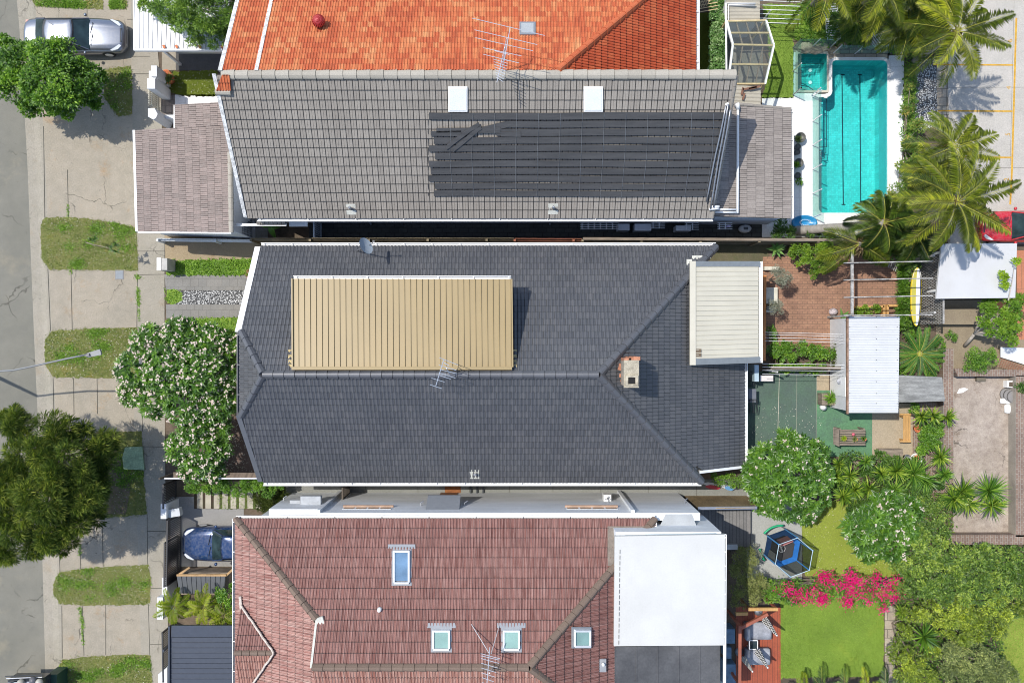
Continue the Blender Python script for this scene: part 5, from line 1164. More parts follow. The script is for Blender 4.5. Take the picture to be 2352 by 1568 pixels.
mb = MB(); A, B, C_, D_ = px(406, 1322, 1.25), px(518, 1322, 1.25), px(515, 1362, 1.15), px(412, 1362, 1.15)
ribbed(mb, A, B, C_, D_, 10, [(0, 0), (.84, 0), (.88, .03), (.94, .03), (.98, 0)]); mb.build('lid', plain('ribbed_charcoal', (.085, .09, .10), .5), be)
mb = MB(); mb.bar(px(406, 1320, 1.25), px(520, 1320, 1.25), .09, .06); mb.bar(px(436, 1302, 1.2), px(407, 1321, 1.2), .09, .06); mb.bar(px(540, 1302, 1.2), px(519, 1321, 1.2), .09, .06); mb.build('timber_rim', mat('oiled_timber', (.35, .22, .10), .7, .2, 3, .2), be)
mb = MB(); mb.prism([px(u, v)[:2] for u, v in ((433, 1302), (541, 1302), (541, 1352), (433, 1352))][::-1], 0, .9); mb.build('box', TIMBER, be)
mb = MB(); mb.box(*px(475, 1319)[:2], .9, *px(520, 1304)[:2], 1.0); mb.build('bin', plain('bin_dark', (.05, .055, .06)), be)
# stepping stones, gravel bed
sheet('gravel_bed', [(446, 1118), (655, 1118), (640, 1168), (446, 1168)], .016, mat_ground('mulch', (.05, .035, .025), (.08, .055, .04), (.035, .05, .02), s3=50))
for i in range(10):
    u = 453 + i * 19.3; sheet('stepping_stone', rect(u, 1122, u + 13, 1167), .035, mat('sandstone', (.36, .33, .26), .9, .15, 2, .15))
grass('grass', [(500, 1118), (655, 1118), (640, 1168), (500, 1168)], mat_ground('stone_gap_soil', (.07, .08, .03), (.09, .11, .03), (.06, .07, .03)), LAWNL, 180, .08, .02, z=.018)
scs = thing('slatted_screen', 'brown slatted timber screen along the garden edge above the green hedge', 'screen', px(560, 1090))
mb = MB(); mb.slab([px(398, 1097, 1.9), px(640, 1097, 1.9), px(660, 1086, 1.6), px(398, 1084, 1.6)][::-1], .04); mb.build('slats', mat('slat_brown', (.20, .155, .12), .8, .3, .6, .3, 60, stretch=(14, .3, 1)), scs)
mb = MB(); mb.bar(px(378, 1098, 1.95), px(642, 1098, 1.95), .06, .06); mb.build('top_rail', GREYM, scs)
for u in (400, 520, 655): p = px(u, 1086); mb = MB(); mb.cbox(p, .08, .08, 1.7); mb.build('post', TIMBER, scs)

# ================================================================ FENCES IN THE MIDDLE
def fence(name, label, a, b, h, m, th=.05, capm=None, n=None):
    A, B = Vector(px(*a)), Vector(px(*b)); t = thing(name, label, 'fence', A.lerp(B, .5)); L = (B - A).length; d = (B - A).normalized(); n = n or int(L / .12)
    mb = MB()
    for i in range(n):
        p = A.lerp(B, (i + .5) / n); mb.cbox((p.x, p.y, .02), L / n * .93, th * .5, h + random.uniform(-.02, .02), math.atan2(d.y, d.x))
    mb.build('palings', m, t)
    for z in (.4, h - .25): mb = MB(); x = Vector((-d.y, d.x, 0)) * -.05; mb.bar(A + x + Vector((0, 0, z)), B + x + Vector((0, 0, z)), .05, .08); mb.build('rail', m, t)
    if capm: mb = MB(); mb.bar(A + Vector((0, 0, h + .03)), B + Vector((0, 0, h + .03)), .12, .04); mb.build('capping', capm, t)
    for i in range(int(L / 2.6) + 1):
        p = A + d * min(L, i * 2.6); mb = MB(); mb.cbox((p.x, p.y - .07, 0), .1, .1, h - .05); mb.build('post', m, t)
    return t
FW = mat('fence_timber', (.22, .18, .115), .9, .25, 1.2, .25, 25, stretch=(1, 1, .3)); FWR = mat('fence_red_timber', (.30, .11, .06), .85, .25, 1.2, .2)
fence('paling_fence', 'tan timber paling fence between the grey and charcoal houses, street end', (600, 557), (1180, 557), 1.65, FW)
fence('paling_fence', 'reddish middle length of the paling fence between the houses', (1182, 557.5), (1330, 558), 1.65, FWR)
fence('paling_fence', 'long grey-brown paling fence running behind the brick patio', (1332, 558), (2140, 562), 1.65, FW, capm=TIMBER)
fence('low_fence', 'low white boundary wall beside the sandy side path', (378, 553), (598, 556), .9, WALLG)
fence('garden_fence', 'weathered fence between the brick patio garden and the green deck', (1752, 842), (1958, 844), 1.3, TIMBER, capm=TIMBER)
# brown fence and grey deck next to the maroon house
fn = thing('timber_fence', 'tall brown timber plank fence at the rear end of the side path', 'fence', px(1650, 1142))
mb = MB(); A0, A1, B1, B0 = px(1572, 1138), px(1715, 1138), px(1715, 1138)[:2] + (1.9,), px(1572, 1138)[:2] + (3.2,)
n = 22
for i in range(n):
    x0 = A0[0] + (A1[0] - A0[0]) * i / n; x1 = A0[0] + (A1[0] - A0[0]) * (i + .93) / n; zt = 2.9 - .2 * abs(i / n - .3) - (.9 if i > 18 else 0) * (i - 18) / 3; mb.box(x0, A0[1] - .03, 0, x1, A0[1], zt)
mb.build('planks', mat('brown_plank', (.27, .19, .095), .8, .25, 1.5, .2, 20, stretch=(1, 1, .3)), fn)
mb = MB(); mb.bar(Vector(px(1572, 1139)) + Vector((0, 0, 2.9)), Vector(px(1700, 1139)) + Vector((0, 0, 2.75)), .12, .06); mb.build('capping', GREYM, fn)
sheet('grey_deck', [(1600, 1142), (1722, 1142), (1722, 1252), (1600, 1252)], .25, mat_brick('grey_decking', (.20, .19, .18), (.16, .155, .15), (.03, .03, .03), .16, 6, .008, rot=0, offset=0, blotch=.2))
gp = slat_screen('side_gate', 'dark slatted gate panel across the concrete side path', 'gate', (803, 1103), (803, 1131), 1.7, mat('dark_brown_slat', (.10, .08, .06), .7), 9, horiz=True, posts=True, gap=.6)
mb = MB(); mb.topbox(1022, 1116, 1058, 1138, .03, .014); one(mb, 'door_mat', mat('coir', (.24, .09, .03), .95, .2, 8, .3, 60, bump=.8), 'brown coir door mat on the concrete side path', 'door mat')
for i, u in enumerate((1080, 1094, 1108)):
    mb = MB(); mb.box(px(u, 0)[0], px(0, 1132)[1], .0, px(u + 3, 0)[0], px(0, 1104)[1], .14); one(mb, 'step_edge', DARKM, ('dark step edge nearest the door mat', 'middle dark step edge on the side path', 'dark step edge farthest from the door mat')[i], 'step', group='step edges on the side path')
# side yard of the grey house
gate2 = slat_screen('side_gate', 'white slatted gate standing in the shaded side yard of the grey house', 'gate', (738, 515), (738, 552), 1.5, mat('blue_white', (.5, .55, .6), .6), 8)
tt = thing('awning', 'small white box awning over the grey house side door', 'awning', px(690, 527))
mb = MB(); mb.topbox(664, 503, 706, 520, 2.4, 2.3); mb.build('cover', WHITE, tt); mb = MB(); mb.topbox(668, 505, 702, 518, 2.1, 1.9); mb.build('bracket', GREYM, tt)
for i, (u0, v0, u1, v1) in enumerate(((1420, 514, 1446, 529), (1458, 514, 1496, 530), (1553, 518, 1587, 530))):
    a = thing('air_conditioner', ('smaller outdoor air conditioner unit between two drying racks', 'largest outdoor air conditioner unit against the shaded white wall', 'low outdoor air conditioner unit at the garden end of the side yard')[i], 'air conditioner', px((u0 + u1) / 2, (v0 + v1) / 2), 'air conditioners in the side yard')
    mb = MB(); mb.topbox(u0, v0, u1, v1, 1.0, .3); mb.build('casing', plain('ac_white', (.55, .58, .62)), a)
    q = px((u0 + u1) / 2, v1, .65); mb = MB(); mb.loft([[(q[0] + .17 * math.cos(k * PI / 8), q[1] - yy, .65 + .17 * math.sin(k * PI / 8)) for k in range(16)] for yy in (.0, .02)]); mb.build('fan_grille', DARKM, a)
    mb = MB(); mb.topbox(u0, v0 + 4, u1, v0 + 7, .3, .1); mb.build('bracket', GREYM, a)
for i, (u0, u1, v0, v1) in enumerate(((1333, 1421, 511, 526), (1496, 1527, 511, 524), (1573, 1605, 512, 527), (1648, 1682, 512, 526))):
    a = thing('drying_rack', ('long folding wire drying rack on the shaded white wall', 'short wire drying rack right of the largest air conditioner', 'wire drying rack above the low air conditioner', 'wire drying rack near the grey plastic tub, hung with clothes')[i], 'drying rack', px((u0 + u1) / 2, (v0 + v1) / 2), 'wall drying racks')
    mb = MB()
    for k in range(4): v = v0 + (v1 - v0) * k / 3; mb.tube([px(u0, v, 1.3), px(u1, v, 1.3)], .014, 5)
    mb.build('wires', plain('wire_white', (.65, .68, .7)), a)
    mb = MB()
    for k in range(max(2, int((u1 - u0) / 14))): u = u0 + 4 + k * 14; mb.tube([px(u, v0 - 1, 1.3), px(u, v1 + 1, 1.3)], .02, 5)
    mb.build('arms', MATS['wire_white'], a)
mb = MB(); p = px(1672, 520, 1.25); mb.cbox((p[0], p[1], 1.0), .22, .06, .34, .3); one(mb, 'cloth', plain('lilac_cloth', (.32, .27, .42)), 'lilac cloth hanging on the last drying rack', 'cloth')
a = thing('plastic_tub', 'rounded grey plastic tub with dark opening in the side yard', 'tub', px(1706, 528))
p = px(1706, 528); mb = MB(); mb.loft([[(p[0] + r * 1.35 * math.cos(k * PI / 10), p[1] + r * .85 * math.sin(k * PI / 10), z) for k in range(20)] for r, z in ((.16, 0), (.22, .35), (.2, .5), (.1, .52))]); mb.build('shell', plain('tub_grey', (.4, .42, .43)), a, True)
mb = MB(); mb.cbox((p[0], p[1], .50), .2, .12, .04); mb.build('opening', DARKM, a)
# satellite dish
sd = thing('satellite_dish', 'grey satellite dish on a bracket at the gutter of the charcoal roof', 'satellite dish', onplane(825, 575, PN))
c = Vector(px(838, 566, 4.6)); ax_ = Vector((.80, .35, .48)).normalized(); e1_ = ax_.cross(Vector((0, 0, 1))).normalized(); e2_ = ax_.cross(e1_).normalized()
mb = MB(); rings = []
for r, dz in ((0, .0), (.15, .01), (.3, .045), (.36, .07)): rings.append([c + (e1_ * math.cos(k * PI / 12) + e2_ * math.sin(k * PI / 12) * 1.1) * max(r, .001) + ax_ * dz for k in range(24)])
mb.loft(rings, False); mb.build('dish', plain('dish_grey', (.33, .38, .42), .5), sd, True, fixn=False)
b0 = onplane(822, 577, PN); mb = MB(); mb.tube([b0, b0 + Vector((.05, .0, .4)), c], .022, 6); mb.tube([onplane(834, 580, PN), c], .015, 5); mb.build('bracket', GREYM, sd)
mb = MB(); mb.tube([c - e2_ * -.3, c + ax_ * .5], .014, 5); mb.cbox(tuple(c + ax_ * .5), .08, .08, .08); mb.build('feed_arm', DARKM, sd)
# ================================================================ ANTENNAS
def antenna(label, base, top, boom, els, group=None, m=ALU, extra=None, mr=.02):
    t = thing('tv_antenna', label, 'antenna', base, group)
    mb = MB(); mb.tube([base, top], mr, 6); mb.build('mast', m, t)
    mb = MB()
    for a, b in boom: mb.tube([a, b], .015, 5)
    mb.build('boom', m, t)
    mb = MB()
    for a, b in els: mb.tube([a, b], .011, 4)
    mb.build('elements', m, t)
    if extra:
        mb = MB()
        for a, b in extra: mb.tube([a, b], .010, 4)
        mb.build('guy_wire', DARKM, t)
    return t
Z = 8.6; P3 = lambda u, v, z=Z: px(u, v, z)
els = [(P3(1084, 42), P3(1251, 82)), (P3(1090, 69), P3(1234, 103)), (P3(1092, 87), P3(1224, 117)), (P3(1110, 110), P3(1198, 129)), (P3(1110, 125), P3(1192, 145)), (P3(1136, 117), P3(1170, 126))]
els += [(P3(1132 + i * 1.0, 130 + i * 6, 8.2), P3(1168 - i * 1.5, 140 + i * 6, 8.2)) for i in range(9)]
antenna('large spiky television antenna with long rods rising from the party ridge', tuple(onplane(1152, 172, PG)), P3(1163, 90), [(P3(1172, 62), P3(1158, 140)), (P3(1160, 105, 8.2), P3(1141, 190, 8.2))], els)
q = onplane(1035, 862, PN)
els = [(P3(1009 + 3 * 0, 821, 7.3), P3(1052, 838, 7.3)), (P3(1008, 838, 7.3), P3(1048, 850, 7.3)), (P3(1010, 848, 7.3), P3(1050, 858, 7.3)), (P3(1008, 856, 7.3), P3(1046, 868, 7.3)), (P3(991, 868, 7.3), P3(1021, 877, 7.3)), (P3(987, 883, 7.3), P3(1015, 892, 7.3)), (P3(1010, 862, 7.3), P3(1035, 870, 7.3))]
antenna('small television antenna with a blue boom standing on the charcoal ridge', tuple(q), P3(1026, 846, 7.3), [(P3(1019, 826, 7.3), P3(1001, 886, 7.3)), (P3(1019, 832, 7.3), P3(1032, 840, 7.3))], els, m=plain('antenna_alloy', (.5, .55, .62), .4, .5))
q = onplane(1133, 1530, PM)
els = [(P3(1104 + i * .5, 1500 + i * 11, 8.8), P3(1149 - i * 3, 1512 + i * 10.5, 8.8)) for i in range(7)] + [(P3(1104, 1505, 8.8), P3(1147, 1515, 8.8))]
antenna('television antenna with two stay poles above the maroon ridge', tuple(q), P3(1124, 1545, 8.9), [(P3(1125, 1485, 8.8), P3(1118, 1575, 8.8))], els, extra=None)
t_ = [o for o in S.objects if o.name.startswith('tv_antenna')][-1]
mb = MB(); mb.tube([tuple(onplane(1078, 1425, PM)), P3(1124, 1500, 8.3)], .016, 5); mb.build('stay_pole', ALU, t_)
mb = MB(); mb.tube([tuple(onplane(1150, 1425, PM)), P3(1128, 1500, 8.3)], .016, 5); mb.build('stay_pole', ALU, t_)

# ================================================================ POOL AND REAR YARDS (top right)
pool = thing('swimming_pool', 'long turquoise mosaic swimming pool with two dark lane lines', 'pool', px(1959, 313, 0))
def mosaic(name, col, grid, g=.105):
    return mat_brick(name, col, sc(col, .78), grid, g, g, .006, .35, offset=0, blotch=.12)
TQ = mosaic('turquoise_mosaic', (.07, .56, .53), (.03, .40, .40)); TQS = mosaic('spa_mosaic', (.05, .52, .48), (.012, .25, .26))
X0, Y1 = px(1880, 140)[:2]; X1, Y0 = px(2037, 489)[:2]; dp = -1.25
def basin(X0, Y0, X1, Y1, z, m, parent, r=.35, name='basin'):
    mb = MB(); cs = []
    for (cx, cy, a0) in ((X1 - r, Y1 - r, 0), (X0 + r, Y1 - r, 90), (X0 + r, Y0 + r, 180), (X1 - r, Y0 + r, 270)):
        cs += [(cx + r * math.cos(math.radians(a0 + k * 22.5)), cy + r * math.sin(math.radians(a0 + k * 22.5))) for k in range(5)]
    n = len(cs); top = [(a, b, .0) for a, b in cs]; c = ((X0 + X1) / 2, (Y0 + Y1) / 2)
    low = [(c[0] + (a - c[0]) * .985, c[1] + (b - c[1]) * .99, z + .15) for a, b in cs]; fl = [(c[0] + (a - c[0]) * .93, c[1] + (b - c[1]) * .96, z) for a, b in cs]
    for A, B in ((top, low), (low, fl)):
        o = len(mb.v); mb.add(A + B, [(i, (i + 1) % n, n + (i + 1) % n, n + i) for i in range(n)])
    mb.poly(fl); return mb.build(name, m, parent, fixn=False), cs
def lpool(cs, z, m, parent):
    mb = MB(); n = len(cs); c_ = (sum(p[0] for p in cs) / n, sum(p[1] for p in cs) / n)
    lo = [(a + (c_[0] - a) * .035, b + (c_[1] - b) * .02, z) for a, b in cs]; hi = [(a, b, .0) for a, b in cs]; md = [(a + (c_[0] - a) * .006, b + (c_[1] - b) * .004, z + .35) for a, b in cs]
    for A_, B_ in ((hi, md), (md, lo)): mb.add(A_ + B_, [(i, (i + 1) % n, n + (i + 1) % n, n + i) for i in range(n)])
    mb.build('basin', m, parent, fixn=False)
    bm = bmesh.new(); f = bm.faces.new([bm.verts.new(p) for p in lo]); bmesh.ops.triangulate(bm, faces=[f]); me = bpy.data.meshes.new('floor'); bm.to_mesh(me); bm.free(); me.transform(Matrix.Translation(-PLOC(parent))); link('basin_floor', me, m, parent)
def arc(u, v, r, a0, a1, n=5): return [(u + r * math.cos(math.radians(a0 + (a1 - a0) * k / n)), v + r * math.sin(math.radians(a0 + (a1 - a0) * k / n))) for k in range(n + 1)]
L_ = arc(2027, 150, 11, -90, 0) + arc(2025, 477, 13, 0, 90) + arc(1893, 477, 13, 90, 180) + [(1880, 224), (1900, 223)] + arc(1900, 212, 10, 90, 0)[:-1] + [(1911, 210)] + arc(1920, 148, 9, 180, 270)
cs = [px(u, v)[:2] for u, v in L_]
lpool(cs, dp, TQ, pool)
LN = plain('lane_tile', (.01, .03, .05), .4)
for u in (1937, 1976):
    k = 1 - dp / CAMH; 
    def pz(u, v, z=dp + .006): return px(u, v, z)
    a, b = pz(u - (3 if u < 1950 else 1), 172), pz(u + (0 if u < 1950 else 1), 470)
    mb = MB(); mb.bar(a, b, .045, .012); mb.bar(pz(u - 6, 172), pz(u + 3, 172), .05, .012); mb.bar(pz(u - 4, 470), pz(u + 5, 470), .05, .012); mb.build('lane_line', LN, pool)
# steps/seat ledge on the left
mb = MB(); mb.box(X0, px(0, 339)[1], dp, px(1898, 0)[0], px(0, 226)[1], -.45); lg = mb.build('seat_ledge', TQ, pool)
for a, b in (((1898, 228), (1898, 338)), ((1882, 338), (1899, 338)), ((1897, 340), (1897, 352)), ((1882, 352), (1897, 352)), ((1882, 364), (1893, 364)), ((1893, 352), (1893, 364))):
    mb = MB(); mb.bar(px(a[0], a[1], -.43), px(b[0], b[1], -.43), .03, .02); mb.build('step_edge', LN, pool)
mb = MB(); mb.box(X0, px(0, 352)[1], dp, px(1896, 0)[0], px(0, 340)[1], -.6); mb.box(X0, px(0, 364)[1], dp, px(1893, 0)[0], px(0, 352)[1], -.8); mb.build('steps', TQ, pool)
def water(cs, z, parent, name='water_surface'):
    if len(cs) > 22:
        bm = bmesh.new(); f = bm.faces.new([bm.verts.new((p[0], p[1], z)) for p in cs]); bmesh.ops.triangulate(bm, faces=[f]); me = bpy.data.meshes.new('w'); bm.to_mesh(me); bm.free(); me.transform(Matrix.Translation(-PLOC(parent))); ww = link(name, me, None, parent)
    else: ww = None
    t = MATS.get('pool_water')
    if t is None:
        q = NT('pool_water'); q.b.inputs['Base Color'].default_value = (.0, .25, .25, 1)
        gl = q.n('ShaderNodeBsdfGlossy'); gl.inputs['Roughness'].default_value = .04; tr = q.n('ShaderNodeBsdfTransparent'); tr.inputs[0].default_value = (.72, .98, .98, 1)
        fr = q.n('ShaderNodeFresnel'); fr.inputs[0].default_value = 1.33; ms = q.n('ShaderNodeMixShader'); bp = q.n('ShaderNodeBump'); bp.inputs['Strength'].default_value = .25; bp.inputs['Distance'].default_value = .02
        q.l(q.noise(obc(q), 7, 3), bp.inputs['Height']); q.l(bp.outputs[0], gl.inputs['Normal']); q.l(bp.outputs[0], fr.inputs['Normal'])
        q.l(fr.outputs[0], ms.inputs[0]); q.l(tr.outputs[0], ms.inputs[1]); q.l(gl.outputs[0], ms.inputs[2]); q.l(ms.outputs[0], q.out.inputs[0]); t = MATS['pool_water'] = q.m
    if ww: ww.data.materials.append(t); return ww
    mb = MB(); mb.poly([(a, b, z) for a, b in cs]); return mb.build(name, t, parent, fixn=False)
water(cs, -.07, pool)
cop = mat('pool_coping', (.66, .65, .62), .7, .06, 2, .08)
mb = MB()
def frame(mb, X0, Y0, X1, Y1, w_, z0, z1, cs=None):
    n = len(cs); c = ((X0 + X1) / 2, (Y0 + Y1) / 2)
    out = []
    for (a, b) in cs:
        out.append((min(max(a + (a - c[0]) / abs(a - c[0]) * w_, X0 - w_), X1 + w_), min(max(b + (b - c[1]) / abs(b - c[1]) * w_, Y0 - w_), Y1 + w_)))
    mb.add([(a, b, z1) for a, b in cs] + [(a, b, z1) for a, b in out] + [(a, b, z0) for a, b in cs] + [(a, b, z0) for a, b in out], [(i, (i + 1) % n, n + (i + 1) % n, n + i) for i in range(n)] + [(i, 2 * n + i, 2 * n + (i + 1) % n, (i + 1) % n) for i in range(n)] + [(n + i, n + (i + 1) % n, 3 * n + (i + 1) % n, 3 * n + i) for i in range(n)])
for i in range(len(cs)):
    A_, B_ = Vector((*cs[i], 0)), Vector((*cs[(i + 1) % len(cs)], 0)); d_ = (B_ - A_).normalized(); x_ = Vector((-d_.y, d_.x, 0)); x_ = x_ if inpoly(np.array([((A_ + B_) / 2 + x_ * .02).x]), np.array([((A_ + B_) / 2 + x_ * .02).y]), cs)[0] == False else -x_
    e_ = d_ * .05; q_ = [A_ - e_, B_ + e_, B_ + e_ + x_ * .14, A_ - e_ + x_ * .14]; mb.hull([p + Vector((0, 0, -.08)) for p in q_], [p + Vector((0, 0, .02 + i * .0003)) for p in q_])
mb.build('coping', cop, pool)
spa = thing('spa_pool', 'small square turquoise spa pool at the corner of the swimming pool', 'spa', px(1864, 166))
SX0, SY1 = px(1832, 124)[:2]; SX1, SY0 = px(1899, 208)[:2]
_, cs2 = basin(SX0, SY0, SX1, SY1, -.75, TQS, spa, .06)
water(cs2, -.05, spa)
mb = MB(); frame(mb, SX0, SY0, SX1, SY1, .10, -.3, .03, cs2); mb.build('coping', mat('spa_coping', (.45, .42, .34), .8, .12, 3, .1), spa, fixn=False)
for a, b in (((1838, 146), (1838, 196)), ((1838, 146), (1893, 146)), ((1838, 196), (1858, 200)), ((1858, 200), (1870, 209))):
    mb = MB(); mb.bar(px(a[0], a[1], -.40), px(b[0], b[1], -.40), .03, .02); mb.build('seat_edge', LN, spa)
for v in (162, 190): mb = MB(); mb.lathe(px(1861, v, -.74), [(.02, 0), (.06, .0), (.09, .015), (.07, .02), (.0, .02)], 16); mb.build('drain', WHITE, spa, True)
# pieces of deck filling the pit around both basins
def fill(u0, v0, u1, v1, z=.006, m=WTILE): sheet('pool_deck', rect(u0, v0, u1, v1), z, m)
fill(1822, 214, 1878, 492); fill(2039, 116, 2044, 492); fill(1822, 116, 1904, 121, .006, CREV); fill(1904, 116, 2044, 136, .006, CREV); fill(1822, 121, 1829, 214); fill(1902, 136, 1908, 214)
for r in (rect(1903, 116, 1876, 135),): pass
if 0: mb.prism([px(u, v)[:2] for u, v in ((1900, 116), (1906, 116), (1906, 142), (1876, 142), (1876, 494), (1874, 494), (1874, 213), (1900, 213))][::-1], -1.2, -.001); 
rk = MB()
for (u, v, r) in ((1850, 112, .4), (1872, 115, .35), (1890, 110, .3), (1998, 102, .4), (1915, 118, .3), (1935, 106, .25)):
    p = px(u, v); k = MB(); k.loft([[(p[0] + r * a * math.cos(j * PI / 5 + .3 * math.sin(j * 3)), p[1] + r * a * .7 * math.sin(j * PI / 5), z * r) for j in range(10)] for a, z in ((1, 0), (.95, .3), (.6, .5), (.1, .55))])
    one(k, 'boulder', mat('sandstone_rock', (.34, .27, .19), .9, .3, 3, .3), {1850: 'sandstone boulder behind the left part of the spa', 1872: 'sandstone boulder behind the middle of the spa', 1890: 'small sandstone boulder at the right corner of the spa', 1998: 'large tan boulder beyond the glass fence near the palms', 1915: 'sandstone boulder between spa and pool', 1935: 'smallest boulder behind the swimming pool'}[u], 'boulder', group='garden boulders', smooth=True)
# glass fence
GL = mat_glass('fence_glass', (.80, .93, .90), .10, .05, (.5, .6, .6))
gf = thing('glass_pool_fence', 'frameless glass pool fence with slim white posts around spa and pool', 'fence', px(1830, 300))
path = [(1824, 545), (1824, 225), (1818, 222), (1818, 108), (1900, 112), (1912, 128), (2072, 128)]
for (a, b) in (((1866, 500), (1866, 224)), ((1821, 219), (1821, 110)), ((1821, 110), (1906, 110)), ((1912, 124), (2066, 124)), ((1821, 219), (1864, 219))):
    A, B = Vector(px(*a)), Vector(px(*b)); L = (B - A).length; n = max(1, round(L / 1.05)); d = (B - A).normalized()
    for i in range(n):
        p, q = A.lerp(B, i / n) + d * .04, A.lerp(B, (i + 1) / n) - d * .04
        x = Vector((-d.y, d.x, 0)) * .006; mb = MB(); mb.hull([p - x + Vector((0, 0, .06)), q - x + Vector((0, 0, .06)), q + x + Vector((0, 0, .06)), p + x + Vector((0, 0, .06))], [p - x + Vector((0, 0, 1.15)), q - x + Vector((0, 0, 1.15)), q + x + Vector((0, 0, 1.15)), p + x + Vector((0, 0, 1.15))]); mb.build('glass_panel', GL, gf)
    for i in range(n + 1):
        p = A.lerp(B, i / n); mb = MB(); mb.tube([p, p + Vector((0, 0, 1.2))], .028, 8); mb.build('post', ALU, gf)
# pots along the annex
for i, (u, v, r) in enumerate(((1833, 320, .22), (1829, 378, .20))):
    p_ = pot('plant_pot', ('round pot with pale grassy plant, farther from the palm trunk, on the white deck', 'round pot with bright green plant on the white deck, nearer the palm trunk')[i], u, v, r, .4, plain('pot_dark', (.09, .09, .08)))
    V, T, v_ = rosette(px(u, v, .38), 60, .26, .03, (.1, 1.3), .2); tri_mesh('foliage', V, T, v_, LEAFO if i == 0 else LEAFG, p_)
for i, (u, v) in enumerate(((1828, 340), (1827, 352), (1828, 405))):
    pot('plant_pot', ('empty dark pot just below the grassy pot on the white deck', 'second empty dark pot beside the annex wall', 'small empty dark pot below the bright green pot')[i], u, v, .13, .3, MATS['pot_dark'])
bs = bush('small_plant', 'tiny green seedling plant growing alone on the white deck', 'plant', [(1836, 417, 7, .15)], LEAFG, 900, .10, .05, stems=False)
mb = MB(); p = px(1846, 512); mb.loft([[(p[0] + r * math.cos(k * PI / 12) * 1.3, p[1] + r * .75 * math.sin(k * PI / 12), z) for k in range(24)] for r, z in ((.42, .03), (.46, .1), (.42, .2), (.36, .1), (.0, .06))]); one(mb, 'paddling_pool', plain('blue_plastic', (.02, .22, .45), .3), 'blue inflatable ring lying under the leaning palm trunk', 'pool toy', smooth=True)
mb = MB()
for k in range(14): a = k / 14 * 2 * PI * .9; mb.cbox((p[0] + .2 * math.cos(a) * 1.2, p[1] + .12 * math.sin(a), .2), .05, .03, .01, a)
one(mb, 'ring_rope', WHITE, 'white rope loop on the blue inflatable ring', 'rope')
# hedge, lattice and sheds on the top right
sheet('garden_bed', [(1634, -40), (1668, -40), (1668, 170), (1642, 170)], .012, SOIL)
t, P, dd = bush('ivy_hedge', 'tall narrow ivy hedge beside the artificial turf strip', 'hedge', [(1648, v, 20, 1.5) for v in range(-10, 170, 18)], mat_leaf('ivy_leaf', (0.045, 0.121, 0.026), (0.135, 0.270, 0.065), (0.450, 0.567, 0.286), .4, .25, .5), 900, .09, .07)
lt = thing('lattice_screen', 'grey timber lattice panel over the turf strip at the top edge', 'lattice', px(1618, 5))
mb = MB(); a, b = px(1597, -30, 1.8), px(1648, 30, 1.8)
for k in range(9):
    f = k / 8; mb.bar((a[0] + (b[0] - a[0]) * f, a[1], 1.8), (a[0] + (b[0] - a[0]) * max(0, f - .5), b[1] + .3 * f, 1.8), .03, .015); mb.bar((a[0], a[1] + (b[1] - a[1]) * f, 1.815), (b[0], a[1] + (b[1] - a[1]) * max(0, f - .15), 1.815), .03, .015)
mb.build('lattice', TIMBERL, lt)
bg_ = mat('beige_corrugated', (.38, .35, .28), .6, .1, 1, .1)
cs1 = thing('lean_to_roof', 'beige corrugated lean-to roof with white pipe at the top edge', 'lean-to', px(1705, 10))
mb = MB(); ribbed(mb, px(1668, -40, 2.3), px(1668, 50, 2.3), px(1745, 50, 2.2), px(1745, -40, 2.2), 11, COR, .02); mb.build('roof_sheet', bg_, cs1)
mb = MB(); mb.tube([px(1669, 200, 2.45), px(1667, 8, 2.45), px(1735, 9, 2.45)], .045, 8); mb.tube([px(1673, 60, 2.4), px(1673, 12, 2.4), px(1733, 13, 2.4)], .03, 8); mb.build('pipe', WHITE, cs1, True)
mb = MB(); mb.topbox(1669, -40, 1743, 48, 2.1, 0); mb.build('wall', WALLW, cs1)
cs1 = thing('lean_to_roof', 'small damaged beige corrugated roof below the timber-framed clear roof', 'lean-to', px(1710, 225))
mb = MB(); ribbed(mb, px(1672, 196, 2.3), px(1672, 246, 2.3), px(1747, 250, 2.15), px(1747, 196, 2.15), 6, COR, .02); mb.build('roof_sheet', bg_, cs1)
mb = MB()
for (u, v, l, r) in ((1705, 210, .32, 1.35), (1708, 222, .3, 1.3), (1722, 203, .6, .2), (1733, 202, .5, .25)): p = px(u, v, 2.36); mb.cbox(p, l, .09, .03, r)
mb.build('rust_patch', mat('rust', (.16, .08, .05), .9, .3, 8), cs1)
mb = MB(); mb.topbox(1676, 200, 1740, 246, 2.05, 0); mb.build('wall', WALLW, cs1)
fr = thing('clear_roof_pergola', 'bent white and timber frame with clear roof sheets beside the spa lawn', 'pergola', px(1720, 125))
A = [px(1668, 52, 2.3), px(1681, 103, 3.0), px(1668, 200, 2.3)]; B = [px(1758, 50, 2.3), px(1777, 105, 3.0), px(1759, 193, 2.3)]
A = [px(1669, 50, 2.4), px(1683, 103, 2.7), px(1672, 193, 2.3)]; B = [px(1759, 48, 2.4), px(1777, 105, 2.7), px(1757, 193, 2.3)]
for pts in (A, B):
    mb = MB(); mb.bar(pts[0], pts[1], .08, .12); mb.bar(pts[1], pts[2], .08, .12); mb.build('side_frame', WHITE, fr)
lerp3 = lambda a, b, f: Vector(a).lerp(Vector(b), f)
for f in (0, .5, 1):
    mb = MB(); mb.bar(lerp3(A[0], A[1], f), lerp3(B[0], B[1], f), .07, .1); mb.build('beam', TIMBERL, fr)
for f in (.5, 1):
    mb = MB(); mb.bar(lerp3(A[1], A[2], f), lerp3(B[1], B[2], f), .07, .1); mb.build('beam', TIMBERL, fr)
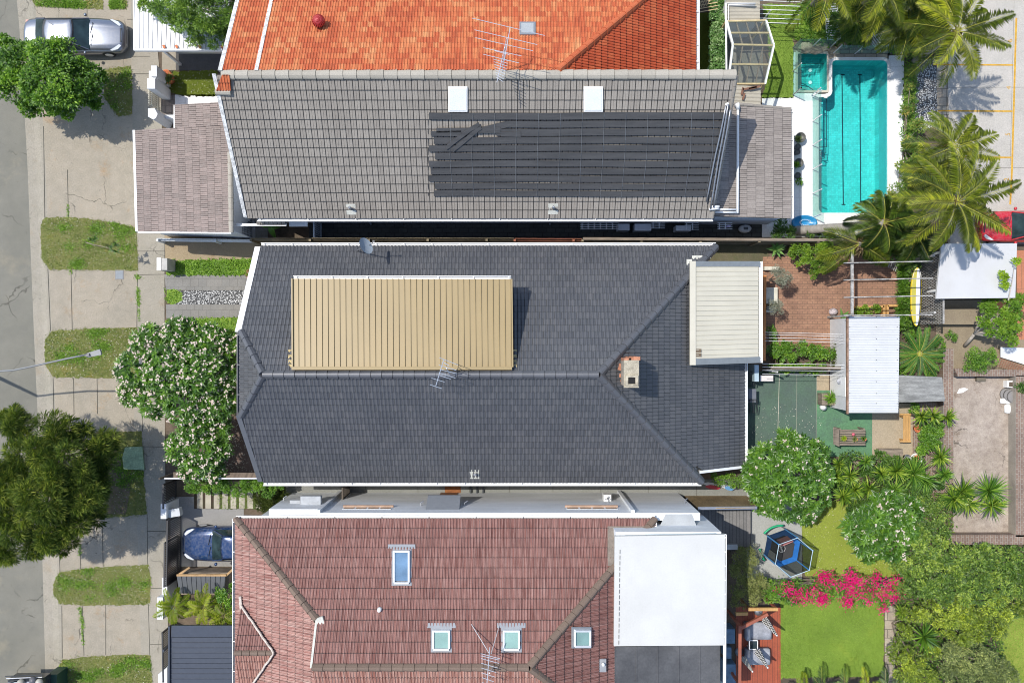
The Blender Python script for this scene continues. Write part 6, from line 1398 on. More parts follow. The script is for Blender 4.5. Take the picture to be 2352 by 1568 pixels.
for f in (.25, .5, .75):
    mb = MB(); z = Vector((0, 0, -.06)); mb.bar(lerp3(A[0], B[0], f) + z, lerp3(A[1], B[1], f) + z, .05, .07); mb.bar(lerp3(A[1], B[1], f) + z, lerp3(A[2], B[2], f) + z, .05, .07); mb.build('rafter', TIMBER, fr)
CG = mat_glass('clear_sheet', (.90, .92, .90), .07, .25, (.4, .42, .42))
for i in (0, 1): mb = MB(); mb.slab([Vector(A[i]) + Vector((0, 0, .07)), Vector(B[i]) + Vector((0, 0, .07)), Vector(B[i + 1]) + Vector((0, 0, .07)), Vector(A[i + 1]) + Vector((0, 0, .07))], .01); mb.build('clear_sheet', CG, fr)
for p in (A[0], B[0], A[2], B[2]): mb = MB(); mb.cbox((p[0], p[1], 0), .1, .1, p[2] - .05); mb.build('post', TIMBERL, fr)
sheet('side_yard_paving', [(1660, 40), (1752, 40), (1752, 205), (1660, 205)], .012, mat_ground('dim_concrete', (.16, .15, .13), (.2, .19, .17), (.12, .13, .1)))
hl_ = thing('clothes_line', 'white bar clothes line rack at the top edge left of the palms', 'clothes line', px(1780, 20))
mb = MB()
for i in range(6): v = 2 + i * 10; mb.tube([px(1745, v, 1.4), px(1838, v + 3, 1.4)], .015, 5)
mb.build('bars', WHITE, hl_)
mb = MB(); mb.tube([px(1840, 8), px(1840, 8)[:2] + (1.4,)], .03, 6); mb.tube([px(1750, 50), px(1750, 50)[:2] + (1.4,)], .03, 6); mb.build('posts', WHITE, hl_)
def lounger(label, u, v, rot, m, mf):
    t = thing('sun_lounger', label, 'sun lounger', (0, 0, 0))
    mb = MB()
    for i in range(14): mb.box(-.28, -.75 + i * .108, .30, .28, -.75 + i * .108 + .06, .32)
    mb.build('slats', m, t)
    mb = MB()
    for s in (-1, 1): mb.tube([(s * .3, -.8, .3), (s * .3, .8, .3)], .02, 6)
    mb.tube([(-.3, .8, .3), (.3, .8, .3)], .02, 6); mb.tube([(-.3, -.8, .3), (.3, -.8, .3)], .02, 6); mb.build('frame', mf, t)
    for a, b in ((-.28, -.6), (.28, -.6), (-.28, .6), (.28, .6)): mb = MB(); mb.tube([(a, b, 0), (a, b, .3)], .018, 5); mb.build('leg', mf, t)
    t.location = px(u, v); t.rotation_euler = (0, 0, rot); return t
lounger('white slatted lounger lying beneath the palms, nearest the car park', 2026, 78, -.95, WHITE, WHITE)
lounger('white slatted lounger upright between palm fronds behind the spa', 1906, 56, .1, WHITE, WHITE)

# ================================================================ REAR GARDENS (right)
# pergola over the brick patio
pg = thing('pergola', 'weathered white open pergola beams over the brick patio', 'pergola', px(2040, 660))
WT = mat('flaking_white_timber', (.30, .29, .27), .85, .45, 3, .3, 20)
z = 2.8
for i, v in enumerate((602, 641, 681, 722)):
    mb = MB(); mb.bar(px(1938, v + 2, z), px(2142, v - 2 + (i == 3) * 3, z), .045, .08); mb.build('rafter', WT, pg)
mb = MB(); mb.bar(px(1957, 570, z - .12), px(1957, 724, z - .12), .10, .10); mb.build('beam', WT, pg)
for u, v in ((1900, 585), (1902, 728), (2080, 600), (2082, 722)): p = px(u, v); mb = MB(); mb.cbox((p[0], p[1], 0), .09, .09, z - .1); mb.build('post', WT, pg)
sb = thing('surfboard', 'yellow and white longboard lying beside the lattice screen', 'surfboard', px(2085, 680, 1.0))
z = 1.35; mb = MB(); c = Vector(px(2104, 682, z)); hl2, hw = 1.34 * .98, .265
def sbw(s): return hw * (1 - abs(s) ** 3.2) ** .62 * (1 - .12 * (s < 0) * abs(s))
rot_ = -.02
def sbp(s, q, dz=0): x = sbw(s) * q; y = s * hl2; return (c.x + x * math.cos(rot_) - y * math.sin(rot_), c.y + y, z + dz + .06 * s * s)
ss = [-.995 + 1.99 * i / 40 for i in range(41)]
rings = [[sbp(s, q, .05 * math.sqrt(max(0, 1 - q * q)) * sg) for q, sg in ((-1, 0), (-.7, 1), (-.3, 1), (0, 1), (.3, 1), (.7, 1), (1, 0), (.7, -1), (0, -1), (-.7, -1))] for s in ss]
mb.loft(rings); mb.build('board', mat('board_yellow', (.62, .46, .03), .25, .08, 3, .03), sb, True)
def band(q0, q1, s0, s1, m, name, dz=.056):
    mb = MB(); n = 24
    for i in range(n):
        a, b = s0 + (s1 - s0) * i / n, s0 + (s1 - s0) * (i + 1) / n; mb.quad(*[Vector(sbp(s, q, dz * math.sqrt(max(.05, 1 - q * q)))) for s, q in ((a, q0), (a, q1), (b, q1), (b, q0))])
    mb.build(name, m, sb)
BW, BB = plain('board_white', (.72, .72, .7), .25), plain('board_navy', (.03, .05, .12), .3)
OLV = plain('board_olive', (.42, .38, .06), .3)
band(-.78, -.15, -.93, .93, OLV, 'side_panel'); band(-.12, .55, -.95, .95, BW, 'stringer_panel'); band(.56, .72, -.93, .93, BB, 'pinline'); band(-.9, .9, .66, .97, BW, 'nose_panel', .060)
for s in (.30, .34, .60, -.44, -.48): band(-.93, .93, s, s + .018, BB, 'cross_stripe', .061)
tr_ = thing('board_rack', 'low timber rack carrying the surfboard', 'rack', px(2092, 690))
mb = MB(); 
for v in (645, 725): mb.bar(px(2088, v, 1.22), px(2118, v, 1.22), .06, .06); mb.cbox(px(2080, v), .06, .06, 1.2)
mb.build('bearers', TIMBER, tr_)
ls = thing('lattice_screen', 'grey diamond lattice screen standing behind the surfboard', 'lattice', px(2100, 660))
x0, y0, x1, y1 = *px(2098, 745)[:2], *px(2098, 585)[:2]
mb = MB(); n = 26; zz0, zz1 = .2, 1.9
for i in range(-8, n):
    for sgn in (1, -1):
        ya, yb = y0 + (y1 - y0) * i / n, y0 + (y1 - y0) * (i + 8) / n; za, zb2 = (zz0, zz1) if sgn > 0 else (zz1, zz0)
        if ya < y0: f = (y0 - ya) / (yb - ya); za = za + (zb2 - za) * f; ya = y0
        if yb > y1: f = (y1 - ya) / (yb - ya); zb2 = za + (zb2 - za) * f; yb = y1
        if yb - ya > .05: mb.bar((x0 + .01 * sgn + (za - .2) * .25, ya, za), (x0 + .01 * sgn + (zb2 - .2) * .25, yb, zb2), .012, .045)
mb.build('lattice', mat('grey_lattice', (.27, .26, .24), .85), ls)
mb = MB(); mb.bar((x0 + .43, y0, 1.92), (x0 + .43, y1, 1.92), .06, .06); mb.bar((x0, y0, .2), (x0, y1, .2), .06, .06)
mb.bar((x0 + .2, y0 + 1.6, 1.1), (x0 + .2, y0 + 1.6, 1.2), .1, .1); mb.build('frame', WT, ls)
# corrugated shed
sd_ = thing('garden_shed', 'white corrugated-roof garden shed spanning the fence line', 'shed', px(1970, 838))
z = 2.3; mb = MB(); ribbed(mb, px(1948, 726, z), px(1948, 948, z - .05), px(2063, 948, z + .1), px(2066, 727, z + .1), 38, [(i / 6, .014 * (1 + math.cos(2 * PI * i / 6))) for i in range(6)], .015); mb.build('roof_sheet', mat('white_corrugated', (.52, .53, .53), .45, .05, 1, .04, dirt=.15, dstretch=(.4, 2.5, 1)), sd_)
mb = MB(); a, b = px(1951, 0, z)[0], px(2060, 0, z)[0]; yb, yt = px(0, 944, z)[1], px(0, 730, z)[1]; mb.box(a, yb, 0, b, yt, z - .1); mb.build('wall', mat('white_board', (.60, .61, .61), .7, .05), sd_)
mb = MB(); mb.bar(px(1946, 725, z - .02), px(1946, 950, z - .07), .07, .14); mb.build('bargeboard', mat('rust_brown', (.23, .14, .09), .8, .3, 5), sd_)
mb = MB(); mb.box(a - .03, px(0, 905)[1], .1, a - .005, px(0, 862)[1], 1.9); dr_ = mb.build('door', WHITE, sd_)
mb = MB(); mb.lathe((a - .05, px(0, 872)[1], 1.3), [(.03, 0), (.14, .02), (.14, .06), (.03, .08)], 14); mb.build('handle', GREYM, dr_)
for v in (735, 760, 783, 807, 830, 852, 878, 902, 925):
    pass
mb = MB()
for v in (728, 751, 778, 803, 826, 851, 876, 903, 926):
    for u in (1953, 2013, 2060): p = px(u, v, z + .1); mb.cbox((p[0], p[1], z + .03 + (u - 1948) / 118 * .1), .025, .025, .02)
mb.build('roof_screws', DARKM, sd_)
topthing('plywood_cover', 'weathered grey plywood roof beside the white shed', 'lean-to', [(2065, 862), (2164, 866), (2171, 921), (2064, 924)], 1.8, mat('weathered_plywood', (.22, .22, .205), .9, .3, 1.2, .25, 12, stretch=(1, 5, 1)), part='sheet')
# white flat carport at the right
wr = thing('carport', 'plain white flat carport roof below the big palm', 'carport', px(2240, 620))
mb = MB(); mb.toppoly([(2163, 560), (2336, 559), (2332, 684), (2150, 686)], 2.3, 2.18); mb.build('roof', mat('white_roof_sheet', (.50, .50, .495), .5, .03, 1, .03, dirt=.15, dstretch=(.6, .6, 1)), wr)
mb = MB(); mb.toppoly([(2170, 566), (2326, 566), (2322, 676), (2160, 678)], 2.17, 1.9); mb.build('fascia', GREYM, wr)
for u, v in ((2110, 590), (2250, 590), (2110, 672), (2250, 672)): mb = MB(); mb.cbox(px(u, v), .1, .1, 2.2); mb.build('post', WHITE, wr)
for nm, lab, cat, uv, zt, m in (
    ('retaining_wall', 'pale concrete retaining ledge below the white carport roof', 'wall', [(2154, 708), (2262, 710), (2262, 745), (2154, 745)], .5, MATS['rear_dirt']),
    ('retaining_wall', 'brown brick wall top running down the left side of the stained slab', 'wall', [(2166, 800), (2190, 800), (2190, 1110), (2168, 1110)], .55, None),
    ('retaining_wall', 'brown brick wall along the bottom of the stained slab', 'wall', [(2176, 1228), (2352, 1228), (2352, 1250), (2176, 1250)], .6, None),
    ('retaining_wall', 'brown brick wall along the right side of the stained slab', 'wall', [(2333, 862), (2400, 862), (2400, 1232), (2333, 1232)], .6, None),
    ('retaining_wall', 'brown brick wall top across the head of the stained slab', 'wall', [(2192, 846), (2352, 850), (2352, 864), (2200, 864)], .6, None)):
    topthing(nm, lab, cat, uv, zt, m or mat_brick('brown_brick_top', (.22, .15, .11), (.17, .115, .09), (.28, .25, .21), .23, .11, .010, rot=PI / 2), part='wall')
sheet('brick_edging', [(2096, 925), (2190, 925), (2190, 1130), (2096, 1130)], .022, MATS['brown_brick_top'])
mb = MB(); p = px(2310, 905)
dt = thing('drum_stack', 'stack of three grey round lids beside white sacks on the stained slab', 'drums', p)
for i in range(3): mb = MB(); mb.lathe((p[0] + i * .10, p[1] - i * .05, i * .12), [(.0, 0), (.29, 0), (.29, .1), (.26, .12), (0, .12)], 20); mb.build('lid', plain('drum_grey', (.20, .19, .18), .8), dt, True)
for i, (u, v, w_, h_) in enumerate(((2308, 920, .5, .25), (2325, 913, .28, .25), (2318, 938, .5, .42))):
    mb = MB(); q = px(u, v); mb.loft([[(q[0] + w_ / 2 * a * c_, q[1] + h_ / 2 * a * s_, z * .2 + .012) for c_, s_ in ((1, .8), (.6, 1), (-.6, 1), (-1, .7), (-1, -.8), (-.5, -1), (.6, -1), (1, -.7))] for a, z in ((1, 0), (1.05, .4), (.8, .8), (.3, .9))]); one(mb, 'sack', WHITE, ('flat white sack beside the stacked lids', 'small white sack right of the stacked lids', 'square white sack with printed face, lowest of the three')[i], 'sack', group='white sacks on the stained slab', smooth=True)
for nm, lab, u, v, rr_ in (('drum', 'grey-blue round drum at the right edge of the stained slab', 2334, 1035, .2), ('drum', 'dark small round pot among leaf litter on the slab', 2328, 983, .14)):
    mb = MB(); mb.lathe(px(u, v), [(rr_ * .9, 0), (rr_, .4), (rr_ * .85, .42), (0, .40)], 18); one(mb, nm, plain('drum_blue', (.17, .18, .19), .8), lab, 'drum', smooth=True)
mb = MB(); q = px(2210, 898); mb.prism([(q[0] - .25, q[1] - .1), (q[0] + .0, q[1] - .07), (q[0] + .27, q[1] + .09), (q[0] + .1, q[1] + .16), (q[0] - .15, q[1] + .12)], .012, .03); one(mb, 'plastic_sheet', WHITE, 'white scrap of plastic lying on the stained slab', 'scrap')
pb = thing('planter_box', 'white square planter box above the stacked lids', 'planter', px(2322, 880))
mb = MB(); mb.toppoly(rect(2314, 874, 2337, 890), .35, 0); mb.build('box', WHITE, pb); mb = MB(); mb.toppoly(rect(2318, 877, 2335, 888), .36, .3); mb.build('soil', SOIL, pb)
mb = MB(); mb.toppoly(rect(2244, 866, 2265, 875), .2, 0); one(mb, 'grate', plain('grate_brown', (.15, .13, .09)), 'small rusty grate box against the brick wall', 'grate')
# door leaning, brown lattice
mb = MB(); mb.hull([px(2298, 797, .1), px(2380, 800, .1), px(2380, 845, .1), px(2298, 820, .1)][::-1], [px(2298, 797, .5), px(2380, 800, .5), px(2380, 845, .2), px(2298, 820, .2)][::-1]); one(mb, 'panel_door', WHITE, 'white panelled door lying at the right edge', 'door')
mb = MB()
for k in range(14):
    mb.bar(px(2298 + k * 5, 822 + k * 1.6, .3), px(2290 + k * 5, 842 + k * 1.2, .3), .02, .01); 
    if k < 6: mb.bar(px(2300 - k, 824 + k * 3.4, .315), px(2352, 842 + k * 3, .315), .02, .01)
one(mb, 'lattice_screen', mat('brown_lattice', (.24, .10, .06), .8), 'small reddish-brown lattice panel lying below the white door', 'lattice')
for i, (u, v) in enumerate(((2310, 742), (2288, 700), (2322, 718))):
    p = px(u, v); mb = MB(); mb.prism([(p[0] - .35, p[1] - .1), (p[0] + .3, p[1] - .2), (p[0] + .35, p[1] + .1), (p[0] - .25, p[1] + .2)], .01, .12 + i * .05)
    one(mb, 'terracotta_slab', TERRA, ('largest terracotta slab under the small tree', 'terracotta slab nearest the carport roof', 'terracotta slab at the right edge under the tree')[i], 'slab', group='terracotta slabs under the tree')
# green deck furniture
tb = thing('picnic_table', 'grey slatted timber table on the green deck with three potted plants', 'table', px(1938, 1002))
for i in range(7): mb = MB(); a = px(1928, 986 + i * 5.4, .72); mb.box(a[0], a[1] - .08, .68, a[0] + 1.18, a[1], .71); mb.build('board', TIMBER, tb)
mb = MB(); a, b = px(1916, 981, .9), px(1926, 1024, .9)
for i in range(5): mb.bar(px(1915 + i * 2.6, 981 + i, .95), px(1916 + i * 2.6, 1020 + i * 1.2, .95), .06, .03)
mb.build('backrest', TIMBER, tb)
for u, v in ((1930, 985), (1985, 985), (1930, 1020), (1985, 1020)): a = px(u, v, .7); mb = MB(); mb.cbox((a[0], a[1], 0), .07, .07, .68); mb.build('leg', TIMBER, tb)
for i, (u, v, m) in enumerate(((1938, 1006, LEAFY), (1963, 1008, LEAFO), (1983, 1007, LEAFD))):
    p_ = pot('plant_pot', ('potted yellow-green plant on the grey table, left end', 'potted plant in the middle of the grey table', 'potted dark green plant on the grey table, right end')[i], u, v, .09, .14, TERRA, z=.72)
    V, T, v_ = rosette(px(u, v, .85), 60, .18, .035, (-.1, 1.3), .2); tri_mesh('foliage', V, T, v_, m, p_)
mb = MB(); mb.lathe(px(1959, 997, .72), [(.0, 0), (.07, .02), (.08, .08), (.0, .12)], 12); one(mb, 'pink_flower', plain('pink', (.55, .12, .16)), 'single pink bloom lying on the grey table', 'flower', smooth=True)
bn = thing('bench', 'golden timber bench on the tan patio in front of the planted bed', 'bench', px(2072, 982))
OT = mat('golden_timber', (.48, .27, .09), .55, .15, 2, .12, stretch=(6, 1, 1))
for i in range(4): mb = MB(); a, b = px(2075 + i * 4.3, 952, .45), px(2078.4 + i * 4.3, 1016, .45); mb.box(a[0], b[1], .42, b[0], a[1], .45); mb.build('seat_slat', OT, bn)
for v in (951, 1013): mb = MB(); mb.bar(px(2067, v, .5), px(2092, v, .5), .07, .08); mb.build('armrest', OT, bn)
for u in (2072, 2086):
    for v in (955, 1008): mb = MB(); a = px(u - 6, v); mb.cbox(a, .06, .06, .42); mb.build('leg', OT, bn)
mb = MB(); mb.topbox(2019, 1031, 2074, 1050, .35, 0); one(mb, 'timber_chest', TIMBER, 'low weathered timber box at the end of the tan patio', 'box')
for lab, u, v, m, r in (('terracotta pot behind the golden bench', 2102, 983, TERRA, .16), ('white round pot with a red-brown top near the spiky plants', 2098, 1052, WHITE, .26), ('small grey pot left of the white round pot', 2078, 1048, GREYM, .13)):
    p_ = pot('plant_pot', lab, u, v, r, .3, m)
mb = MB(); mb.lathe(px(2105, 1052, .25), [(0, .05), (.15, .05), (.17, .1), (0, .1)], 14); one(mb, 'saucer', TERRA, 'red-brown saucer resting in the white pot', 'saucer')
pb = thing('planter_box', 'grey timber planter box with feathery green plant beside the white shed', 'planter', px(1898, 918))
mb = MB(); mb.toppoly(rect(1888, 904, 1926, 930), .6, 0); mb.build('box', TIMBER, pb); V, T, v_ = rosette(px(1908, 914, .6), 160, .45, .03, (-.1, 1.2), .35); tri_mesh('foliage', V, T, v_, LEAFG, pb)
mb = MB(); mb.lathe(px(1886, 934), [(.05, 0), (.12, .1), (.14, .35), (.05, .45), (.02, .5)], 14); one(mb, 'garden_statue', WHITE, 'white bird-shaped garden ornament at the foot of the planter', 'ornament', smooth=True)
wa = thing('workbench', 'dark grey trolley with folded dark chairs against the rear wall', 'trolley', px(1728, 920))
mb = MB(); mb.topbox(1719, 893, 1737, 924, .8, .74); mb.build('top', plain('trolley_grey', (.12, .13, .15)), wa)
for u, v in ((1722, 897), (1734, 897), (1722, 920), (1734, 920)): mb = MB(); mb.tube([px(u, v, .74), px(u, v, .74)[:2] + (0,)], .02, 6); mb.build('leg', DARKM, wa)
for i, (u, v) in enumerate(((1728, 872), (1731, 935))):
    a = thing('folding_chair', ('dark folding chair leaning above the grey trolley', 'dark folding chair below the grey trolley')[i], 'chair', px(u, v)); mb = MB()
    for k in range(6): mb.tube([px(u - 9 + k * 3, v - 18, .85), px(u - 9 + k * 3, v + 12, .6)], .012, 4)
    mb.build('seat_slats', DARKM, a); mb = MB(); mb.tube([px(u - 10, v - 18, .85), px(u + 8, v - 18, .85), px(u + 8, v + 14, .5), px(u - 10, v + 14, .5), px(u - 10, v - 18, .85)], .016, 5); mb.build('frame', DARKM, a)
mb = MB(); mb.topbox(1746, 862, 1776, 875, .55, 0); one(mb, 'storage_box', plain('pink_white_box', (.62, .58, .55)), 'pale plastic storage box on the green deck below the fence', 'box')
mb = MB(); mb.topbox(1733, 838, 1743, 876, 1.2, .1); one(mb, 'hot_water_unit', plain('pale_blue_unit', (.35, .45, .5)), 'narrow pale blue water heater on the deck beside the house corner', 'water heater')
cl = thing('clothes_line', 'wall clothes line with four white wires over the rear garden', 'clothes line', px(1850, 830))
for v in (836, 843, 851, 860):
    mb = MB(); mb.tube([px(1751, v - 1, 1.7), px(1850, v, 1.66), px(1943, v + 2, 1.7)], .009, 4); mb.build('wire', WHITE, cl)
for v0 in (0,): mb = MB(); mb.cbox(px(1759, 851), .06, .06, 1.75); mb.build('post', WHITE, cl)
cl = thing('clothes_line', 'second set of line wires above the brick patio', 'clothes line', px(1850, 780))
for v in (764, 769, 776, 783): mb = MB(); mb.tube([px(1757, v - 1, 1.7), px(1850, v + 1, 1.66), px(1940, v + 4, 1.7)], .008, 4); mb.build('wire', WHITE, cl)
dkb = thing('deck_edge', 'orange timber rail beside the cream patio roof', 'rail', px(1755, 700))
mb = MB(); mb.bar(px(1757, 632, 1.0), px(1755, 828, 1.0), .12, .06); mb.build('rail', mat('orange_timber', (.50, .19, .05), .6, .15, 3, .1), dkb)
for v in (640, 700, 760, 825): mb = MB(); mb.cbox(px(1742, v), .07, .07, 1.0); mb.build('post', MATS['orange_timber'], dkb)
for i, (v0, v1) in enumerate(((612, 620), (660, 697), (704, 717))):
    mb = MB(); mb.topbox(1756, v0, 1790 - i * 4, v1, .35, 0); one(mb, 'step_block', mat('cream_paint', (.55, .52, .42)), ('narrow cream ledge nearest the fence beside the patio roof', 'cream step block between the two round silver bushes', 'cream step block below the upper silver bush')[i], 'step', group='cream step blocks')
mb = MB(); p = px(1912, 716); mb.loft([[(p[0] + r * math.cos(k * PI / 7), p[1] + r * .8 * math.sin(k * PI / 7), z) for k in range(14)] for r, z in ((.18, .0), (.22, .12), (.14, .24), (.03, .28))]); one(mb, 'cushion', mat('patterned_cloth', (.42, .36, .36), .9, .5, 12, .3), 'patterned cushion on the path next to the star-shaped agave', 'cushion', smooth=True)
pl_ = thing('planter_bed', 'timber edged planter with shrubs at the foot of the pergola', 'planter', px(1990, 712))
mb = MB()
for a, b in (((1960, 706), (2028, 704)), ((2028, 700), (2028, 728)), ((2036, 702), (2036, 726)), ((2036, 702), (2082, 702))): mb.bar(px(*a, .3), px(*b, .3), .1, .3)
mb.build('sleepers', OT, pl_)
ch2 = thing('garden_chair', 'grey slatted deck chair in the shade of the pergola', 'chair', px(2045, 607))
mb = MB()
for i in range(6): mb.bar(px(2042 + i * 4, 598 + i * 2.0, .4), px(2036 + i * 4, 612 + i * 2.2, .4), .045, .02)
mb.build('seat_slats', WT, ch2)
mb = MB()
for i in range(5): mb.bar(px(2060 + i * 4, 588 + i * 2, .6), px(2068 + i * 3, 594 + i * 2, .6), .04, .02)
mb.build('back_slats', WT, ch2)
for u, v in ((2040, 605), (2062, 618), (2050, 595)): mb = MB(); mb.cbox(px(u, v), .04, .04, .4); mb.build('leg', WT, ch2)

# trampoline ---------------------------------------------------------
tp = thing('trampoline', 'small hexagonal trampoline with blue pads, black mat and dark safety net', 'trampoline', px(1778, 1245))
cx, cy = px(1796, 1258, .65)[:2]; ra = math.radians(20)
hexp = lambda r, z, off=0: [(cx + r * math.cos(ra + k * PI / 3 + off), cy + r * math.sin(ra + k * PI / 3 + off), z) for k in range(6)]
ro = .86
mb = MB(); mb.poly(hexp(.60, .66)); mb.build('mat', mat('tramp_mat', (.035, .035, .038), .8, .1), tp)
mb = MB(); a, b = hexp(.60, .675), hexp(ro, .66); a2, b2 = hexp(.60, .70), hexp(ro, .70)
mb.add(a2 + b2 + a + b, [(i, (i + 1) % 6, 6 + (i + 1) % 6, 6 + i) for i in range(6)] + [(6 + i, 6 + (i + 1) % 6, 18 + (i + 1) % 6, 18 + i) for i in range(6)]); mb.build('pad', mat('blue_pad', (.015, .12, .38), .4, .15, 4, .05), tp, fixn=False)
B_ = hexp(ro, .65); T_ = hexp(ro * 1.0, 2.35)
PB = plain('blue_pole', (.05, .25, .55), .4)
for i in range(6):
    mb = MB(); mb.tube([(B_[i][0], B_[i][1], 0), B_[i]], .025, 6); mb.build('leg', GREYM, tp)
    mb = MB(); mb.tube([B_[i], T_[i]], .03, 8); mb.build('net_pole', PB, tp)
mb = MB()
for i in range(6): mb.tube([T_[i], T_[(i + 1) % 6]], .015, 6)
mb.build('top_ring', plain('pale_ring', (.40, .52, .56)), tp)
NET = mat_glass('safety_net', (.55, .58, .55), .38, .8, (.03, .035, .035))
mb = MB()
for i in range(6): mb.quad(B_[i], B_[(i + 1) % 6], T_[(i + 1) % 6], T_[i])
mb.build('safety_net', NET, tp, fixn=False)
for nm, q_, col in (('pink_panel', ((1782, 1240, .8), (1808, 1230, .8), (1823, 1243, 1.2), (1797, 1254, 1.2)), (.50, .22, .22)), ('white_panel', ((1761, 1289, .8), (1767, 1261, .8), (1781, 1271, 1.3), (1779, 1301, 1.3)), (.42, .42, .42))):
    mb = MB(); mb.slab([px(*p) for p in q_], .012); mb.build(nm, plain(nm + '_cloth', col, .7), tp)
lm = plain('logo_white', (.6, .6, .58))
mb = MB(); lc = (cx - .02, cy - .02)
for k in range(28):
    a, b = 2 * PI * k / 28, 2 * PI * (k + 1) / 28; mb.quad(*[(lc[0] + r * math.cos(t_), lc[1] + r * math.sin(t_), .6635) for r, t_ in ((.155, a), (.17, a), (.17, b), (.155, b))])
mb.build('logo_ring', lm, tp, fixn=False)
text('plum', (lc[0], lc[1], .664), .14, lm, 'logo_text', -1.25, tp, ext=.0005)
mb = MB(); pts = [(cx + 1.0 * math.cos(a), cy + 1.0 * math.sin(a), .55) for a in [math.radians(85 + 7 * k) for k in range(9)]]; mb.tube(pts, .05, 8); mb.build('green_rim', plain('green_plastic', (.02, .35, .16), .4), tp, True)
mb = MB(); pts = [(cx + .95 * math.cos(a), cy + .95 * math.sin(a), .45) for a in [math.radians(185 + 7 * k) for k in range(6)]]; mb.tube(pts, .05, 8); mb.build('green_rim', MATS['green_plastic'], tp, True)
# red deck furniture ---------------------------------------------------
pgd = thing('deck_pergola', 'red-brown timber pergola frame around the red deck', 'pergola', px(1720, 1470))
RT = mat('red_timber', (.30, .09, .05), .6, .15, 2, .1)
for a, b, z, m in (((1718, 1398), (1786, 1398), 1.6, MATS['golden_timber']), ((1690, 1409), (1717, 1408), 1.6, MATS['golden_timber']), ((1702, 1441), (1763, 1409), 2.1, RT), ((1699, 1436), (1698, 1580), 2.2, RT)):
    mb = MB(); mb.bar(px(*a, z), px(*b, z), .13, .14); mb.build('beam', m, pgd)
for u, v, z in ((1720, 1398, 1.6), (1784, 1398, 1.6), (1700, 1437, 2.2), (1698, 1570, 2.2)): a = px(u, v, z); mb = MB(); mb.cbox((a[0], a[1], 0), .1, .1, z - .05); mb.build('post', RT, pgd)
DC = mat('grey_cover_cloth', (.30, .31, .34), .9, .15, 3, .1, 12, bump=.5)
for i, (u0, v0, u1, v1) in enumerate(((1713, 1431, 1772, 1469), (1713, 1491, 1769, 1527))):
    a = thing('covered_lounger', ('upper lounge chair under a grey fabric cover on the red deck', 'lower lounge chair under a grey fabric cover on the red deck')[i], 'lounger', px((u0 + u1) / 2, (v0 + v1) / 2), 'covered loungers on the red deck')
    mb = MB(); p, q = px(u0, v1, .45), px(u1, v0, .45); nx = 14
    rings = []
    for k in range(nx + 1):
        f = k / nx; x = p[0] + (q[0] - p[0]) * f; h_ = .42 + (.22 if f < .2 else 0) * (1 - f * 3) + .012 * math.sin(k * 2.3)
        rings.append([(x, p[1] + .0, .05), (x, p[1] + .01, h_), (x, (p[1] + q[1]) / 2, h_ + .03 + .01 * math.sin(k)), (x, q[1] - .01, h_), (x, q[1], .05)])
    mb.loft(rings); mb.build('cover', DC, a, True)
    for s_ in (p[1] + .05, q[1] - .05): mb = MB(); mb.cbox((q[0] - .04, s_, 0), .05, .05, .3); mb.build('leg', DARKM, a)
st = thing('side_table', 'small white-edged side table between the covered loungers', 'table', px(1730, 1480))
mb = MB(); mb.topbox(1721, 1470, 1740, 1490, .5, .46); mb.build('table_top', plain('dark_glass', (.03, .045, .05)), st)
mb = MB()
for a, b in (((1721, 1470), (1740, 1470)), ((1740, 1470), (1740, 1490)), ((1740, 1490), (1721, 1490)), ((1721, 1490), (1721, 1470))): mb.bar(px(*a, .5), px(*b, .5), .035, .03)
mb.build('rim', WHITE, st)
for u, v in ((1722, 1471), (1739, 1471), (1722, 1489), (1739, 1489)): mb = MB(); p = px(u, v, .48); mb.cbox((p[0], p[1], 0), .03, .03, .46); mb.build('leg', WHITE, st)
def parasol(label, base, tip, zt, m, group, striped=True, r=.10):
    a, b = Vector(px(*base, .0)), Vector(px(*tip, zt)); t = thing('closed_parasol', label, 'parasol', a, group)
    mb = MB(); mb.tube([a, b], .02, 8); mb.build('pole', GREYM, t)
    d = (b - a).normalized(); x = d.cross(Vector((0, 1, 0))).normalized(); y = d.cross(x)
    s0 = .38; rings = []; N = 22
    for k in range(N + 1):
        f = k / N; c = a.lerp(b, s0 + (1 - s0) * f); rr_ = r * (1.25 - .95 * f) * (1 if f < .97 else .4)
        rings.append([c + (x * math.cos(2 * PI * j / 16) + y * math.sin(2 * PI * j / 16)) * rr_ * (1.25 if j % 2 else .8) for j in range(16)])
    mb = MB(); mb.loft(rings); mb.build('canopy', m, t); mb = MB(); mb.lathe(tuple(b), [(.03, 0), (.04, .03), (.0, .06)], 8); mb.build('finial', WHITE, t, True)
    mb = MB(); mb.lathe(tuple(a), [(.2, .016), (.2, .06), (.03, .09), (.0, .09)], 16); mb.build('base', GREYM, t, True)
q = NT('striped_canvas'); w_ = q.n('ShaderNodeTexWave', wave_type='BANDS', bands_direction='Z'); w_.inputs['Scale'].default_value = 2.6; w_.inputs['Distortion'].default_value = 1.5; w_.inputs['Detail Scale'].default_value = 3
q.l(obc(q), w_.inputs['Vector']); q.l(q.ramp(w_.outputs[0], [(.48, (.03, .03, .03)), (.52, (.72, .71, .68))]), q.b.inputs['Base Color']); q.b.inputs['Roughness'].default_value = .9
parasol('closed black and white striped parasol over the upper covered lounger', (1741, 1402), (1784, 1458), 2.2, q.m, 'closed parasols on the red deck', r=.11)
parasol('closed black and white striped parasol over the lower covered lounger', (1728, 1476), (1763, 1532), 2.2, q.m, 'closed parasols on the red deck', r=.11)
parasol('closed plain off-white parasol at the pergola post', (1697, 1495), (1728, 1541), 2.2, mat('canvas_white', (.5, .49, .44), .9), 'closed parasols on the red deck', r=.09)
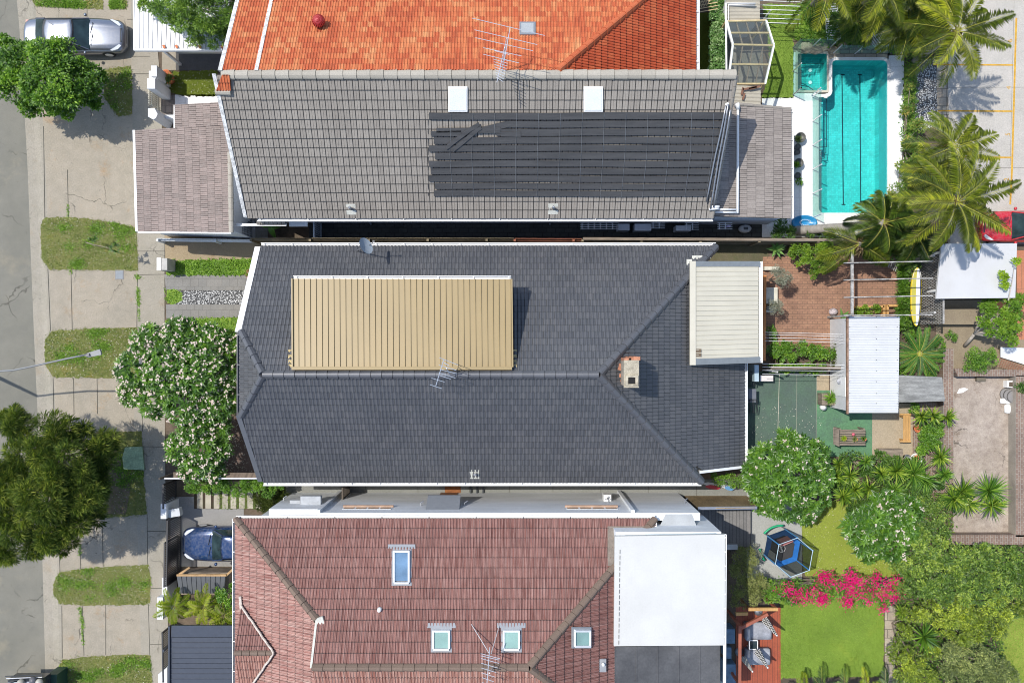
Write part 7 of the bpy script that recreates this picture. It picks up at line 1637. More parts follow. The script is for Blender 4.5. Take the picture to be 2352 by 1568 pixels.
for i, (r_, z) in enumerate(((rect(1668, 1444, 1688, 1477), .9), (rect(1666, 1486, 1680, 1512), .8), (rect(1666, 1525, 1690, 1590), .95))):
    topthing('covered_barbecue', ('blue tarpaulin-covered box nearest the pergola corner', 'small blue covered box in the middle beside the wall', 'large blue covered barbecue at the bottom edge')[i], 'covered box', r_, z, mat('blue_tarp', (.10, .17, .24), .7, .2, 3, .1, 10, bump=.5), 'covered boxes beside the red deck', part='cover')
topthing('storage_box', 'pale storage box below the grey deck', 'box', rect(1670, 1250, 1695, 1262), .5, plain('pale_box', (.45, .47, .48)), part='box')
# surfboards / toys near the side path
for i, (u0, v0, u1, v1, c) in enumerate(((1618, 1111, 1650, 1115, (.7, .7, .68)), (1622, 1117, 1655, 1121, (.5, .05, .06)), (1656, 1115, 1690, 1121, (.65, .66, .68)), (1664, 1118, 1684, 1123, (.1, .25, .45)))):
    a, b = Vector(px(u0, v0, .2)), Vector(px(u1, v1, .2)); d = (b - a).normalized(); x = Vector((-d.y, d.x, 0)); mb = MB()
    mb.prism([tuple((a.lerp(b, f) + x * w_ * s_)[:2]) for f, w_, s_ in ((0, .03, -1), (.3, .09, -1), (.8, .08, -1), (1, .01, -1), (1, .01, 1), (.8, .08, 1), (.3, .09, 1), (0, .03, 1))], .02 + i * .07, .07 + i * .07)
    one(mb, 'bodyboard', plain('board_colour_%d' % i, c, .4), ('white board at the street end of the pile by the side path', 'red board in the pile by the side path', 'pale board under the hedge by the side path', 'blue board on the pile by the side path')[i], 'board', group='boards by the side path')
# ================================================================ VEGETATION
LT1 = mat_leaf('street_leaf', (0.023, 0.061, 0.008), (0.089, 0.199, 0.016), (0.323, 0.510, 0.043), .45, .3, .5)
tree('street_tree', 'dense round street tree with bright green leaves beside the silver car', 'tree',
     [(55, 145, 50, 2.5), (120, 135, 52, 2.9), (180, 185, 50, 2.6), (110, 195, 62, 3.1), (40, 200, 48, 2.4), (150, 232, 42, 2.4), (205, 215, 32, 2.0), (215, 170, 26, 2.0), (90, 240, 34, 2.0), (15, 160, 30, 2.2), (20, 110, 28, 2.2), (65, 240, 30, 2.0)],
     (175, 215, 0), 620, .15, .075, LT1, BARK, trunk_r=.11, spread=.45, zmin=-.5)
LT2 = mat_leaf('casuarina_leaf', (0.026, 0.051, 0.010), (0.108, 0.173, 0.028), (0.461, 0.500, 0.088), .6, .2, .25)
tree('casuarina_tree', 'big feathery dark green tree overhanging the road at the lower left', 'tree',
     [(50, 985, 40, 3.6), (125, 1000, 45, 3.8), (60, 1050, 55, 4.4), (145, 1070, 58, 4.8), (190, 1000, 26, 3.4), (225, 1045, 38, 3.6), (250, 1015, 26, 3.2), (20, 1110, 55, 4.4), (100, 1140, 62, 5.0), (175, 1130, 52, 4.6), (225, 1110, 32, 3.5), (50, 1195, 52, 4.4), (120, 1215, 45, 4.2), (175, 1195, 44, 4.0), (215, 1175, 30, 3.4), (20, 1255, 35, 3.8), (80, 1255, 30, 3.6), (150, 1245, 24, 3.4), (25, 965, 25, 3.2)],
     (190, 1075, 0), 780, .26, .022, LT2, BARK, trunk_r=.17, spread=.35, zmin=-.4, droop=.35, fold=0)
FL = mat_leaf('frangipani_petals', (.50, .34, .28), (.66, .55, .50), (.78, .72, .68), .6, .3, .3)
LF = mat_leaf('frangipani_leaf', (0.023, 0.059, 0.007), (0.069, 0.166, 0.015), (0.218, 0.389, 0.036), .33, .3, .6)
def frangipani(label, blobs, base, dens, flw, tr=.14, size=.21):
    B = [(*px(u, v, z)[:2], z, r * (1 - z / CAMH) / D) for (u, v, r, z) in blobs]; b = px(*base)
    t = thing('frangipani_tree', label, 'tree', b, None); parts = []; tips = []
    for (x, y, z, r) in B:
        n = int(dens * r * r * 3.2); dd = rnd_dirs(n, -.45); Q = np.array([x, y, z]) + dd * np.array([1, 1, .72]) * (r * (1 - .38 * rng.random((n, 1)) ** 1.6))
        tips.append((Q, dd))
    Q = np.concatenate([a for a, _ in tips]); dd = np.concatenate([b_ for _, b_ in tips]); m = len(Q); nl = 9
    up = _n(dd * .5 + np.array([0, 0, .8])); a0 = rng.uniform(0, 6.28, m); e1 = _n(np.cross(up, np.tile([.3, .9, .1], (m, 1)))); e2 = np.cross(up, e1); rv = rng.uniform(0, 1, m)
    for k in range(nl):
        a = (a0 + k * 2.399 + rng.normal(0, .15, m)).reshape(-1, 1); el = .15 + .8 * (k / nl)
        dr = e1 * np.cos(a) * math.cos(el) + e2 * np.sin(a) * math.cos(el) + up * math.sin(el)
        V, T = leafarr(Q, dr, up, size * rng.uniform(.75, 1.15, m) * (1.1 - .35 * k / nl), size * .30, .16, .12); parts.append((V, T, np.repeat(np.clip(rv * .45 + rng.uniform(0, .4, m) + .15 * k / nl, 0, 1), 2)))
    V, T, v = join(parts); V[:, 2] = np.maximum(V[:, 2], .03); tri_mesh('crown', V, T, v, LF, t)
    flowers(Q, dd, flw, .042, FL, t, 'blossom', 5, 3, .10)
    mb = MB(); fork = Vector((b[0] * .75 + B[0][0] * .25, b[1] * .75 + B[0][1] * .25, .7)); mb.tube([b, fork], tr, 8, tr * .8)
    for x in B: e = Vector((x[0], x[1], x[2] - x[3] * .3)); mb.tube([fork, fork.lerp(e, .5) + Vector((0, 0, -.15)), e], tr * .5, 6, tr * .2)
    mb.build('trunk', BARKL, t, True)
    return t
frangipani('large white-flowered frangipani spreading between the pavement and the charcoal roof',
    [(345, 790, 42, 2.4), (415, 770, 40, 2.5), (485, 785, 40, 2.4), (530, 800, 28, 2.2), (310, 850, 42, 2.4), (385, 850, 55, 2.8), (460, 855, 55, 2.8), (520, 870, 32, 2.4), (305, 900, 30, 2.0), (355, 920, 38, 2.3), (425, 930, 45, 2.5), (495, 930, 40, 2.4), (535, 925, 20, 2.2), (450, 985, 38, 2.3), (505, 990, 24, 2.0), (415, 1030, 34, 2.1), (465, 1045, 40, 2.3), (505, 1035, 22, 2.0), (440, 1080, 26, 1.8), (490, 1080, 24, 1.8)],
    (430, 900, 0), 62, 900, size=.27)
frangipani('round frangipani with glossy leaves and few flowers at the corner of the green deck',
    [(1815, 1090, 60, 2.6), (1765, 1060, 42, 2.2), (1755, 1110, 40, 2.2), (1815, 1030, 42, 2.2), (1865, 1050, 38, 2.2), (1880, 1100, 36, 2.2), (1860, 1140, 40, 2.2), (1805, 1150, 42, 2.2), (1760, 1150, 30, 2.0), (1850, 1175, 24, 1.8), (1735, 1080, 28, 1.9)],
    (1790, 1080, 0), 55, 110, size=.28)
frangipani('smaller frangipani with pink and white blossom clusters at the lawn corner',
    [(2015, 1210, 50, 2.3), (1970, 1215, 34, 2.0), (1995, 1255, 34, 1.9), (2045, 1250, 36, 2.0), (2065, 1210, 34, 2.0), (2035, 1165, 36, 2.0), (2085, 1175, 30, 1.9), (2085, 1225, 24, 1.8), (2010, 1170, 28, 2.0)],
    (1990, 1195, 0), 52, 90, size=.28)
LT4 = mat_leaf('bottlebrush_leaf', (0.038, 0.085, 0.013), (0.114, 0.221, 0.026), (0.342, 0.476, 0.065), .5, .25, .4)
tree('bottlebrush_tree', 'loose leafy tree hanging over the white corrugated carport', 'tree',
     [(345, 5, 28, 3.2), (385, 20, 36, 3.6), (430, 45, 36, 3.6), (480, 30, 44, 4.0), (440, -10, 50, 4.2), (490, 75, 30, 3.2), (450, 85, 22, 3.0), (530, 35, 36, 3.8), (575, 0, 36, 4.0), (560, 30, 24, 3.6), (520, -20, 44, 4.2), (515, 75, 20, 3.2)],
     (470, 30, 0), 620, .17, .035, LT4, BARK, trunk_r=.12, spread=.5, zmin=-.3)
t_, P_, dd_ = bush('green_hedge', 'bright green clipped hedge along the slatted screen', 'hedge', [(440 + i * 22, 1112 + (i % 3) * 5 - 2, 20 - (i > 8) * 3, 1.1) for i in range(10)], LEAFG, 900, .09, .04)
bush('grass_clump', 'soft grassy plants at the corner of the pale side wall', 'plant', [(600, 1150, 14, .5), (622, 1160, 16, .6), (645, 1138, 14, .5), (612, 1132, 12, .5)], LEAFO, 900, .28, .014, fold=0, droop=.4)
bush('leafy_shrub', 'rounded green shrub against the maroon house gutter by the bin store', 'shrub', [(522, 1372, 22, 2.0), (535, 1395, 16, 1.9), (505, 1362, 14, 1.6), (536, 1350, 10, 1.4)], LEAFG, 900, .08, .05)
# palms
PALM = mat_leaf('palm_leaflet', (0.057, 0.088, 0.013), (0.199, 0.254, 0.026), (0.637, 0.617, 0.072), .4, .3, .5)
PALMD = mat_leaf('palm_leaflet_dark', (0.020, 0.052, 0.010), (0.080, 0.147, 0.023), (0.272, 0.362, 0.057), .4, .3, .5)
PALMY = mat_leaf('palm_leaflet_yellow', (.12, .19, .01), (.27, .34, .02), (.46, .48, .04), .45, .35, .4)
RACH = mat('palm_stem', (.34, .34, .05), .5, .2, 3, .1); PBARK = mat('palm_bark', (.26, .24, .21), .9, .2, 2, .3, 30, stretch=(1, 1, 8))
def palm(name, label, crown, base, nf, fl, m, ll=.50, lw=.027, nl=46, elev=(-.15, .9), droop=1.1, tr=.13, hang=.35, az0=0, arc=2 * PI, cat='palm', dead=0, group=None, trunk=True, azs=None):
    c = np.array(px(*crown)); b = px(*base); t = thing(name, label, cat, b, group); parts = []; mb = MB()
    for i in range(nf):
        az = (az0 + arc * (i + rng.uniform(-.3, .3)) / nf * 1.0) if azs is None else azs[i]
        az = az0 + arc * ((i * .618034) % 1) if azs is None else azs[i]
        el0 = elev[0] + (elev[1] - elev[0]) * (i / max(1, nf - 1)) + rng.uniform(-.08, .08); L = fl * rng.uniform(.85, 1.1) * (1 - .15 * i / nf)
        n = nl; tt = np.linspace(0, 1, n); el = el0 - droop * tt ** 1.3 * (1 + .25 * rng.uniform(-1, 1)); azc = az + .25 * rng.uniform(-1, 1) * tt ** 1.5
        st = L / n; dx = np.cos(el) * np.cos(azc) * st; dy = np.cos(el) * np.sin(azc) * st; dz = np.sin(el) * st
        P = c + np.stack([np.cumsum(dx), np.cumsum(dy), np.cumsum(dz)], 1); T_ = _n(np.stack([dx, dy, dz], 1))
        P[:, 2] = np.maximum(P[:, 2], .1)
        mb.tube([tuple(P[k]) for k in range(0, n, 5)] + [tuple(P[-1])], .018 * min(1, fl / 2), 4, .005)
        side = _n(np.stack([-np.sin(azc), np.cos(azc), np.zeros(n)], 1)); roll = rng.uniform(-.5, .5); var0 = rng.uniform(.1, .8)
        lens = ll * np.sin(PI * (.14 + .80 * tt)) ** .6
        for s in (-1, 1):
            sl = tt > .10; k = sl.sum()
            dr = T_[sl] * (.45 + .5 * tt[sl, None]) + side[sl] * s * .85 + np.array([0, 0, 1.0]) * (s * roll * .6 + .12) + rng.normal(0, .06, (k, 3)); dr[:, 2] -= hang * .3
            V, T = leafarr(P[sl], dr, np.tile([0, 0, 1.0], (k, 1)) + T_[sl] * .2, lens[sl] * rng.uniform(.85, 1.1, k), lw, .25, hang); V[:, 2] = np.maximum(V[:, 2], .02)
            parts.append((V, T, np.repeat(np.clip(var0 + rng.uniform(-.22, .22, k) + .15 * s * roll, 0, 1), 2)))
    V, T, v = join(parts); tri_mesh('fronds', V, T, v, m, t); mb.build('frond_stems', RACH, t)
    if trunk:
        mb = MB(); bb, cc = Vector(b), Vector(c); pts = [bb.lerp(cc, f) + Vector((0, 0, -.25 * math.sin(PI * f) * (cc - bb).xy.length / 3)) for f in [k / 14 for k in range(15)]]
        rings = []; mb2 = MB(); k_ = 60
        for q in range(k_ + 1):
            f = q / k_; i = min(13, int(f * 14)); p = pts[i].lerp(pts[i + 1], f * 14 - i); d = (pts[i + 1] - pts[i]).normalized(); x = d.cross(Vector((0, 1, .01))).normalized(); y = d.cross(x); r = tr * (1.12 - .3 * f) * (1.05 if q % 2 else .97)
            rings.append([p + (x * math.cos(2 * PI * j / 12) + y * math.sin(2 * PI * j / 12)) * r for j in range(12)])
        mb2.loft(rings); mb2.build('trunk', PBARK, t, True)
    if dead:
        az = rng.uniform(0, 2 * PI, dead); P = np.tile(c - np.array([0, 0, .25]), (dead, 1)) + rng.normal(0, .18, (dead, 3)); dr = np.stack([np.cos(az), np.sin(az), rng.uniform(-.9, .1, dead)], 1)
        V, T = leafarr(P, dr, np.tile([0, 0, 1.0], (dead, 1)), .45 * rng.uniform(.5, 1.2, dead), .03, .1, .5); tri_mesh('dead_fibre', V, T, np.repeat(rng.uniform(0, 1, dead), 2), mat_leaf('dead_frond', (.16, .10, .05), (.30, .21, .11), (.45, .36, .22), .8, .2, .2), t)
    return t
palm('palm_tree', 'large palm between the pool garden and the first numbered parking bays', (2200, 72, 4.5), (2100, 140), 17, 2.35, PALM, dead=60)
palm('palm_tree', 'palm with upright fronds over the numbered bay in the middle of the car park edge', (2190, 338, 4.0), (2100, 350), 14, 2.0, PALM, dead=80)
palm('palm_tree', 'largest palm, its fronds touching the red car and the white carport roof', (2198, 465, 4.8), (2085, 500), 20, 2.7, PALM, nl=56, dead=120)
palm('palm_tree', 'palm with a long bare trunk leaning across the end of the pool', (2030, 512, 3.2), (1822, 530), 16, 1.9, PALMD, nl=50, droop=1.5, dead=260, elev=(-.5, .7), tr=.19, hang=.5)
palm('palm_tree', 'palm crown at the top edge, left of the white loungers', (1905, -35, 4.2), (1860, 20), 14, 2.3, PALM, dead=40)
palm('palm_tree', 'palm crown at the top edge, above the upright slatted lounger', (2030, -30, 4.2), (1960, 30), 15, 2.3, PALM, dead=40)
palm('palm_tree', 'palm crown in the top corner garden, nearest the car park', (2120, -10, 3.8), (2060, 40), 13, 2.0, PALMD, dead=60)
palm('palm_tree', 'lower palm hanging one long frond over the brick patio', (1975, 560, 2.9), (1960, 570), 5, 1.9, PALM, nl=50, droop=.9, azs=[math.radians(a) for a in (222, 200, 330, 20, 160)], elev=(-.2, .3), dead=200, tr=.1)
palm('palm_tree', 'small understorey palm with fine fronds between the pool deck and the pebble bed', (2150, 395, 2.2), (2125, 400), 12, 1.5, PALM, nl=40, dead=60, tr=.07)
palm('palm_tree', 'low spreading palm beneath the leaning trunk by the pool end', (2045, 505, 1.9), (2035, 510), 13, 1.5, PALM, nl=40, dead=120, tr=.08, elev=(-.3, .7))
palm('palm_tree', 'low palm with drooping fronds between the fence and the largest palm', (2105, 540, 2.2), (2085, 545), 12, 1.5, PALMD, nl=40, dead=120, tr=.08, elev=(-.3, .7))
palm('palm_tree', 'palm filling the top garden between the slatted lounger and the first bays', (2085, 60, 3.0), (2050, 80), 13, 1.8, PALM, nl=42, dead=60)
palm('palm_tree', 'short palm beside the spa fence under the top palms', (1970, 50, 2.0), (1950, 62), 10, 1.2, PALMD, nl=36, tr=.07)
palm('cycad', 'dark green cycad with stiff spreading fronds behind the shed', (2112, 812, .7), (2104, 812), 24, 1.35, mat_leaf('cycad_leaf', (0.021, 0.078, 0.012), (0.063, 0.182, 0.018), (0.168, 0.312, 0.036), .4, .25, .5), ll=.20, lw=.018, nl=60, elev=(-.05, .5), droop=.5, tr=.14, hang=.1, cat='cycad')
palm('areca_palm', 'yellow-green palm clump between the white block pillar and the bin store', (400, 1392, 1.9), (415, 1380), 13, .95, PALMY, ll=.24, lw=.03, nl=26, elev=(-.1, 1.2), trunk=True, tr=.06)
palm('areca_palm', 'yellow palm with drooping fronds above the dark carport', (468, 1392, 2.0), (478, 1385), 13, .95, PALMY, ll=.24, lw=.03, nl=26, elev=(-.1, 1.2), tr=.06)
palm('areca_palm', 'yellow palm against the maroon house gutter', (515, 1412, 2.0), (520, 1400), 10, .8, PALMY, ll=.22, lw=.03, nl=24, elev=(-.1, 1.2), tr=.06)
for i, (u, v) in enumerate(((1885, 1585), (1845, 1590), (1935, 1588), (1985, 1585), (2030, 1582))):
    palm('young_palm', ('young palm at the bottom edge of the bright lawn, tallest tip', 'young palm at the bottom edge nearest the red deck', 'young palm at the bottom edge in the middle of the lawn', 'young palm at the bottom edge towards the stone edging', 'young palm at the bottom edge beside the stone edging')[i], (u, v, 1.6), (u, v + 3), 10, 1.0 if i else 1.15, PALMY if i % 2 else PALMD, ll=.26, lw=.035, nl=24, elev=(0, 1.3), tr=.05, group='young palms along the bottom of the lawn')
bush('understorey_fern', 'dense dark ferny undergrowth beneath the palms above the pool', 'shrub', [(1980, 25, 40, .7), (2040, 40, 38, .8), (2090, 90, 34, .8), (1930, 60, 30, .6), (2110, 40, 40, .9), (2150, 20, 36, .9), (2140, 90, 30, .9), (1870, 30, 24, .6), (2055, 95, 22, .6), (2070, 10, 36, .9)], mat_leaf('fern_leaf', (0.030, 0.090, 0.014), (0.080, 0.198, 0.021), (0.200, 0.360, 0.042), .5, .25, .4), 420, .20, .05)
bush('garden_shrub', 'green and orange mixed shrubs between the two lower palms and the pool', 'shrub', [(2095, 330, 26, .8), (2110, 290, 20, .7), (2085, 380, 24, .8), (2120, 365, 26, 1.0), (2060, 440, 24, .9), (2100, 430, 26, 1.0), (2130, 410, 26, 1.0), (2080, 250, 14, .5), (2090, 200, 10, .4)], mat_leaf('mixed_leaf', (0.042, 0.104, 0.018), (0.140, 0.234, 0.036), (0.448, 0.338, 0.096), .5, .3, .4), 500, .13, .05)
bush('garden_shrub', 'green shrubs at the foot of the leaning palm by the fence', 'shrub', [(1800, 520, 20, .8), (1785, 535, 14, .7), (1815, 535, 16, .6), (1865, 530, 12, .5), (1890, 535, 14, .5), (1920, 538, 16, .5), (1950, 535, 14, .5)], LEAFD, 600, .12, .045)
# brick patio plants
bush('climbing_shrub', 'sprawling lime-green creeper over the fence above the brick patio', 'shrub', [(1830, 568, 16, 1.3), (1850, 580, 22, 1.3), (1875, 585, 26, 1.4), (1880, 612, 18, 1.2), (1900, 570, 24, 1.4), (1832, 604, 7, .7), (1820, 580, 12, 1.0), (1868, 628, 12, .9), (1900, 600, 18, 1.0)], mat_leaf('creeper_leaf', (.06, .13, .012), (.15, .26, .02), (.32, .42, .05), .45, .35, .4), 900, .085, .06)
bush('shade_plants', 'dark leafy plants in the shade behind the pergola', 'plant', [(2010, 585, 26, .7), (2060, 580, 26, .8), (2090, 600, 22, .8), (2100, 570, 24, 1.0), (1985, 575, 18, .6), (2040, 570, 22, .8), (2120, 575, 20, 1.2)], LEAFD, 600, .13, .05)
bush('strappy_border', 'narrow border of strappy green leaves beside the surfboard', 'plant', [(2072 + (i % 2) * 6, 615 + i * 16, 12, .45) for i in range(9)], LEAFG, 1000, .22, .028, droop=.3)
bush('silver_bush', 'round silvery bush on the brick patio beside the patio roof', 'bush', [(1796, 636, 22, 1.9), (1788, 625, 15, 1.9), (1806, 648, 14, 1.7)], LEAFS, 1100, .11, .014)
bush('silver_bush', 'smaller silvery bush lower down the edge of the brick patio', 'bush', [(1778, 706, 16, 1.6), (1785, 715, 11, 1.5), (1772, 698, 10, 1.5)], LEAFS, 1100, .11, .014)
bush('low_bush', 'small dark green bush at the corner of the orange rail', 'bush', [(1772, 760, 11, .7), (1776, 775, 9, .5)], LEAFG, 900, .09, .04)
bush('mixed_border', 'mixed green border plants along the weathered garden fence', 'plant', [(1775, 805, 17, .6), (1800, 800, 16, .6), (1822, 805, 20, .7), (1840, 800, 16, .7), (1862, 808, 17, .6), (1884, 808, 17, .7), (1905, 812, 16, .6), (1790, 820, 10, .4)], LEAFG, 800, .13, .05)
bush('fern_clump', 'grey-green feathery plant against the shed at the end of the border', 'plant', [(1928, 815, 18, .6), (1938, 828, 14, .6)], LEAFO, 900, .26, .014, droop=.4)
bush('fence_foliage', 'bright broad leaves showing behind the weathered garden fence', 'plant', [(1775 + i * 16, 847 - (i % 2) * 2, 9, .4) for i in range(8)], LEAFG, 900, .15, .08)
bush('planter_shrubs', 'lime shrubs inside the timber edged planter', 'shrub', [(1970, 712, 12, .6), (1990, 713, 12, .6), (2008, 710, 12, .6)], mat_leaf('creeper_leaf', (0, 0, 0), (0, 0, 0), (0, 0, 0)), 1000, .08, .05)
def spiky(name, label, cat, crowns, n, L, W, m, elev=(-.1, 1.3), droop=.2, group=None, stem=True, z0=.6):
    c0 = crowns[0]; b = px(c0[0], c0[1], 0); t = thing(name, label, cat, (px(c0[0], c0[1], z0)[0], px(c0[0], c0[1], z0)[1], 0), group)
    parts = [rosette(px(u, v, z0), int(n * (s ** .5)), L * s, W * (.6 + .4 * s), elev, droop) for (u, v, s) in crowns]; V, T, v_ = join(parts); V[:, 2] = np.maximum(V[:, 2], .02)
    tri_mesh('leaves', V, T, v_, m, t)
    if stem:
        mb = MB()
        for (u, v, s) in crowns: p = px(u, v, z0); mb.tube([(p[0], p[1], 0), p], .05, 6)
        mb.build('stem', BARK, t)
    return t
AG = mat_leaf('agave_leaf', (.10, .22, .06), (.18, .36, .09), (.34, .50, .14), .5, .25, .4)
spiky('agave', 'star-shaped pale green agave by the shed roof corner', 'agave', [(1933, 728, 1)], 20, .56, .13, AG, (.05, 1.2), .1, z0=.4, stem=False)
spiky('agave', 'bright green agave rosette under the fence near the patio roof', 'agave', [(1782, 573, 1)], 20, .50, .13, AG, (.05, 1.2), .15, z0=.4, stem=False)
spiky('agave', 'small pale spiky rosette in the border by the garden fence', 'agave', [(1813, 812, .7), (1800, 824, .5)], 26, .42, .035, AG, (.05, 1.2), .1, z0=.5, stem=False)
YU = mat_leaf('yucca_leaf', (0.034, 0.086, 0.011), (0.142, 0.254, 0.022), (0.462, 0.546, 0.079), .4, .3, .5); YUD = mat_leaf('yucca_leaf_dark', (0.035, 0.104, 0.014), (0.112, 0.234, 0.024), (0.280, 0.416, 0.060), .4, .3, .5)
yl = [((2098, 1088), 1.15, YUD, 'largest dark green yucca head at the centre of the yucca bed'), ((2059, 1082), .95, YU, 'yucca head just left of the largest one'), ((2124, 1100), .95, YUD, 'yucca head just right of the largest one'), ((2159, 1049), .78, YU, 'single bright yucca beside the white round pot'),
      ((1921, 1094), .72, YU, 'leftmost yucca head touching the round frangipani'), ((1950, 1092), .7, YU, 'second yucca head from the round frangipani'), ((1926, 1066), .55, YU, 'small yellowish yucca near the picnic table'), ((1936, 1139), .75, YU, 'yucca head above the banana leaf'), ((1963, 1124), .7, YU, 'yucca head between the banana leaf and the hedge plants'), ((1994, 1121), .65, YU, 'yucca head at the middle of the bed, lower row'), ((2051, 1126), .75, YUD, 'yucca head above the blossoming small frangipani'), ((2024, 1086), .6, YU, 'mid-sized yucca head in the upper row'), ((1989, 1060), .5, YUD, 'small dark yucca near the low timber box'),
      ((2209, 1129), .9, YU, 'yucca on the stained slab, upper left of the group'), ((2271, 1126), 1.05, YUD, 'big yucca on the stained slab, nearest the brick wall'), ((2189, 1144), .85, YU, 'yucca straddling the brick wall at the slab edge'), ((2222, 1155), .8, YU, 'yucca at the bottom middle of the slab group'), ((2276, 1160), .85, YU, 'yucca at the bottom right of the slab group'), ((2169, 1089), .55, YUD, 'small yucca on the brick edging left of the slab'),
      ((2116, 956), .62, YU, 'yucca beside the golden bench back'), ((2141, 954), .62, YU, 'middle yucca of the three behind the bench'), ((2174, 958), .62, YU, 'yucca of the three nearest the stained slab'),
      ((2121, 1462), 1.05, YUD, 'big dark fan-leaved yucca in the hedge at the lower right'), ((2070, 1404), .5, YU, 'small yucca at the corner of the bright lawn')]
for (u, v), s, m, lab in yl: spiky('yucca', lab, 'yucca', [(u, v, 1)], int(60 + 20 * s), (1.02 if u > 2180 and v > 1100 else .88) * s, .062, m, (-.05, 1.35), .12, 'yuccas in the rear gardens', z0=1.1)
bush('mixed_bed', 'mixed green underplanting below the yucca heads', 'plant', [(1950, 1050, 20, .4), (1990, 1075, 22, .5), (2020, 1055, 22, .5), (1935, 1115, 24, .5), (1985, 1145, 26, .6), (2030, 1110, 26, .5), (2080, 1120, 28, .6), (2120, 1130, 26, .6), (2150, 1100, 20, .4), (2110, 1060, 16, .3), (1965, 1165, 20, .6), (2085, 1065, 14, .3), (2050, 1060, 16, .4)], LEAFD, 500, .15, .05)
bush('leafy_bed', 'leafy green plants in the bed behind the golden bench', 'plant', [(2120, 975, 18, .6), (2135, 1000, 22, .7), (2150, 985, 18, .6), (2130, 1025, 20, .6), (2115, 1035, 14, .5), (2145, 1020, 14, .5), (2100, 938, 12, .6)], LEAFG, 700, .12, .045)
bn_ = thing('banana_plant', 'broad banana leaves poking out under the yucca heads', 'banana plant', px(1945, 1180))
def broad(mb, p, az, L, W, z):
    c = Vector(p); d = Vector((math.cos(az), math.sin(az), 0)); x = Vector((-d.y, d.x, 0)); n = 10
    for k in range(n):
        f, g = k / n, (k + 1) / n; wf, wg = W * math.sin(PI * (.06 + .94 * f) ** .8) , W * math.sin(PI * min(.999, (.06 + .94 * g)) ** .8)
        zz = lambda t: Vector((0, 0, z * (1 - .5 * t * t)))
        a, b = c + d * L * f + zz(f), c + d * L * g + zz(g)
        mb.add([a - x * wf / 2 + Vector((0, 0, .04)), a, a + x * wf / 2 + Vector((0, 0, .04)), b - x * wg / 2 + Vector((0, 0, .04)), b, b + x * wg / 2 + Vector((0, 0, .04))], [(0, 1, 4, 3), (1, 2, 5, 4)])
mb = MB()
for az, L in ((-.15, 1.3), (.5, .9), (-2.3, 1.1), (-1.3, .8)): broad(mb, px(1945, 1165, .2), az, L, .34, 1.2)
mb.var = [.6] * len(mb.f); mb.build('leaves', mat('banana_leaf', (.10, .22, .03), .4, .2, 3), bn_, fixn=False)
mb = MB(); p = px(1945, 1170); mb.tube([p, (p[0], p[1], 1.3)], .07, 8, .04); mb.build('stem', LEAFO if 0 else MATS['banana_leaf'], bn_, True)
bn_ = thing('banana_plant', 'broad green leaves beside the grey house side gate', 'banana plant', px(625, 528))
mb = MB()
for az, L in ((3.0, .5), (-.1, .45), (-1.2, .6), (2.4, .4)): broad(mb, px(630, 524, .1), az, L, .26, .8)
mb.build('leaves', MATS['banana_leaf'], bn_, fixn=False)
# big hedge masses lower right
HG = mat_leaf('hedge_leaf', (0.030, 0.062, 0.012), (0.111, 0.204, 0.028), (0.418, 0.510, 0.080), .42, .3, .5); HG2 = mat_leaf('hedge_leaf_grey', (0.055, 0.079, 0.029), (0.173, 0.220, 0.067), (0.475, 0.502, 0.173), .5, .3, .4); HG3 = mat_leaf('hedge_leaf_yellow', (0.055, 0.089, 0.012), (0.173, 0.246, 0.022), (0.532, 0.603, 0.067), .42, .3, .5)
bush('large_hedge', 'large glossy green hedge mass below the brick-walled slab', 'hedge', [(2080, 1280, 36, 1.6), (2130, 1270, 40, 2.0), (2190, 1280, 42, 2.1), (2250, 1285, 42, 2.1), (2310, 1290, 44, 2.1), (2100, 1330, 40, 1.9), (2160, 1340, 44, 2.3), (2225, 1345, 44, 2.3), (2290, 1345, 42, 2.2), (2345, 1340, 36, 2.0), (2120, 1225, 26, 1.6), (2160, 1235, 24, 1.6)], HG, 520, .12, .055)
bush('large_hedge', 'yellow-green part of the hedge left of the dry lawn corner', 'hedge', [(2180, 1400, 42, 2.0), (2235, 1400, 42, 2.0), (2285, 1395, 36, 1.9), (2130, 1400, 32, 1.7), (2200, 1450, 36, 1.8), (2250, 1445, 36, 1.8), (2290, 1440, 24, 1.5), (2165, 1440, 26, 1.5), (2340, 1385, 26, 1.6)], HG3, 520, .12, .055)
bush('grey_shrub', 'loose grey-green shrub at the bottom right corner', 'shrub', [(2190, 1510, 38, 1.7), (2240, 1515, 40, 1.8), (2285, 1530, 36, 1.6), (2200, 1560, 40, 1.7), (2260, 1570, 40, 1.7), (2310, 1560, 26, 1.3)], HG2, 520, .12, .05)
bush('leafy_shrub', 'lime-tinted shrub between the stone edging and the fan-leaved yucca', 'shrub', [(2075, 1450, 22, 1.2), (2065, 1500, 28, 1.3), (2100, 1520, 30, 1.4), (2075, 1550, 30, 1.4), (2125, 1555, 30, 1.5), (2090, 1415, 20, 1.3), (2140, 1500, 20, 1.3)], HG3, 560, .11, .05)
bush('leafy_shrub', 'dark shrub joining the small frangipani to the hedge', 'shrub', [(2130, 1160, 24, 1.0), (2150, 1190, 24, 1.1), (2105, 1200, 20, 1.0), (2165, 1160, 18, .9)], HG, 560, .10, .045)
bush('small_shrub', 'green shrub mound beside the brown lattice on the right', 'shrub', [(2245, 815, 22, .9), (2265, 828, 22, .9), (2230, 835, 18, .8), (2275, 812, 16, .8), (2250, 842, 16, .7)], LEAFG, 800, .10, .03)
bush('corner_shrub', 'small dark green plant at the edge by the planter box', 'shrub', [(2345, 890, 12, .6), (2350, 902, 10, .5)], LEAFD, 800, .11, .04)
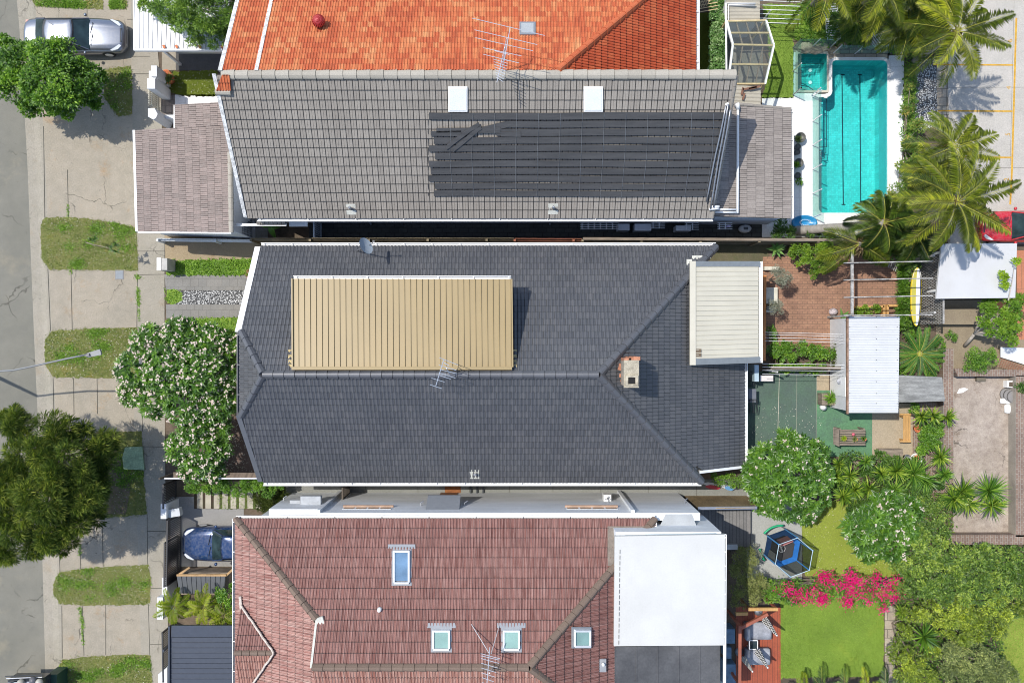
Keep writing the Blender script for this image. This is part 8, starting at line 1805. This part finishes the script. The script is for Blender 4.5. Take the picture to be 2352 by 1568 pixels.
tree('small_tree', 'pale-barked small tree with lime leaves below the white carport', 'tree',
     [(2265, 700, 20, 1.6), (2290, 722, 24, 1.8), (2325, 700, 26, 1.9), (2335, 740, 26, 1.9), (2300, 755, 24, 1.8), (2260, 740, 16, 1.5), (2345, 690, 20, 1.9), (2320, 775, 18, 1.6), (2280, 690, 10, 1.6), (2270, 765, 12, 1.4)],
     (2215, 795, 0), 620, .11, .06, LEAFY if 0 else mat_leaf('small_tree_leaf', (.06, .14, .012), (.14, .27, .02), (.30, .42, .05), .45, .35, .4), BARKL, trunk_r=.09, spread=.5)
tw = thing('twig_branch', 'bare pale branch with two leafy tufts lying over the white carport roof', 'branch', px(2320, 690))
mb = MB(); pts = [px(u, v, 2.6) for u, v in ((2316, 690), (2322, 660), (2326, 640), (2330, 610))]; mb.tube(pts, .03, 6, .01); mb.tube([pts[1], px(2312, 645, 2.7)], .015, 5); mb.tube([pts[2], px(2308, 632, 2.7)], .015, 5); mb.build('branch', BARKL, tw)
for u, v, r in ((2303, 631, 12), (2309, 652, 11), (2333, 600, 9)):
    p = px(u, v, 2.65); V, T, va, _, _ = blob_leaves([(p[0], p[1], 2.65, r / 54)], 1100, .09, .05); tri_mesh('leaf_tuft', V, T, va, LEAFY, tw)
bush('dry_bush', 'tangled dry purple-grey bush along the edge of the white carport', 'bush', [(2150, 590, 14, 1.2), (2155, 615, 14, 1.3), (2150, 640, 13, 1.2), (2148, 665, 11, 1.1), (2152, 690, 9, 1.0)], mat_leaf('dry_twig', (.08, .06, .05), (.18, .14, .12), (.30, .26, .22), .8, .1, .2), 800, .13, .01, fold=0)
bush('path_weeds', 'weedy green plants around the cycad and terracotta edge', 'plant', [(2160, 790, 14, .3), (2185, 770, 12, .3), (2085, 770, 16, .3), (2140, 850, 14, .3), (2070, 850, 14, .3), (2170, 835, 12, .3), (2095, 745, 14, .3), (2080, 870, 10, .3)], LEAFG, 700, .10, .04, stems=False)
gp_ = [(2035, 1140), (2180, 1130), (2185, 1235), (2420, 1255), (2420, 1400), (2300, 1420), (2290, 1600), (2058, 1600), (2056, 1330)]
P = scatter(gp_, 9500, 3); P[:, 2] = rng.uniform(.02, .35, len(P)); V, T = leafarr(P, rnd_dirs(len(P), -.1), np.tile([0, 0, 1.0], (len(P), 1)), .14, .07, .1, .1); V[:, 2] = np.maximum(V[:, 2], .02)
tri_mesh('ground_cover', V, T, np.repeat(rng.uniform(0, .7, len(P)), 2), HG, None, None, 'stuff')
gp_ = [(1850, 0), (2175, 0), (2175, 130), (2106, 140), (2085, 520), (2060, 500), (2076, 120), (1850, 108)]
P = scatter(gp_, 5500, 3); P[:, 2] = rng.uniform(.02, .25, len(P)); V, T = leafarr(P, rnd_dirs(len(P), -.1), np.tile([0, 0, 1.0], (len(P), 1)), .14, .05, .1, .1); V[:, 2] = np.maximum(V[:, 2], .02)
tri_mesh('ground_cover', V, T, np.repeat(rng.uniform(0, .8, len(P)), 2), LEAFG, None, None, 'stuff')
# bougainvillea
t_, P_, dd_ = bush('bougainvillea', 'long bougainvillea hedge covered in magenta flowers above the bright lawn', 'hedge', [(1750 + i * 21, 1352 + (10 if i % 2 else -6), 25, 1.0 + .2 * (i % 3)) for i in range(15)] + [(1900, 1330, 18, 1.2), (1955, 1328, 22, 1.5), (2030, 1385, 16, 1.0)], LEAFG, 560, .10, .05)
MG = mat_leaf('magenta_bract', (.45, .005, .09), (.68, .01, .17), (.85, .04, .28), .6, .35, .2)
w_ = np.abs(P_[:, 0] - px(1960, 0)[0]); keep = (rng.random(len(P_)) < np.where(w_ < 2.6, 1.0, .35)); cs_ = rng.integers(0, len(P_), 60); cc_ = P_[cs_]; cc_ = cc_[np.argsort(-(cc_[:, 2] + rng.random(60) * .6 - .25 * np.abs(cc_[:, 0] - px(1955, 0)[0])))][:46]
Q = np.concatenate([c + rng.normal(0, 1, (70, 3)) * np.array([.15, .13, .06]) + np.array([0, 0, .12]) for c in cc_]); dr = rnd_dirs(len(Q), -.1)
V, T = leafarr(Q, dr, np.tile([0, 0, 1.0], (len(Q), 1)), .075 * rng.uniform(.7, 1.3, len(Q)), .06, 0, 0); tri_mesh('blossom', V, T, np.repeat(rng.uniform(0, 1, len(Q)), 2), MG, t_)
bush('grey_hedge', 'grey-green hedge between the white roof and the bougainvillea', 'hedge', [(1700, 1280, 20, 1.5), (1722, 1290, 22, 1.5), (1705, 1315, 22, 1.6), (1728, 1330, 24, 1.6), (1705, 1350, 22, 1.6), (1730, 1370, 22, 1.5), (1700, 1378, 18, 1.4), (1745, 1350, 20, 1.3), (1690, 1300, 14, 1.4), (1720, 1270, 14, 1.3)], mat_leaf('grey_hedge_leaf', (0.084, 0.104, 0.024), (0.210, 0.234, 0.072), (0.420, 0.429, 0.156), .6, .3, .3), 700, .13, .022)
bush('small_shrub', 'silvery small shrub where the pale paving meets the grey deck', 'shrub', [(1728, 1262, 13, .8), (1740, 1272, 11, .7)], LEAFS, 900, .08, .02)
bush('path_hedge', 'small-leaved green hedge beside the pile of boards', 'hedge', [(1650, 1100, 13, .8), (1668, 1104, 14, .8), (1686, 1104, 15, .9), (1704, 1108, 15, .9), (1640, 1092, 9, .6)], LEAFG, 900, .07, .035)
bush('driveway_oleander', 'small pink-flowered plant leaning from the charcoal roof edge', 'plant', [(572, 628, 12, .9), (580, 640, 10, .9)], mat_leaf('pink_mix', (.06, .12, .02), (.45, .14, .14), (.60, .30, .28), .6, .3, .3), 700, .08, .035)
for i in range(3): pass
# thin sapling on the verge
sp = thing('sapling', 'thin dark-leaved sapling standing in the big square of verge grass', 'tree', px(196, 556))
mb = MB(); pts = [px(196, 556), px(214, 562, .6), px(236, 566, 1.1), px(255, 572, 1.5)]; mb.tube(pts, .022, 6, .008); mb.build('trunk', BARK, sp)
parts = [rosette(px(u, v, z), 16, .22, .05, (-.2, 1.2), .2) for u, v, z in ((265, 560, 1.5), (268, 578, 1.5), (255, 572, 1.5), (210, 552, .8), (218, 548, .9))]
V, T, v = join(parts); tri_mesh('leaves', V, T, v, LEAFD, sp)
# weeds growing in pavement joints (nobody could count them)
parts = []
for (u0, v0, u1, v1, n, s_) in ((317, 660, 319, 700, 240, 2.2), (314, 632, 318, 640, 90, 4), (318, 700, 320, 735, 60, 1.2), (183, 1393, 192, 1440, 200, 2.4), (188, 1440, 192, 1480, 90, 1.6), (155, 470, 157, 500, 60, 2), (184, 1250, 184, 1275, 60, 1.6), (379, 660, 381, 690, 40, 1.2), (163, 618, 163, 628, 30, 2)):
    f = rng.random(n); U = u0 + (u1 - u0) * f + rng.normal(0, s_, n); Vv = v0 + (v1 - v0) * f + rng.normal(0, s_ * .6, n)
    P = np.stack([(U - 1176) / D, (784 - Vv) / D, np.full(n, .012)], 1); V, T = leafarr(P, rnd_dirs(n, .1), np.tile([0, 0, 1.0], (n, 1)), .06, .03, 0, .2); V[:, 2] = np.maximum(V[:, 2], .012); parts.append((V, T, np.repeat(rng.uniform(0, 1, n), 2)))
V, T, v = join(parts); tri_mesh('joint_weeds', V, T, v, GARDL, None, None, 'stuff')
